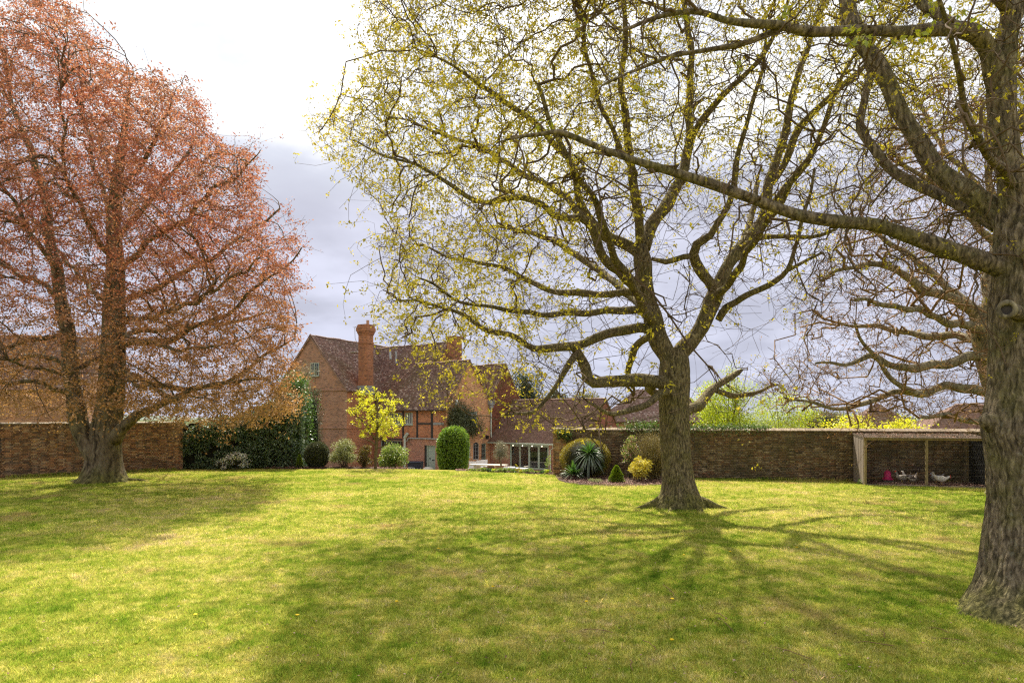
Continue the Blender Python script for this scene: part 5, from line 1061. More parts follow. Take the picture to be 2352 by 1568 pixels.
def beech():
    d = 29.0; base = (P(240, 1104, d).x, d, -.05)
    t = Tree('copper_beech', base, 'copper beech in red and gold leaf with fused grey trunks', 'bark_beech', 'twig_beech', 5)
    trunk(t, D3([(240,1112,d,46),(240,1090,d,42),(240,1060,d,38),(241,1020,d,36),(243,985,d,33),(248,960,d,31),(253,920,d,29),(257,860,d,27),(260,800,d,26),(262,740,d,24.5),(263,680,d,22),(265,611,d,19),(262,560,d,17),(260,509,d,15.5),(266,450,d,13.5),(270,407,d,12),(280,340,d,9.5),(290,270,d,6),(296,215,d,3),(300,190,d,1.5)]), 56, .08, .22, .4, [(185,1.1,4),(230,.9,5),(280,1.0,4),(320,.7,5),(355,1.2,4),(90,.5,2)], 'bark_beech', .012, 4, .8, seed=8)
    A = smooth_path(D3([(257,860,d,27),(262,740,d,24.5),(265,611,d,19),(260,509,d,15.5),(270,407,d,12),(290,270,d,6),(300,190,d,1.5)]), .3); T = unit(np.gradient(A[:, :3], axis=0))
    for i in range(len(A)): t.P.append(A[i, :3]); t.L.append(2 + i*.3); t.R.append(A[i, 3]); t.D.append(T[i])
    for (a, l, r0) in ((183,1.6,.30),(215,1.2,.34),(262,1.1,.42),(300,1.0,.36),(340,1.4,.3),(8,1.9,.24),(120,1.3,.3)):
        b = Vector(base); dr = Vector((math.cos(R(a)), math.sin(R(a)), 0)); q0 = b + dr*.42 + Vector((0,0,.26)); q1 = b + dr*(.5+l*.35) + Vector((0,0,.09)); q2 = b + dr*(.5+l*.75) + Vector((.1,0,-.06))
        t.limb([(*q0, r0*.72), (*q1, r0*.45), (*q2, .06)], 12, .1, 'root', .03, nodes=False)
    LB = [
     ([(232,1060,d-.25,26),(214,1030,d-.25,24),(196,1008,d-.25,22),(180,973,d-.25,20.5),(172,927,d-.25,19),(167,865,d-.2,18),(158,800,d,17),(150,740,d,15.5),(137,662,d+.2,13.5),(117,560,d+.4,12),(102,458,d+.6,10),(76,356,d+.8,8),(51,305,d+1,6),(20,200,d+1.2,4),(0,90,d+1.4,2.5)], 14),
     ([(262,1010,d-.2,17),(278,985,d-.4,14),(300,965,d-.7,12),(330,948,d-1.1,10),(365,930,d-1.5,8),(420,905,d-2,6.5),(500,880,d-2.6,4.5),(600,870,d-3,2.5)], 5),
     ([(262,800,d,13),(293,791,d-.2,12),(340,785,d-.5,11),(386,778,d-.8,10),(448,754,d-1.2,8.5),(506,726,d-1.6,7),(570,680,d-2,5),(640,620,d-2.3,3),(690,570,d-2.5,2)], 5),
     ([(262,850,d,10),(320,865,d+.5,9),(370,885,d+.9,9),(417,896,d+1.2,8.5),(500,883,d+1.6,7),(556,856,d+1.9,5.5),(617,812,d+2.2,4),(670,780,d+2.4,2.5)], 5),
     ([(166,890,d-.2,10),(148,899,d-.4,8.5),(110,888,d-.8,7.5),(60,878,d-1.2,7),(0,874,d-1.6,6),(-80,850,d-2,4)], 4),
     ([(158,840,d,9),(120,825,d+.4,8),(60,818,d+.8,7),(0,822,d+1.2,6),(-80,800,d+1.5,4)], 4),
     ([(150,770,d,9),(110,775,d-.6,8),(60,790,d-1.2,7),(0,800,d-1.8,5),(-80,790,d-2.3,3)], 4),
     ([(262,760,d,9),(300,775,d-1.4,8),(350,790,d-2.8,7),(420,800,d-4,5.5),(500,800,d-5,4)], 5),
     ([(265,640,d,11),(300,590,d-.3,10),(360,545,d-.8,9),(425,500,d-1.4,7.5),(490,440,d-2,6),(560,385,d-2.6,3),(595,345,d-3,1.2)], 5),
     ([(264,700,d,10),(330,670,d+.8,9),(400,640,d+1.6,8),(470,600,d+2.4,7),(560,540,d+3.2,5),(640,480,d+4,3)], 5),
     ([(262,560,d,9),(310,500,d+.8,8),(370,430,d+1.6,7),(430,350,d+2.4,4),(460,295,d+3,1.5)], 5),
     ([(266,470,d,8),(300,410,d-.8,7),(350,330,d-1.6,5.5),(385,260,d-2.3,3),(392,225,d-2.8,1.5)], 5),
     ([(263,600,d,9),(220,540,d-1.2,8),(180,470,d-2.4,7),(150,380,d-3.4,5.5),(140,280,d-4.2,4),(150,160,d-4.8,3)], 5),
     ([(262,700,d,9),(225,680,d+1.4,8),(180,630,d+2.8,7),(120,560,d+4,5.5),(60,480,d+5,4)], 5),
     ([(265,520,d,8),(235,440,d+.8,7),(210,350,d+1.6,6),(190,250,d+2.3,4.5),(180,140,d+2.8,2.5),(176,80,d+3,1.2)], 5),
     ([(130,620,d+.3,8),(90,560,d-.6,7),(40,480,d-1.4,6),(-20,400,d-2.2,4.5)], 4),
     ([(140,680,d+.2,8),(90,650,d+1,7),(30,620,d+1.8,6),(-60,580,d+2.6,4)], 4),
     ([(262,820,d,9),(220,830,d-1.5,8),(160,850,d-3,7),(90,850,d-4.4,5.5),(20,830,d-5.4,4)], 5),
     ([(262,780,d,9),(330,760,d+1.6,8),(420,750,d+3.2,7),(520,740,d+4.6,5.5),(620,720,d+5.8,3.5)], 5),
     ([(262,840,d,9),(290,860,d-1.6,8),(330,885,d-3.2,6.5),(390,905,d-4.6,5),(460,915,d-5.6,3)], 5),
     ([(262,740,d,9),(340,730,d-1.8,8),(430,700,d-3.4,7),(520,650,d-4.6,5),(600,590,d-5.4,3)], 5)]
    for i, (pts, sk) in enumerate(LB): t.limb(D3([(a, b, c, r*(1 if i < 2 else .72)) for a, b, c, r in pts]), 12, .25, 'limb', .03 if i < 2 else .07, path0=3, skip=sk, knob=.03)
    poly = [(-260,900),(-260,-60),(-60,-40),(0,15),(60,-10),(110,-60),(165,10),(185,70),(230,100),(280,145),(320,185),(365,170),(400,215),(440,205),(465,255),(500,320),(545,335),(575,325),(600,400),(590,440),(622,500),(615,530),(650,548),(690,530),(695,550),(665,600),(690,640),(665,690),(690,760),(650,800),(695,850),(665,880),(690,930),(645,965),(590,972),(530,985),(470,972),(400,972),(330,960),(230,952),(150,962),(60,950),(0,945)]
    rg = t.r; dn = lambda X, Y: np.clip(.50 + .5*np.clip((X-120)/250, 0, 1) + .3*(Y < 560), 0, 1); xc, wx = 235, 500; a = (poly,)
    st = [t.grow(crown_pts(poly, 300, d, 7.8, xc, wx, rg, dn), .22, .05, .018, 8, .08, 6, .35, grav=.05, ref=2.5)]
    st.append(t.grow(crown_pts(poly, 1300, d, 8.0, xc, wx, rg, dn), .16, .022, .010, 6, .1, 4, .35, ref=1.6))
    st.append(t.grow(crown_pts(poly, 5000, d, 8.2, xc, wx, rg, dn), .1, .011, .006, 5, .1, 3, .35, ref=1.0))
    st.append(t.grow(crown_pts(poly, 12000, d, 8.4, xc, wx, rg, dn), .06, .007, .004, 4, .1, 2, .3, ref=.7, knn=6))
    t.emit(st)
    Q = np.concatenate([st[3][0], st[2][0][:, 1:]]); n = len(Q); per = 13
    s_ = rg.random((n, per)) * 2.999; i0 = s_.astype(int); f = (s_ - i0)[..., None]; idx = np.arange(n)[:, None]
    C = Q[idx, i0] * (1-f) + Q[idx, np.minimum(i0+1, 3)] * f; D = Q[idx, np.minimum(i0+1, 3)] - Q[idx, i0]
    C = C.reshape(-1, 3) + rg.normal(size=(n*per, 3)) * [.14, .14, .045]; D = unit(D.reshape(-1, 3)) * .7 + rg.normal(size=(n*per, 3)) * [.7, .7, .3]; D[:, 2] -= .15
    v, f_ = leaves_np(C, D, .10*np.exp(rg.normal(size=len(C))*.22), .062, flat=.4); tag(mk('leaves', v, f_, MAT['leaf_beech'], t.root), kind='stuff')
beech()

def walnut():
    d = 24.5; base = (P(2325, 1130, d).x, d, -.05)
    t = Tree('walnut_tree', base, 'pale crooked barely leafing tree behind the big oak trunk at right', 'bark_pale', 'twig_pale', 9)
    trunk(t, D3([(2325,1135,d,44),(2322,1080,d,38),(2318,1000,d,34),(2305,930,d,32),(2290,880,d,30),(2276,840,d,28),(2263,790,d,26),(2256,750,d,24),(2252,725,d,22)]), 28, .12, .3, .4, [(180,1,3),(300,1,3)], 'bark_pale', .01, 4)
    LB = [
     ([(2254,740,d,20),(2240,715,d,15),(2225,706,d-.1,13),(2174,685,d-.4,11),(2119,661,d-.8,10),(2080,630,d-1.1,8.5),(2008,611,d-1.5,6.5),(1941,617,d-1.8,4.5),(1880,640,d-2,3)], 4),
     ([(2258,760,d,19),(2262,720,d+.1,16),(2268,680,d+.2,15),(2275,640,d+.3,14),(2290,560,d+.6,11),(2285,460,d+1,9),(2270,360,d+1.3,7),(2260,250,d+1.6,5)], 4),
     ([(2240,712,d,10),(2200,680,d+.7,9),(2158,640,d+1.4,8),(2108,604,d+2.1,7),(2050,560,d+2.8,5.5),(1990,520,d+3.3,4),(1930,500,d+3.6,2.5)], 4),
     ([(2275,845,d,13),(2250,820,d-.4,11.5),(2183,831,d-.9,11),(2130,838,d-1.3,10.5),(2085,850,d-1.6,9.5),(2050,842,d-1.8,8),(2015,814,d-2,7),(1981,821,d-2.2,5.5),(1930,840,d-2.4,4),(1870,835,d-2.6,2.5)], 4),
     ([(2300,915,d,13),(2284,902,d-.5,12),(2240,893,d-1,11),(2200,888,d-1.3,10),(2160,893,d-1.6,9),(2120,905,d-1.8,8),(2085,895,d-2,7.5),(2060,878,d-2.2,6.5),(2030,850,d-2.4,5),(1990,790,d-2.6,4),(1960,740,d-2.7,3)], 4),
     ([(2110,903,d-1.8,6),(2065,902,d-1.9,6.5),(2010,922,d-2,6),(1964,932,d-2.1,5.5),(1910,932,d-2.2,4.5),(1864,927,d-2.3,3.5),(1810,915,d-2.4,2)], 3),
     ([(2265,790,d,12),(2230,780,d+1.2,10),(2170,770,d+2.4,8.5),(2100,765,d+3.4,7),(2020,755,d+4.2,5),(1930,740,d+4.8,3.5)], 4),
     ([(2270,700,d+.2,11),(2310,620,d-.6,9),(2350,520,d-1.4,7.5),(2390,400,d-2.2,5.5),(2420,270,d-2.8,4)], 4),
     ([(2285,560,d+.6,8),(2230,500,d+.2,7),(2170,440,d-.3,6),(2100,390,d-.8,4.5),(2040,350,d-1.2,3)], 4),
     ([(2282,470,d+1,7),(2220,400,d+1.8,6),(2160,330,d+2.6,5),(2110,240,d+3.3,3.5)], 4),
     ([(2256,750,d,10),(2200,745,d-1.6,9),(2130,720,d-3,7.5),(2050,700,d-4.2,6),(1960,690,d-5,4)], 4),
     ([(2290,900,d,10),(2320,960,d-1,8),(2290,975,d-1.6,7),(2200,960,d-2.4,5.5),(2110,955,d-3,4)], 4)]
    for pts, sk in LB: t.limb(D3(pts), 9, .2, 'limb', .06, path0=2, skip=sk)
    poly = [(1800,820),(1830,700),(1870,620),(1900,540),(1950,470),(2010,330),(2090,200),(2200,90),(2352,60),(2560,60),(2560,960),(2270,985),(2180,968),(2060,965),(1980,962),(1900,955),(1840,962),(1770,935),(1740,880)]
    rg = t.r; a = dict(rng=rg)
    st = [t.grow(crown_pts(poly, 200, d, 5.8, 2230, 520, rg), .15, .04, .018, 9, .3, 4, .35, ref=1.8)]
    st.append(t.grow(crown_pts(poly, 850, d, 6, 2230, 520, rg), .1, .018, .011, 11, .34, 3, .35, ref=1.1))
    st.append(t.grow(crown_pts(poly, 3400, d, 6.2, 2230, 520, rg), .06, .014, .008, 7, .36, 2, .35, ref=.7))
    st.append(t.grow(crown_pts(poly, 5200, d, 6.2, 2230, 520, rg), .05, .009, .006, 5, .34, 1.2, .3, ref=.45, knn=6))
    t.emit(st, k=(5, 4, 3, 3))
    Q = st[3][0]; k = rg.random(len(Q)) < .75; T = unit(Q[k][:, 4] - Q[k][:, 3]); a = leaf_tufts(Q[k][:, 4], T, 4, .08, .032, rg, .02, -.1)
    tag(mk('leaf_buds', *a, MAT['leaf_bud'], t.root), kind='stuff')
walnut()

# ------------------------------------------------------------------ shrubs and other plants
def sphere_pts(n, rg): return unit(rg.normal(size=(n, 3)))
def shrub(name, label, cat, X, d, w, ytop, mat, n, L, W, style='dome', group=None, zb=None, ybase=None, depth=None, seed=1, core=True, stems=8, narrow=0.0, flat=None, clumps=45, part='foliage', extra=None):
    """w = width in survey units, ytop = top in survey units"""
    rg = np.random.default_rng(seed); p = P(X, 0, d); zb = float(gz(p.x, p.y)) if zb is None else zb
    rx = w / FOC * d / 2; ry = depth or rx; top = EYE - (ytop - HY) / FOC * d; h = top - zb
    root = empty(name, (p.x, p.y, zb), label, cat, group); base = np.array([p.x, p.y, zb])
    if style in ('dome', 'pill'):
        S = sphere_pts(n, rg); e = .62 if style == 'pill' else .85
        S = S / ((np.abs(S)**2.5).sum(1)[:, None])**(1/2.5) if style == 'pill' else S
        bump = 1 + .045*vnoise(S, 4, seed) + .03*vnoise(S, 11, seed) + rg.uniform(-.10, .035, n); zc = .5 + .5*S[:, 2]
        sh = (1 - narrow * (1 - zc)) * bump
        C = base + np.stack([S[:, 0]*rx*sh, S[:, 1]*ry*sh, (.5 + .5*S[:, 2]*bump)*h], -1)
        Dv = unit(S * [1/rx, 1/ry, 2/h]) * .55 + rg.normal(size=(n, 3)) * .6
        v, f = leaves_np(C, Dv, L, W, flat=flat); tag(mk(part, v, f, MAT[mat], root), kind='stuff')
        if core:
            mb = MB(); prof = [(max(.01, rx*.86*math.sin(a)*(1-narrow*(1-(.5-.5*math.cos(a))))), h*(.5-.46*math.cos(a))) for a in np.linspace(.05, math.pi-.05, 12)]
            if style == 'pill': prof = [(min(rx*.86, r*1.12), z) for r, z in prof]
            mb.lathe(prof, (p.x, p.y, zb), 20); o = mb.build('foliage_core', MAT['dark_core'], root)  # added solid core, its dark colour stands for shade inside the foliage
    elif style == 'cone':
        t = rg.random(n)**.75; a = rg.uniform(0, 6.283, n); lump = 1 + .16*vnoise(np.stack([np.cos(a)*2, np.sin(a)*2, t*6], -1), 1.6, seed) + rg.uniform(-.08, .02, n)
        r = (1-t)**.72 * lump; C = base + np.stack([np.cos(a)*rx*r, np.sin(a)*ry*r, .04 + t*h*.97], -1); Dv = np.stack([np.cos(a), np.sin(a), 0*a+.9], -1) + rg.normal(size=(n, 3))*.5
        v, f = leaves_np(C, Dv, L, W); tag(mk(part, v, f, MAT[mat], root), kind='stuff')
        mb = MB(); mb.lathe([(rx*.84*(1-t_)**.72+.005, .03+t_*h*.9) for t_ in np.linspace(0, 1, 9)], (p.x, p.y, zb), 16); mb.build('foliage_core', MAT['dark_core'], root)  # solid dark cone added inside, painted as the shaded interior
    else:
        K = clumps; S = sphere_pts(K, rg) * (rg.random((K, 1))**.4); S[:, 2] = np.abs(S[:, 2])*1.0 - (.75 if style == 'loose' else .35)*rg.random(K)*(S[:, 2] < .3)
        cc = base + np.stack([S[:, 0]*rx*.9, S[:, 1]*ry*.9, h*(.48 + .44*S[:, 2])], -1)
        if style == 'column': cc = base + np.stack([S[:, 0]*rx*.8, S[:, 1]*ry*.8, h*rg.uniform(.06, .94, K)], -1)
        i = rg.integers(0, K, n); sg = .30*(rx*ry*h)**(1/3) * (1.0 if style != 'twiggy' else .9)
        off = unit(rg.normal(size=(n, 3))) * (rg.random((n, 1))**.5) * sg * rg.uniform(.6, 1.1, K)[i][:, None] * [1, 1, .8]
        C = cc[i] + off; C[:, 2] = np.maximum(C[:, 2], zb + .03); Dv = off / sg + rg.normal(size=(n, 3))*.7; Dv[:, 2] += .1
        v, f = leaves_np(C, Dv, L, W, flat=flat); tag(mk(part, v, f, MAT[mat], root), kind='stuff')
        if extra: 
            m2, n2, L2 = extra; i = rg.integers(0, n, n2); v, f = leaves_np(C[i] + rg.normal(size=(n2, 3))*.03 + [0, -.03, .02], rg.normal(size=(n2, 3)), L2, L2*.9); tag(mk('blossom', v, f, MAT[m2], root), kind='stuff')
        ns = {'twiggy': K*6, 'column': 24}.get(style, K)
        tgt = cc[rg.integers(0, K, ns)] + rg.normal(size=(ns, 3)) * sg * .8; st = base + np.stack([rg.normal(size=ns)*rx*.13, rg.normal(size=ns)*ry*.13, np.zeros(ns)], -1)
        mid = (st + tgt)/2 + rg.normal(size=(ns, 3))*rx*.07; mid[:, :2] = mid[:, :2]*.75 + st[:, :2]*.25; tt = np.linspace(0, 1, 6)[None, :, None]
        Q = (1-tt)**2*st[:, None] + 2*tt*(1-tt)*mid[:, None] + tt*tt*tgt[:, None]; Q[:, 1:-1] += rg.normal(size=(ns, 4, 3))*rx*.025
        rs = .010*max(.6, min(3, h/1.6)); v, f = tubes_batch(Q, np.full(ns, rs), np.full(ns, rs*.35), 3); tag(mk('stems', v, f, MAT['stem' if style != 'twiggy' else 'twiggy'], root), kind='stuff')
        if core and style != 'twiggy':
            mb = MB(); mb.lathe([(max(.01, rx*.55*math.sin(a)), h*(.5-.36*math.cos(a))) for a in np.linspace(.05, math.pi-.05, 8)], (p.x, p.y, zb), 12); mb.build('foliage_core', MAT['dark_core'], root)  # added dark body blocks see-through and stands for inner shade
    return root
shrub('topiary_ball', 'dark clipped box ball beside the laurel hedge', 'topiary', 728, 37.0, 55, 1015, 'box_green', 9000, .06, .035, 'dome', seed=2)
shrub('shrub', 'pale variegated bush right of the clipped box ball', 'shrub', 790, 37.1, 66, 1007, 'variegated', 7500, .07, .04, 'loose', seed=3, clumps=55, core=False)
shrub('shrub', 'small copper and yellow bush left of the golden sapling trunk', 'shrub', 836, 37.2, 36, 1016, 'copper_small', 2600, .09, .045, 'loose', seed=4, core=False)
shrub('rhododendron', 'yellow green rhododendron in front of the drainpipe', 'shrub', 904, 38.3, 72, 1014, 'rhodo', 3800, .15, .05, 'loose', seed=5, clumps=60, core=False)
shrub('conifer', 'tiny yellow green conifer left of the box ball', 'conifer', 688, 36.6, 18, 1044, 'conifer_lime', 1500, .05, .02, 'cone', seed=6)
shrub('topiary_dome', 'tall clipped bright green dome beside the front door', 'topiary', 1041, 40.3, 76, 982, 'hedge_green', 12000, .12, .07, 'pill', seed=7, narrow=.22)
shrub('shrub', 'golden green rounded bush behind the spiky palm', 'shrub', 1345, 31.15, 114, 1008, 'golden_shrub', 17000, .055, .022, 'dome', seed=8, depth=.75)
shrub('conifer', 'lime dwarf conical conifer in the curved bed', 'conifer', 1416, 28.5, 37, 1070, 'conifer_lime', 6500, .05, .02, 'cone', seed=9)
shrub('shrub', 'bright yellow spotted laurel bush in the curved bed', 'shrub', 1470, 28.9, 56, 1049, 'yellow_leaf', 1500, .12, .042, 'loose', seed=10, clumps=34, core=False)
shrub('shrub', 'tall bare twiggy dome bush left of the middle oak trunk', 'shrub', 1500, 29.9, 92, 972, 'twiggy', 5200, .05, .012, 'twiggy', seed=11, clumps=80)
shrub('camellia', 'pink flowered shrub against the wall behind the twiggy bush', 'shrub', 1447, 30.45, 44, 988, 'rhodo', 700, .09, .045, 'open', seed=12, clumps=22, core=False, depth=.35, extra=('pink', 420, .07))
shrub('shrub', 'small pale ground hugging plant at the front of the bed', 'plant', 1362, 28.3, 48, 1098, 'variegated', 900, .05, .015, 'open', seed=13, clumps=14, core=False, depth=.25)
shrub('shrub', 'dark leafy plant at the foot of the spiky palm', 'plant', 1372, 30.6, 44, 1062, 'ivy', 900, .08, .035, 'open', seed=14, clumps=14, core=False, depth=.3)
shrub('shrub', 'pinkish white flowering bush before the dark hedge', 'shrub', 545, 35.2, 58, 1036, 'laurel_light', 1500, .06, .03, 'loose', seed=15, clumps=30, core=True, extra=('white_flower', 1500, .06), depth=.6)
shrub('shrub', 'lower white flowering bush left of the taller one', 'shrub', 510, 34.9, 34, 1052, 'laurel_light', 600, .06, .03, 'loose', seed=16, clumps=20, core=True, extra=('white_flower', 480, .055), depth=.4)
shrub('climbing_rose', 'thin leggy climber at the foot of the wall pier', 'plant', 1259, 33.4, 14, 1040, 'rhodo', 260, .06, .03, 'open', seed=17, clumps=12, core=False, depth=.15)
shrub('laurel', 'light green laurel bush rising behind the hedge', 'shrub', 676, 39.0, 104, 850, 'laurel_light', 13000, .13, .055, 'column', seed=18, clumps=130)
shrub('yew', 'dark upright yew against the left brick gable', 'shrub', 716, 41.5, 54, 884, 'yew', 15000, .09, .03, 'column', seed=19, clumps=120, depth=1.0)
shrub('conifer', 'grey brown feathery conifer top by the gable window', 'conifer', 702, 43.5, 54, 818, 'olive', 6500, .10, .02, 'column', seed=20, clumps=50, core=False)
# beyond the right wall
for a in (('lime leaved tree just beyond the wall right of the oak trunk', 1668, 35.6, 190, 872, 'lime_shrub', 15000, 31), ('tall narrow lime spire above the hedge beyond the wall', 1672, 36.4, 46, 826, 'lime_shrub', 2300, 32),
          ('yellow green thicket beyond the wall between oak and hen run', 1800, 34.2, 220, 896, 'lime_shrub', 14000, 33), ('low bright big leaved bush over the wall left of the hen run', 1945, 33.4, 190, 930, 'gold', 5200, 34),
          ('low bright big leaved bush over the wall above the hen run', 2075, 32.8, 190, 938, 'gold', 4200, 35)):
    lab, X, d_, w, yt, m, n, sd_ = a; shrub('hedge_shrub', lab, 'shrub', X, d_, w, yt, m, n, .13 if m == 'gold' else .10, .08 if m == 'gold' else .05, 'column' if sd_ in (31, 32, 33) else 'loose', seed=sd_, clumps=80, zb=-.9, core=False, depth=1.1 if sd_ != 33 else .9, group='bushes beyond the right wall')
shrub('conifer', 'dark green conifer rising beyond the extension roof', 'conifer', 1208, 78, 90, 846, 'conifer', 9000, .30, .10, 'column', seed=41, clumps=110, zb=-2, depth=2.4)
shrub('broadleaf_tree', 'second dark tree right of the far conifer', 'tree', 1278, 84, 70, 872, 'conifer', 5000, .28, .12, 'loose', seed=42, clumps=70, zb=-2)
shrub('broadleaf_tree', 'brownish spring tree beyond the extension ridge', 'tree', 1345, 86, 100, 884, 'far_tree', 5000, .25, .12, 'loose', seed=43, clumps=70, zb=-2)
for k, (X, d_, w, yt) in enumerate(((1640,120,150,915),(1900,150,160,938),(2040,170,170,944),(2200,160,150,940),(1480,110,120,905),(2420,150,160,935),(60,110,260,900),(-160,90,200,870))):
    shrub('broadleaf_tree', ['far hazy tree behind the lime bushes', 'far low tree right of the lime bushes', 'far low tree on the skyline above the hen run', 'far low tree behind the small hipped roof', 'far tree behind the hipped barn', 'far tree behind the massive trunk', 'far tree seen through the beech at left', 'far tree beyond the cottage at far left'][k], 'tree', X, d_, w, yt, 'far_tree', 2600, .5, .3, 'loose', seed=60+k, clumps=60, zb=-2, group='trees on the skyline')

def hedge():
    root = empty('laurel_hedge', (-14.8, 36.9, 0), 'long dark glossy laurel hedge between left wall and box ball', 'hedge'); rg = np.random.default_rng(77)
    A, B = np.array([-17.45, 35.75]), np.array([-11.4, 37.0]); n = 21000; Lh = np.linalg.norm(B-A); ax = (B-A)/Lh; ny = np.array([ax[1], -ax[0]])
    def H(s): return np.interp(s, [0, .5, 3, 4.2, 5.2, 6.2], [2.4, 2.6, 2.9, 3.4, 4.1, 3.9])
    s = np.where(rg.random(n) < .10, Lh - .0*rg.random(n), rg.uniform(0, Lh, n)); hh = H(s); u = rg.random(n); front = u < .72; z = np.where(front, rg.random(n)**.9*hh, hh); dep = np.where(front & (s < Lh-.001), 0, rg.random(n)*1.3)
    bulge = .30*vnoise(np.stack([s, 0*s, z], -1), 1.9, 3) + .12*vnoise(np.stack([s, 0*s, z], -1), 5, 4); off = bulge + rg.uniform(-.12, .04, n)
    off = np.where(front, off - .25*np.clip((z/hh-.8)/.2, 0, 1), 0); C2 = A + ax*s[:, None] + ny*off[:, None] - ny*dep[:, None]
    C = np.c_[C2, np.maximum(.04, z + np.where(front, 0, off*.5 - .02) + gz(C2[:, 0], C2[:, 1]))]; keep = vnoise(np.stack([s, 0*s, z], -1), 2.4, 9) > -.52 + .25*(~front); C = C[keep]
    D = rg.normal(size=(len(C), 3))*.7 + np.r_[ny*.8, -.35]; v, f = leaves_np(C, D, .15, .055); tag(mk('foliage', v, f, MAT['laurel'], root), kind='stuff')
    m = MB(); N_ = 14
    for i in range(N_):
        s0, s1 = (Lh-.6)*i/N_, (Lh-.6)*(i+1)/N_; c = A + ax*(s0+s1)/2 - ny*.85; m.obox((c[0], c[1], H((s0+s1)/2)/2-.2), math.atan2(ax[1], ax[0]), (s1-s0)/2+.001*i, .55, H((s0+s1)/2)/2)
    m.build('foliage_core', MAT['dark_core'], root)  # added boxes fill the hedge, shade of its gaps put into their colour
hedge()
def ivy(label, pts, n, seed, L=.09, mat='ivy', spread=(.25, .12, .12), name='ivy'):
    rg = np.random.default_rng(seed); A = np.array([tuple(p) for p in pts]); root = empty(name, A[0], label, 'climbing plant')
    i = rg.integers(0, len(A)-1, n) if len(A) > 1 else np.zeros(n, int); f = rg.random((n, 1)); C = A[i]*(1-f) + A[np.minimum(i+1, len(A)-1)]*f if len(A) > 1 else np.repeat(A, n, 0)
    C = C + rg.normal(size=(n, 3))*spread; D = rg.normal(size=(n, 3)) + [0, -.6, -.2]; v, f_ = leaves_np(C, D, L, L*.7); tag(mk('foliage', v, f_, MAT[mat], root), kind='stuff')
    S = A[i] + rg.normal(size=(n, 3))*.05; k = min(n, 160); Q = S[:k, None]*(1-np.linspace(0, 1, 4)[None, :, None]) + C[:k, None]*np.linspace(0, 1, 4)[None, :, None]; v, f_ = tubes_batch(Q, np.full(k, .006), np.full(k, .003), 3); tag(mk('stems', v, f_, MAT['stem'], root), kind='stuff')
RF = rw[1]
ivy('ivy mound growing over the wall top left of the oak trunk', [RF.w(RF.hx(X), .3, 2.2) for X in (1440, 1480, 1530)], 2600, 1, spread=(.3, .22, .16))
ivy('ivy trailing over the wall top right of the oak trunk', [RF.w(RF.hx(X), .25, 2.2) for X in (1580, 1640, 1700, 1760)], 3000, 2, spread=(.25, .2, .11))
ivy('small ivy tuft hanging on the end pier of the wall', [pier[1].w(.35, -.1, 2.0), pier[1].w(.75, -.1, 1.85)], 420, 3, spread=(.16, .06, .14))
cr = [FG.w(FG.hx(X), -.25, FG.hz(FG.hx(X), Y)) for X, Y in ((1036,1000),(1032,975),(1034,950),(1045,940),(1062,945),(1075,965),(1092,985),(1070,990),(1050,975),(1040,960))]
ivy('evergreen climber on the orange gable beside the shuttered window', cr, 6500, 4, L=.12, mat='creeper', spread=(.38, .22, .38), name='wall_climber')

def golden_tree():
    d = 36.4; base = (P(863, 1080, d).x, d, 0); t = Tree('magnolia_sapling', base, 'slender young tree with golden yellow leaves by the house', 'stem', 'stem', 4)
    for pts, sk in (([(863,1082,d,4),(862,1050,d,3.6),(864,1020,d,3.4),(866,990,d,3),(868,960,d,2.4),(866,925,d,1.8),(862,893,d,1)], 5), ([(863,1010,d,2.4),(850,990,d-.2,2),(838,972,d-.4,1.7),(820,955,d-.5,1.3),(803,938,d-.6,.8)], 1), ([(864,1015,d,2),(885,995,d+.2,1.7),(905,985,d+.4,1.3),(930,975,d+.5,.8)], 1), ([(867,985,d,2),(880,960,d-.3,1.7),(895,938,d-.5,1.3),(915,920,d-.6,.8)], 1), ([(866,975,d,1.8),(850,950,d+.3,1.5),(838,925,d+.5,1.2),(828,905,d+.6,.7)], 1), ([(862,1022,d,1.6),(845,1010,d-.4,1.3),(820,1000,d-.7,.8)], 1), ([(864,1030,d,1.5),(885,1022,d-.3,1.2),(905,1003,d-.5,.8)], 1)):
        t.limb(D3(pts), 7, .12, 'limb' if sk != 5 else 'trunk', .015, path0=1, skip=sk*2, knob=.03)
    poly = [(797,945),(800,928),(822,915),(835,895),(860,888),(885,893),(905,915),(935,918),(925,935),(905,945),(935,975),(905,990),(915,1005),(880,1010),(875,1000),(860,990),(840,1000),(815,1005),(845,980),(815,965)]
    st = [t.grow(crown_pts(poly, 130, d, 1.3, 865, 90, t.r), .2, .012, .006, 5, .12, 1.2, .3, ref=.6)]; t.emit(st)
    Q = st[0][0]; a = leaf_tufts(Q[:, 4], unit(Q[:, 4]-Q[:, 3]), 17, .15, .05, t.r, .05, -.2); b = leaf_tufts(Q[:, 2], unit(Q[:, 4]-Q[:, 3]), 8, .12, .045, t.r, .06, -.2); V, F = cat_vf([a, b]); tag(mk('leaves', V, F, MAT['gold'], t.root), kind='stuff')
golden_tree()
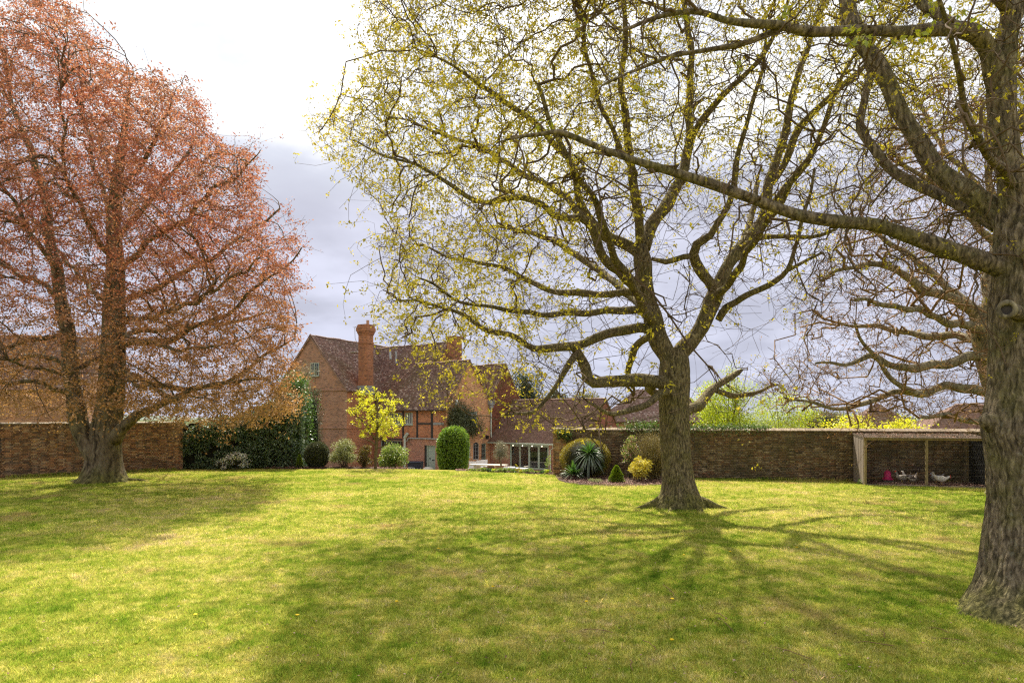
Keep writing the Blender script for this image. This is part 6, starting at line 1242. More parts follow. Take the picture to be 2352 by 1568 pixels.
def spiky(name, label, X, Y, d, R0, n, stem=None, up=.6, seed=1):
    rg = np.random.default_rng(seed); c = np.array(P(X, Y, d)); b = stem if stem else (X, Y, d); bp = P(*b); root = empty(name, bp, label, 'plant')
    if stem: MB().tube([bp - Vector((0,0,.05)), (bp*.55 + Vector(c)*.45) + Vector((-.05,0,0)), Vector(c)], [.085, .075, .09], 10).build('trunk', MAT['stem'], root)
    V = []; F = []; Vg = []; Fg = []
    for i in range(n):
        a = rg.uniform(0, 6.283); e = rg.uniform(-.9 if stem else .05, 1.5); L = R0*rg.uniform(.75, 1.1); dr = np.array([math.cos(a)*math.cos(e), math.sin(a)*math.cos(e), math.sin(e)]); sd_ = np.array([-math.sin(a), math.cos(a), 0]); w = rg.uniform(.018, .03); dst = (V, F) if e > .55 else (Vg, Fg); bb = len(dst[0])
        for k in range(6):
            t = k/5; sag = (1.1 - max(e, 0)*.62) * t*t * L*.5; p = c + dr*L*t - np.array([0, 0, sag]); ww = w*(1 - t**2.2)*(.6 + t*.8 if t < .4 else 1) + .002; up_ = np.array([0, 0, .3*ww]); dst[0].extend([p - sd_*ww + up_, p - up_, p + sd_*ww + up_])
        for k in range(5):
            o = bb + k*3; dst[1].extend([(o, o+1, o+4, o+3), (o+1, o+2, o+5, o+4)])
    mk('blades', V, F, MAT['sword'], root); mk('lower_blades', Vg, Fg, MAT['sword_grey'], root)
spiky('cordyline', 'spiky cordyline palm on a leaning stem in the curved bed', 1353, 1043, 30.2, .80, 230, stem=(1327,1097,30.2), seed=3)
spiky('yucca', 'low spiky yucca at the left end of the curved bed', 1316, 1089, 29.9, .68, 120, seed=5)
def bedding():
    rg = np.random.default_rng(12); n = 15; names = ['first','second','third','fourth','fifth','sixth','seventh','eighth','ninth','tenth','eleventh','twelfth','thirteenth','fourteenth','fifteenth']
    for i in range(n):
        X = 1084 + 12.4*i + rg.uniform(-3, 3); x_ = lambda d: (X-CX)/FOC*d; d = 34.9
        for _ in range(6): d = float(crest(x_(d))) + .22
        m = ['bed_plant', 'rhodo', 'bed_plant', 'laurel_light', 'lime_shrub'][i % 5]; w = rg.uniform(15, 25)
        shrub('bedding_plant', names[i] + ' low plant from the clipped dome along the terrace bed', 'plant', X, d, w, 1087 + i*.30 - rg.uniform(9, 15), m, 340, .06, .03, 'open', group='low plants along the terrace edge', seed=200+i, clumps=10, core=False, depth=.22)
bedding()
shrub('shrub', 'tiny white flowering weed at the foot of the hen run', 'plant', 1975, 27.9, 14, 1100, 'laurel_light', 160, .06, .03, 'open', seed=300, clumps=6, core=False, extra=('white_flower', 30, .05))

# ------------------------------------------------------------------ terrace things
def terrace():
    V = [FE.w(x, y, -1.64) for x, y in ((-3.5, -12.5), (7.5, -12.5), (9.5, -.01), (0, -.01), (-.2, 0))]; V = [FB.w(0, -3.2, -1.64), FE.w(1, -9.5, -1.64), FE.w(6.6, -8.5, -1.64), FE.w(8.2, -.01, -1.64), FE.w(0, -.01, -1.64), FB.w(8.7, -.07, -1.64), FB.w(0, -.07, -1.64)]
    n = len(V); V2 = V + [v - Vector((0,0,.3)) for v in V]; F = [tuple(range(n))] + [(i, i+n, (i+1) % n + n, (i+1) % n) for i in range(n)]
    tag(mk('terrace', V2, F, MAT['paving'], loc=V[0]), 'stone paved terrace in front of the folding doors', 'terrace', kind='structure')
    a, b = P(1196, 1086, 50), P(1262, 1090, 47); a.z, b.z = -1.25, -1.25
    m = MB(); dx = (b-a).normalized(); nrm = Vector((-dx.y, dx.x, 0))
    m.add([a, b, b+nrm*.35, a+nrm*.35, a-Vector((0,0,.6)), b-Vector((0,0,.6)), b+nrm*.35-Vector((0,0,.6)), a+nrm*.35-Vector((0,0,.6))], [(0,1,2,3),(0,4,5,1),(1,5,6,2),(2,6,7,3),(3,7,4,0)])
    # table and chairs
    c = P(1122, 1066, 49.5); tz = -1.64; F_ = Frame((c.x, c.y, tz), .93, -.36); t = empty('garden_table', F_.o, 'long pinkish stone garden table on the terrace', 'table'); top = c.z - tz
    MB().box(-1.35, 1.35, -.5, .5, top-.07, top).build('tabletop', MAT['stone'], t, frame=F_)
    for sx in (-.9, .9): MB().box(sx-.12, sx+.12, -.35, .35, 0, top-.07).build('leg', MAT['stone'], t, frame=F_)
    lab = ['pale garden chair at the left end of the stone table', 'pale garden chair second along behind the stone table', 'pale garden chair nearest the glazed door behind the stone table']
    for i, (X, Y, d) in enumerate(((1084,1061.5,50.5),(1101,1059,51.5),(1110.5,1057.5,52.3))):
        p = P(X, Y, d); Fc = Frame((p.x, p.y, tz), 1, -.1); ch = empty('garden_chair', Fc.o, lab[i], 'chair', 'garden chairs round the stone table'); hb = p.z - tz
        MB().box(-.27, .27, -.25, .25, hb-.45, hb-.40).build('seat', MAT['cushion'], ch, frame=Fc)
        m = MB(); m.add([(-.25,.20,hb-.39),(.25,.20,hb-.39),(.27,.32,hb+.06),(-.27,.32,hb+.06),(-.25,.24,hb-.39),(.25,.24,hb-.39),(.27,.36,hb+.06),(-.27,.36,hb+.06)], BOXF); m.build('backrest', MAT['cushion'], ch, frame=Fc)
        for sx in (-.23, .23):
            for sy in (-.2, .2): MB().tube([(sx, sy, hb-.45), (sx*1.1, sy*1.1, 0)], .018, 5).build('leg', MAT['lead'], ch, frame=Fc)
    # olive in pot
    p = P(1150, 1069, 48); pot = empty('olive_tree', (p.x, p.y, tz), 'grey green potted olive tree in front of the folding doors', 'tree'); hz = p.z - tz
    MB().lathe([(.28,0),(.34,.05),(.40,hz*.5),(.46,hz),(.42,hz),(.40,hz-.08),(.0,hz-.08)], (p.x, p.y, tz), 20).build('pot', MAT['terracotta'], pot)
    MB().tube([P(1152,1072,48), P(1150,1063,48), P(1147,1055,48), P(1150,1045,48)], [.07,.06,.05,.03], 7).build('trunk', MAT['stem'], pot)
    rg = np.random.default_rng(5); K = 60; S = sphere_pts(K, rg)*(rg.random((K,1))**.4); cc = np.array(P(1151, 1035, 48)) + S*[.56, .56, .76]; n = 4200; i = rg.integers(0, K, n); C = cc[i] + rg.normal(size=(n,3))*.09
    v, f = leaves_np(C, rg.normal(size=(n,3)) + [0,0,.5], .085, .022); tag(mk('foliage', v, f, MAT['olive'], pot), kind='stuff')
    st = np.repeat(np.array(P(1150, 1047, 48))[None], K, 0); tt = np.linspace(0,1,4)[None,:,None]; Q = st[:,None]*(1-tt) + cc[:,None]*tt; v, f = tubes_batch(Q, np.full(K,.015), np.full(K,.005), 3); mk('stems', v, f, MAT['stem'], pot)
    # low lounge seat and coffee table
    p = P(1171, 1073, 47); Fs = Frame((p.x, p.y, tz), .9, -.43); s = empty('garden_sofa', Fs.o, 'white low cushioned garden seat beside the terrace bed', 'sofa'); hs = p.z - tz
    m = MB(); pts = []; m.tube([(-.42,0,hs-.10),(.42,0,hs-.10)], .17, 12); m.build('backrest', MAT['cushion'], s, frame=Fs); MB().box(-.45,.45,-.05,.7,hs-.55,hs-.32).build('seat', MAT['cushion'], s, frame=Fs); MB().box(-.42,.42,0,.65,0,hs-.55).build('base', MAT['lead'], s, frame=Fs)
    p = P(1194, 1074.5, 47.5); Ft = Frame((p.x, p.y, tz), .9, -.43); s = empty('coffee_table', Ft.o, 'pale slatted low table right of the white garden seat', 'table'); hs = p.z - tz
    for k in range(5): MB().box(-.5,.5,-.38+k*.155,-.38+k*.155+.14,hs-.04,hs).build('slat', MAT['white'], s, frame=Ft)
    for sx in (-.45,.45):
        for sy in (-.3,.3): MB().box(sx-.03,sx+.03,sy-.03,sy+.03,0,hs-.04).build('leg', MAT['lead'], s, frame=Ft)
    o = m_ = MB(); 
    V = [FE.w(oA_, -1.0, 0) for oA_ in (1.7, 6.6)]; q0 = FE.w(1.6, -2.2, -1.639); q1 = FE.w(7.0, -2.2, -1.639)
    m = MB(); m.box(1.4, 7.0, -2.6, -2.2, -1.639, -1.50); st_ = m.build('stone_step', MAT['kerb'], frame=FE); tag(st_, 'white stone edging below the folding doors', 'step')
    # bin with hand-painted lettering
    p = P(954, 1058.5, 54.2); Fb = Frame((p.x, p.y, GZ+.05), 1, -.12); b = empty('wheelie_bin', Fb.o, 'large navy wheeled bin with white painted lettering by the door', 'bin'); hb = p.z - Fb.o.z
    m = MB(); w0, w1 = .50, .57; m.add([(-w0,-.30,.12),(w0,-.30,.12),(w0,.30,.12),(-w0,.30,.12),(-w1,-.36,hb-.12),(w1,-.36,hb-.12),(w1,.36,hb-.12),(-w1,.36,hb-.12)], BOXF); m.build('body', MAT['navy'], b, frame=Fb)
    m = MB(); m.box(-.60,.60,-.40,.38,hb-.118,hb-.07); m.add([(-.58,-.38,hb-.069),(.58,-.38,hb-.069),(.58,.36,hb-.069),(-.58,.36,hb-.069),(-.52,-.30,hb),(.52,-.30,hb),(.52,.30,hb),(-.52,.30,hb)], BOXF[1:]); lid = m.build('lid', MAT['navy'], b, frame=Fb)
    MB().tube([(-.45,-.44,hb-.16),(.45,-.44,hb-.16)], .02, 6).build('handle', MAT['black'], lid, sub=True)
    for sx in (-.45, .45): MB().tube([(sx-.04,.25,.12),(sx+.04,.25,.12)], .12, 12).build('wheel', MAT['black'], b, frame=Fb)
    for tx, sz, xx, zz in (('JMY', .26, -.50, 1.02-.30), ('2', .46, -.13, .70-.10)):
        cu = bpy.data.curves.new('lettering', 'FONT'); cu.body = tx; cu.size = sz; cu.extrude = .004; o = bpy.data.objects.new('lettering', cu); col.objects.link(o); o.data.materials.append(MAT['white']); o.parent = b
        top_ = P(954, 1071.5 if tx == 'JMY' else 1072.5, 54).z - Fb.o.z; me = bpy.data.meshes.new_from_object(o); bpy.data.objects.remove(o); o = bpy.data.objects.new('lettering', me); col.objects.link(o); o.parent = b; o.rotation_euler = (R(90), 0, Fb.ang); o.location = Fb.w(xx, -.372, top_ - sz*.72) - Fb.o
    for x_, z_ in ((.22, 1074.5), (.47, 1072.5)): zt = P(954, z_, 54).z - Fb.o.z; MB().add([(x_,-.378,zt-.3),(x_+.025,-.378,zt-.3),(x_+.075,-.378,zt),(x_+.05,-.378,zt),(x_,-.366,zt-.3),(x_+.025,-.366,zt-.3),(x_+.075,-.366,zt),(x_+.05,-.366,zt)], BOXF).build('lettering', MAT['white'], b, frame=Fb)
    # kettle barbecue on a brick plinth
    p = P(881.5, 1075.5, 45); pl = empty('brick_plinth', (p.x, p.y, -1.75), 'low brick plinth under the dark ceramic barbecue', 'plinth')
    FP = Frame((p.x, p.y, -1.75), 1, 0); MB().box(-.85,.55,-.4,.4,0,p.z+1.75-.06).build('brickwork', MAT['house_lower'], pl, frame=FP); MB().box(-.9,.6,-.45,.45,p.z+1.75-.059,p.z+1.75).build('top_slab', MAT['terracotta'], pl, frame=FP)
    bb = empty('ceramic_barbecue', p, 'dark green egg shaped barbecue left of the rhododendron', 'barbecue')
    MB().lathe([(.16,0),(.25,.08),(.31,.2),(.33,.28)], tuple(p), 20).build('bowl', MAT['copper_metal'], bb); MB().lathe([(.345,.283),(.345,.33)], tuple(p), 20).build('band', MAT['black'], bb); MB().lathe([(.33,.332),(.31,.42),(.24,.52),(.12,.58),(.05,.60),(.05,.66),(.0,.66)], tuple(p), 20).build('lid', MAT['copper_metal'], bb)
    MB().tube([p+Vector((-.12,-.36,.36)), p+Vector((-.12,-.42,.38)), p+Vector((.12,-.42,.38)), p+Vector((.12,-.36,.36))], .014, 6).build('handle', MAT['black'], bb)
    p = P(977, 1068, 52); rk = empty('boulder', (p.x, p.y, -1.6), 'rounded boulder at the foot of the green door', 'rock'); S = MB(); 
    n_ = 10; V = []; F = []
    for i in range(n_+1):
        for j in range(16): a, e = j/16*6.283, -1.57+3.14*i/n_; r_ = 1+.12*math.sin(a*2+e*3)+.07*math.sin(a*5); V.append((p.x+.35*r_*math.cos(e)*math.cos(a)+.2, p.y+.3*r_*math.cos(e)*math.sin(a), -1.45+(p.z+1.35)*r_*.85*math.sin(e)*.5+.2))
    F = [(i*16+j, i*16+(j+1)%16, (i+1)*16+(j+1)%16, (i+1)*16+j) for i in range(n_) for j in range(16)]; mk('stone', V, F, MAT['stone'], rk, smooth=True)
terrace()

# ------------------------------------------------------------------ hen run, feeder and birds
def hen_run():
    yo = -1.95; t0 = RF.hx(1988, yo); t1 = RF.hx(2268, yo); tm = RF.hx(2129, yo); zf = 1.93; zb = 2.05
    o = RF.w(t0, yo, 0); F = Frame(o, RF.a[0], RF.a[1]); w = t1 - t0; xm = tm - t0; D_ = 1.85
    r = empty('hen_run', o, 'timber and wire hen run built against the right brick wall', 'hen run')
    for x, h, y in ((0, zf, 0), (xm, zf, 0), (w, zf, 0), (0.05, zb, D_-.06), (w, zb, D_-.06)): MB().box(x-.045, x+.045, y, y+.09, -.1, h).build('post', MAT['post'], r, frame=F)
    nb = 12; 
    for i in range(nb):                                # side boards
        y0_ = .10 + i*(D_-.2)/nb; h = zf + (zb-zf)*y0_/D_; MB().box(-.055 + (i % 3)*.004, -.03 + (i % 3)*.004, y0_, y0_+(D_-.2)/nb-.01, .0, h-.02).build('side_board', MAT['board'], r, frame=F)
    MB().box(-.06, w+.06, -.02, .07, zf-.095, zf-.001).build('top_rail', MAT['post'], r, frame=F)
    for i in range(2): MB().box(w*i/2*1.0+.3*i, w*(i+1)/2+.3-.32*i, -.05, -.005, -.02, .07 - .01*i).build('base_board', MAT['board'], r, frame=F)
    ns = 11
    for i in range(ns):                                # roof boards with gaps, running along the front
        y = -.10 + i*(D_+.1)/ns; z = zf + (zb-zf)*y/D_; MB().box(-.08, w+.10, y, y+.105, z+.0, z+.02).build('roof_board', MAT['board'], r, frame=F)
    for x in (0, xm, w): MB().add([(x-.03,.09,zf-.05),(x+.03,.09,zf-.05),(x+.03,D_,zb-.05),(x-.03,D_,zb-.05),(x-.03,.09,zf-.002),(x+.03,.09,zf-.002),(x+.03,D_,zb-.002),(x-.03,D_,zb-.002)], BOXF).build('rafter', MAT['post'], r, frame=F)
    MB().box(w+.02, w+.04, .3, D_, 0, zf).build('felt_panel', MAT['black'], r, frame=F)
    parts = []
    lines = [np.array([(x, .03, 0), (x, .03, zf-.1)]) for x in np.arange(.08, w, .06)] + [np.array([(0, .03, z), (w, .03, z)]) for z in np.arange(.1, zf-.1, .06)]
    for l in lines: parts.append(tube_np(l, .0012, 3))
    V, Fq = cat_vf(parts); o_ = mk('wire_mesh', V, Fq, MAT['wire'], r, frame=F); tag(o_, kind='stuff')
    rg = np.random.default_rng(3); n = 900; C = np.c_[rg.uniform(-.1, w, n), rg.uniform(-.1, D_, n), np.zeros(n)]; C[:, 2] = zf + .03 + (zb-zf)*C[:, 1]/D_; v, f = leaves_np(C, np.c_[rg.normal(size=(n, 2)), rg.normal(size=n)*.15], .07, .03, flat=.6)
    tag(mk('fallen_leaves', v, f, MAT['chips'], r, frame=F), kind='stuff')
    m = MB(); xs = np.linspace(-.02, w+.02, 24); ys = np.linspace(-.0, D_-.02, 8); V = [(x, y, .035 + .03*math.sin(x*5+y*3) + .025*math.sin(x*2.3-y*6)) for y in ys for x in xs]; Fq = [(j*24+i, j*24+i+1, (j+1)*24+i+1, (j+1)*24+i) for j in range(7) for i in range(23)]
    mk('litter_floor', V, Fq, MAT['soil'], r, frame=F, smooth=True); n = 9000; C = np.c_[rg.uniform(0, w, n), rg.uniform(0, D_, n), rg.uniform(.04, .10, n)]; v, f = leaves_np(C, rg.normal(size=(n, 3))*[1, 1, .3], .06, .02, flat=.6); tag(mk('wood_chips', v, f, MAT['chips'], r, frame=F), kind='stuff')
    def at(x, y, z): return tuple(F.w(x, y, z))
    # twigs lying on the roof, poles inside
    for i, (xa, xb, y) in enumerate(((.5,1.5,.4),(1.9,2.5,.2),(2.6,3.4,.6))):
        p = [F.w(xa + (xb-xa)*t, y + .06*math.sin(t*5), zf + .07 + .02*math.sin(t*7) + (.12*t if i == 1 else 0)) for t in np.linspace(0, 1, 7)]; s = MB().tube(p, .012, 5).build('fallen_twig', MAT['twig_pale'], loc=p[0]); tag(s, ['curved twig lying on the left of the hen run roof', 'short twig sticking up from the hen run roof', 'fallen twig on the right half of the hen run roof'][i], 'twig', 'twigs on the hen run roof')
    p = [F.w(x, 1.15, z) for x, z in ((.08, .20), (.6, .22), (1.1, .20), (1.7, .24))]; tag(MB().tube(p, .035, 8).build('perch_pole', MAT['twig_pale'], loc=p[0]), 'low grey branch perch at the left of the hen run', 'perch')
    p = [F.w(x, 1.25, z) for x, z in ((1.72, .36), (2.2, .42), (2.75, .50))]; tag(MB().tube(p, .028, 8).build('perch_pole', MAT['twig_pale'], loc=p[0]), 'sloping branch perch behind the middle post', 'perch')
    # feeder
    fx = F.hx(2038.5, 1.0); b = F.w(fx, 1.0, .17); fe = empty('poultry_feeder', b, 'bright pink bell shaped poultry feeder in the hen run', 'feeder')
    MB().lathe([(.19,0),(.215,.01),(.215,.05),(.17,.06),(.0,.06)], tuple(b), 20).build('tray', MAT['pinkplastic'], fe); MB().lathe([(.15,.061),(.135,.2),(.115,.33),(.08,.36),(.0,.36)], tuple(b), 20).build('hopper', MAT['pinkplastic'], fe); MB().tube([b+Vector((-.05,0,.36)), b+Vector((-.04,0,.41)), b+Vector((.04,0,.41)), b+Vector((.05,0,.36))], .008, 5).build('handle', MAT['pinkplastic'], fe)
    st = MB().box(fx-.2, fx+.2, .8, 1.2, .03, .168).build('feeder_stand', MAT['wood_dark'], frame=F); tag(st, 'dark block under the pink feeder', 'block')
    # birds
    def fm(name, a, b_, sc=26):
        g = G(name); n_ = g.noise(g.co(), sc, 4, .6); return g.bsdf(g.ramp(n_, [(.42, a), (.58, b_)]), .85)
    GREY = fm('feather_grey', (.16,.13,.12), (.50,.44,.40)); WHT = fm('feather_white', (.62,.57,.52), (.78,.75,.70), 12); BRN = fm('feather_brown', (.035,.022,.018), (.10,.06,.045)); BUFF = fm('feather_buff', (.36,.25,.19), (.60,.50,.44)); RED = simple('comb_red', (.55,.05,.03), .5, .15, 12); BK = simple('beak_horn', (.45,.30,.12), .5, .1, 12); LEG = simple('leg_yellow', (.50,.34,.12), .6, .1, 12); PIED = fm('feather_pied', (.05,.05,.055), (.74,.70,.66), 9); SIL = fm('feather_silver', (.20,.21,.23), (.48,.48,.48), 20)
    def bird(label, pos, ang, s, body, neck, headm, wing, pose='stand', comb=1.0, name='hen'):
        spines = {'stand': [(-.50,.60,.015),(-.44,.57,.05),(-.34,.50,.10),(-.20,.43,.155),(-.02,.39,.19),(.14,.40,.185),(.26,.46,.14),(.32,.55,.095),(.35,.64,.070),(.37,.71,.062),(.40,.765,.064),(.44,.78,.055),(.475,.77,.03),(.485,.768,.008)],
                  'feed': [(-.50,.66,.015),(-.44,.60,.05),(-.33,.50,.10),(-.18,.41,.155),(.0,.36,.185),(.16,.345,.175),(.28,.36,.13),(.38,.39,.09),(.46,.42,.068),(.53,.45,.062),(.59,.47,.062),(.63,.465,.05),(.66,.45,.028),(.67,.445,.008)],
                  'low': [(-.46,.50,.015),(-.40,.48,.05),(-.30,.44,.10),(-.15,.38,.16),(.0,.35,.19),(.13,.36,.175),(.22,.43,.12),(.26,.50,.085),(.28,.56,.068),(.30,.61,.064),(.34,.64,.062),(.38,.64,.05),(.41,.63,.03),(.42,.628,.008)]}
        sp = np.array(spines[pose]); A = smooth_path([(x, 0, z, r) for x, z, r in sp], .035); Q = A[:, :3]; V, Fq = tube_np(Q, np.abs(A[:, 3])+.001, 14); n = len(Q)
        V = V.reshape(n, 14, 3); V[:, :, 1] *= .86; V = V.reshape(-1, 3); xn = Q[:, 0]; hs = sp[9, 0]; nk = sp[6, 0]
        mi = [2 if xn[i//14] > hs else (1 if xn[i//14] > nk else 0) for i in range(len(Fq))]
        ca, sa = math.cos(ang), math.sin(ang)
        def W(v): v = np.asarray(v, float)*s; return np.stack([pos[0]+v[..., 0]*ca-v[..., 1]*sa, pos[1]+v[..., 0]*sa+v[..., 1]*ca, pos[2]+v[..., 2]], -1)
        root = empty(name, pos, label, name, 'poultry in the hen run'); mk('body', W(V), Fq, [body, neck, headm], root, smooth=True, mi=mi)
        hx_, hz_ = sp[11, 0], sp[11, 1]
        m = MB(); V = [(hx_+.035,-.018,hz_+.012),(hx_+.035,.018,hz_+.012),(hx_+.035,.014,hz_-.016),(hx_+.035,-.014,hz_-.016),(hx_+.10,0,hz_-.018)]; mk('beak', W(V), [(0,1,4),(1,2,4),(2,3,4),(3,0,4),(0,3,2,1)], BK, root)
        if comb:
            pts = [(-.05,.02),(-.045,.075),(-.02,.055),(-.005,.105),(.015,.065),(.035,.09),(.05,.03)]; V = [(hx_+x*comb-.01, y, hz_+.02+z*comb) for y in (-.008,.008) for x, z in pts]; k = len(pts); mk('comb', W(V), [tuple(range(k)), tuple(range(2*k-1, k-1, -1))] + [(i, k+i, k+(i+1)%k, (i+1)%k) for i in range(k)], RED, root)
            for sy in (-.018,.018): v_, f_ = tube_np(np.array([(hx_+.02,sy,hz_-.02),(hx_+.022,sy,hz_-.05),(hx_+.018,sy,hz_-.085)]), np.array([.012,.018,.008])*comb, 6); mk('wattle', W(v_), f_, RED, root)
        for sy in (-1, 1):
            V = []; kk = 10
            for i in range(7):
                t = i/6; x = .17-.50*t; hh = .115*math.sin(math.pi*(t*.82+.12)); zc = sp[4, 1]+.03+.07*t
                for j in range(kk): a = j/kk*6.283; V.append((x, sy*(.135+.028*math.cos(a)*math.sin(math.pi*(t*.8+.15))-.05*t*t), zc+hh*math.sin(a)))
            Fw = [(i*kk+j, i*kk+(j+1)%kk, (i+1)*kk+(j+1)%kk, (i+1)*kk+j) for i in range(6) for j in range(kk)] + [tuple(range(kk)), tuple(range(6*kk, 7*kk))]; mk('wing', W(V), Fw, wing, root, smooth=True)
            lp = np.array([(.02, sy*.07, sp[4,1]-.12), (.05, sy*.075, .2), (.02, sy*.075, .02)]); v_, f_ = tube_np(lp, np.array([.05,.02,.014]), 7); V = [v_]; Fs_ = [f_]; b_ = len(v_)
            for a in (-.5, 0, .5, math.pi): v2, f2 = tube_np(np.array([(.02,sy*.075,.018),(.02+.085*math.cos(a), sy*.075+.085*math.sin(a),.008)]), np.array([.011,.006]), 5); V.append(v2); Fs_.append(f2+b_); b_ += len(v2)
            mk('leg', W(np.concatenate(V)), np.concatenate(Fs_), LEG, root)
        V = []; Ft = []; tx, tz_ = sp[1, 0], sp[1, 1]
        for i in range(7):
            a = -.6+.2*i; b_ = len(V); c_, s_ = math.cos(.85+abs(a)*.3), math.sin(.85+abs(a)*.3)
            for r0_, w_ in ((0, .03), (.11, .038), (.20, .012)): V += [(tx+.05-r0_*c_, a*.09*(1+r0_*4)-w_/2, tz_+r0_*s_), (tx+.05-r0_*c_, a*.09*(1+r0_*4)+w_/2, tz_+r0_*s_), (tx+.062-r0_*c_, a*.09*(1+r0_*4), tz_+.012+r0_*s_)]
            for k in range(2): o_ = b_+k*3; Ft += [(o_,o_+1,o_+4,o_+3),(o_+1,o_+2,o_+5,o_+4),(o_+2,o_,o_+3,o_+5)]
        mk('tail', W(V), Ft, wing, root)
    def fp(X, y, z=.07): x = F.hx(X, y); return tuple(F.w(x, y, z))
    bird('grey speckled hen with red face standing nearest the pink feeder', fp(2073, .55), math.radians(150), .60, GREY, GREY, RED, GREY, 'stand', .8)
    bird('white headed hen with grey wings behind the speckled hen', fp(2088, .8), math.radians(165), .60, GREY, WHT, WHT, GREY, 'stand', .35)
    bird('mottled grey buff hen crouching left of the middle post', fp(2096, .45), math.radians(12), .56, GREY, BUFF, BUFF, BRN, 'low', 0)
    bird('dark brown hen perched upright behind the others', fp(2106, 1.25, .34), math.radians(205), .60, BRN, BRN, BUFF, BRN, 'stand', .4)
    bird('black and white pied hen with grey head right of the post', fp(2151, .9), math.radians(172), .60, PIED, SIL, SIL, PIED, 'low', .5)
    bird('white hen with red comb pecking in front of the pied hen', fp(2160, .35), math.radians(5), .66, WHT, WHT, RED, WHT, 'feed', .9)
hen_run()

# ------------------------------------------------------------------ small things on the lawn
def lawn_bits():
    D = [(449,1421,'dandelion in the left foreground shade'), (683,1422,'dandelion left of centre near the shadow edge'), (911,1390,'lone dandelion between centre shadows'), (1007,1266,'dandelion in the dark shade beyond the centre lawn'), (1132,1355,'dandelion straight ahead in the centre lawn'), (1347,1390,'big dandelion right of centre'), (1544,1384,'dandelion in deep shade below the oak'), (1543,1480,'nearest dandelion, right of centre foreground'), (1571,1281,'faint dandelion in front of the oak trunk'), (1677,1273,'dandelion right of the oak shadow'), (1830,1263,'dandelion out toward the hen run')]
    for X, Y, lab in D:
        p = P(X, Y, gd(Y)); p.z = .035 + .02; root = empty('dandelion', (p.x, p.y, 0), lab, 'flower', 'dandelions in the lawn')
        MB().tube([(p.x, p.y, -.01), (p.x+.006, p.y, p.z)], .0025, 5).build('stem', MAT['bed_plant'], root)
        MB().lathe([(.006,0),(.024,.008),(.026,.016),(.015,.022),(.0,.022)], tuple(p), 12).build('flower_head', MAT['yellow_flower'], root)
    S = [((1273,1308),(1315,1327)),((1524,1347),(1550,1374)),((1650,1423),(1685,1457)),((1640,1412),(1672,1425)),((1779,1492),(1862,1521)),((1959,1480),(2050,1489)),((2133,1446),(2182,1459)),((2147,1470),(2230,1483)),((1341,1451),(1408,1459)),((1480,1476),(1505,1498)),((2020,1450),(2034,1472)),((1448,1520),(1455,1545))]
    names = ['thin pale stick lying beyond the big dandelion', 'fallen stick in the shade below the oak', 'brown stick lying right of the shaded dandelion', 'short stick crossing near the brown one', 'long straw coloured twig in the right foreground', 'long thin twig left of the massive trunk foreground', 'twig lying before the massive trunk roots', 'nearest long twig below the massive trunk', 'thin twig in front of the dandelion at right of centre', 'bent stick left of the nearest dandelion', 'short upright leaning twig in the right foreground', 'small dry stick at the bottom of the lawn']
    for (a, b), lab in zip(S, names):
        p, q_ = P(*a, gd(a[1])), P(*b, gd(b[1])); pts = [p.lerp(q_, t) + Vector((0, 0, .035 + .02*math.sin(t*3.1))) + Vector((random.uniform(-1,1), random.uniform(-1,1), 0))*.02 for t in np.linspace(0, 1, 6)]
        o = MB().tube(pts, .005, 5).build('fallen_stick', MAT['twig_pale'], loc=pts[0]); tag(o, lab, 'stick', 'sticks lying on the lawn')
lawn_bits()

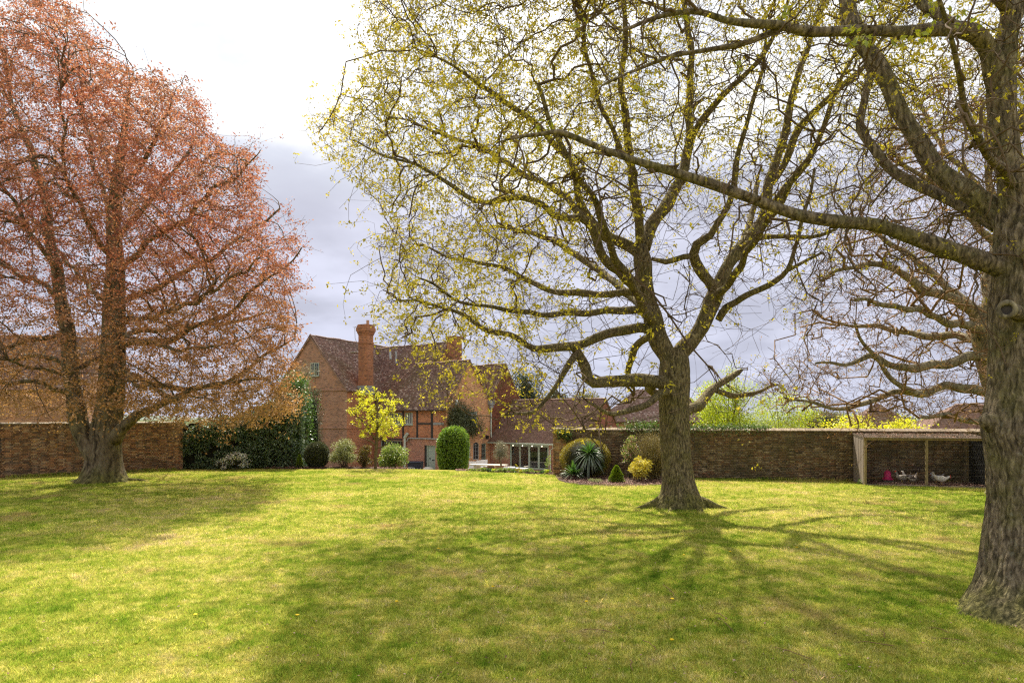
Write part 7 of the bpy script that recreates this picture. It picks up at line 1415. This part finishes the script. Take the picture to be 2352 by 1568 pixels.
def ground_detail():
    rg = np.random.default_rng(91); V = []; Fn = 0
    def blades(C, h, w, lean):
        n = len(C); a = rg.uniform(0, 6.28, n); b = rg.uniform(0, 6.28, n); S = np.c_[np.cos(a), np.sin(a), 0*a]; T = np.c_[np.cos(b)*lean, np.sin(b)*lean, np.ones(n)]; h = h[:, None]; w = w[:, None]
        m = C + T*h*[.45, .45, .6]; t = C + T*h*[1, 1, .92]; return np.stack([C - S*w, C + S*w, m + S*w*.8, t, m - S*w*.8], 1).reshape(-1, 3)
    # longer grass left round the trunks
    for (cx, cy, r0, r1, n) in ((5.12, 20.85, .55, 1.05, 2600), (7.52, 9.75, .80, 1.15, 2600), (-17.3, 29.0, 1.0, 1.7, 2200)):
        a = rg.uniform(0, 6.28, n); r = r0 + (r1-r0)*rg.random(n)**1.6; C = np.c_[cx + np.cos(a)*r, cy + np.sin(a)*r*.9, np.full(n, .0)]
        cl = .6 + .6*vnoise(C, 3, 4); V.append(blades(C, rg.uniform(.05, .13, n)*np.clip(cl, .3, 1.3), rg.uniform(.003, .006, n), rg.uniform(.2, .9, (n))))
    for (A_, B_) in ((RW_A, RW_B), (LW_A, LW_B)):      # weeds along the wall feet
        n = 3600; s_ = rg.random(n); s_ = s_[vnoise(np.c_[s_*30, s_*0, s_*0], 1.1, 3) > -.25]; n = len(s_); C = np.c_[A_[0] + (B_[0]-A_[0])*s_, A_[1] + (B_[1]-A_[1])*s_ - .10 - .28*rg.random(n)**2, 0*s_]; V.append(blades(C, rg.uniform(.05, .20, n), rg.uniform(.005, .010, n), rg.uniform(.1, .8, n)))
    # stray longer tufts close to the viewer
    K = 900; y = 6.8 + 8*rg.random(K)**1.3; x = rg.uniform(-.8, .8, K)*y; i = rg.integers(0, K, 9000); C = np.c_[x[i], y[i], np.zeros(9000)] + rg.normal(size=(9000, 3))*[.035, .035, 0]
    C = C[C[:, 1] > 6.4]; n = len(C); V.append(blades(C, rg.uniform(.035, .095, n), rg.uniform(.0025, .0045, n), rg.uniform(.3, 1.3, n)))
    V = np.concatenate(V); F = [(k*5, k*5+1, k*5+2, k*5+3, k*5+4) for k in range(len(V)//5)]
    tag(mk('long_grass', V, F, MAT['grass'], loc=(0, 10, 0)), 'longer grass tufts round the trunks and in the near lawn', 'grass', kind='stuff')
    n = 1500; y = 7 + 26*rg.random(n)**1.5; x = rg.uniform(-.78, .78, n)*y; C = np.c_[x, y, np.full(n, .045)]; C = C[y < crest(x) - 1]; D = rg.normal(size=(len(C), 3)); D[:, 2] *= .25
    v, f = leaves_np(C, D, .035, .022, flat=.6); tag(mk('leaf_litter', v, f, MAT['chips'], loc=(0, 10, 0)), 'small dead leaves scattered over the lawn', 'leaves', kind='stuff')
ground_detail()
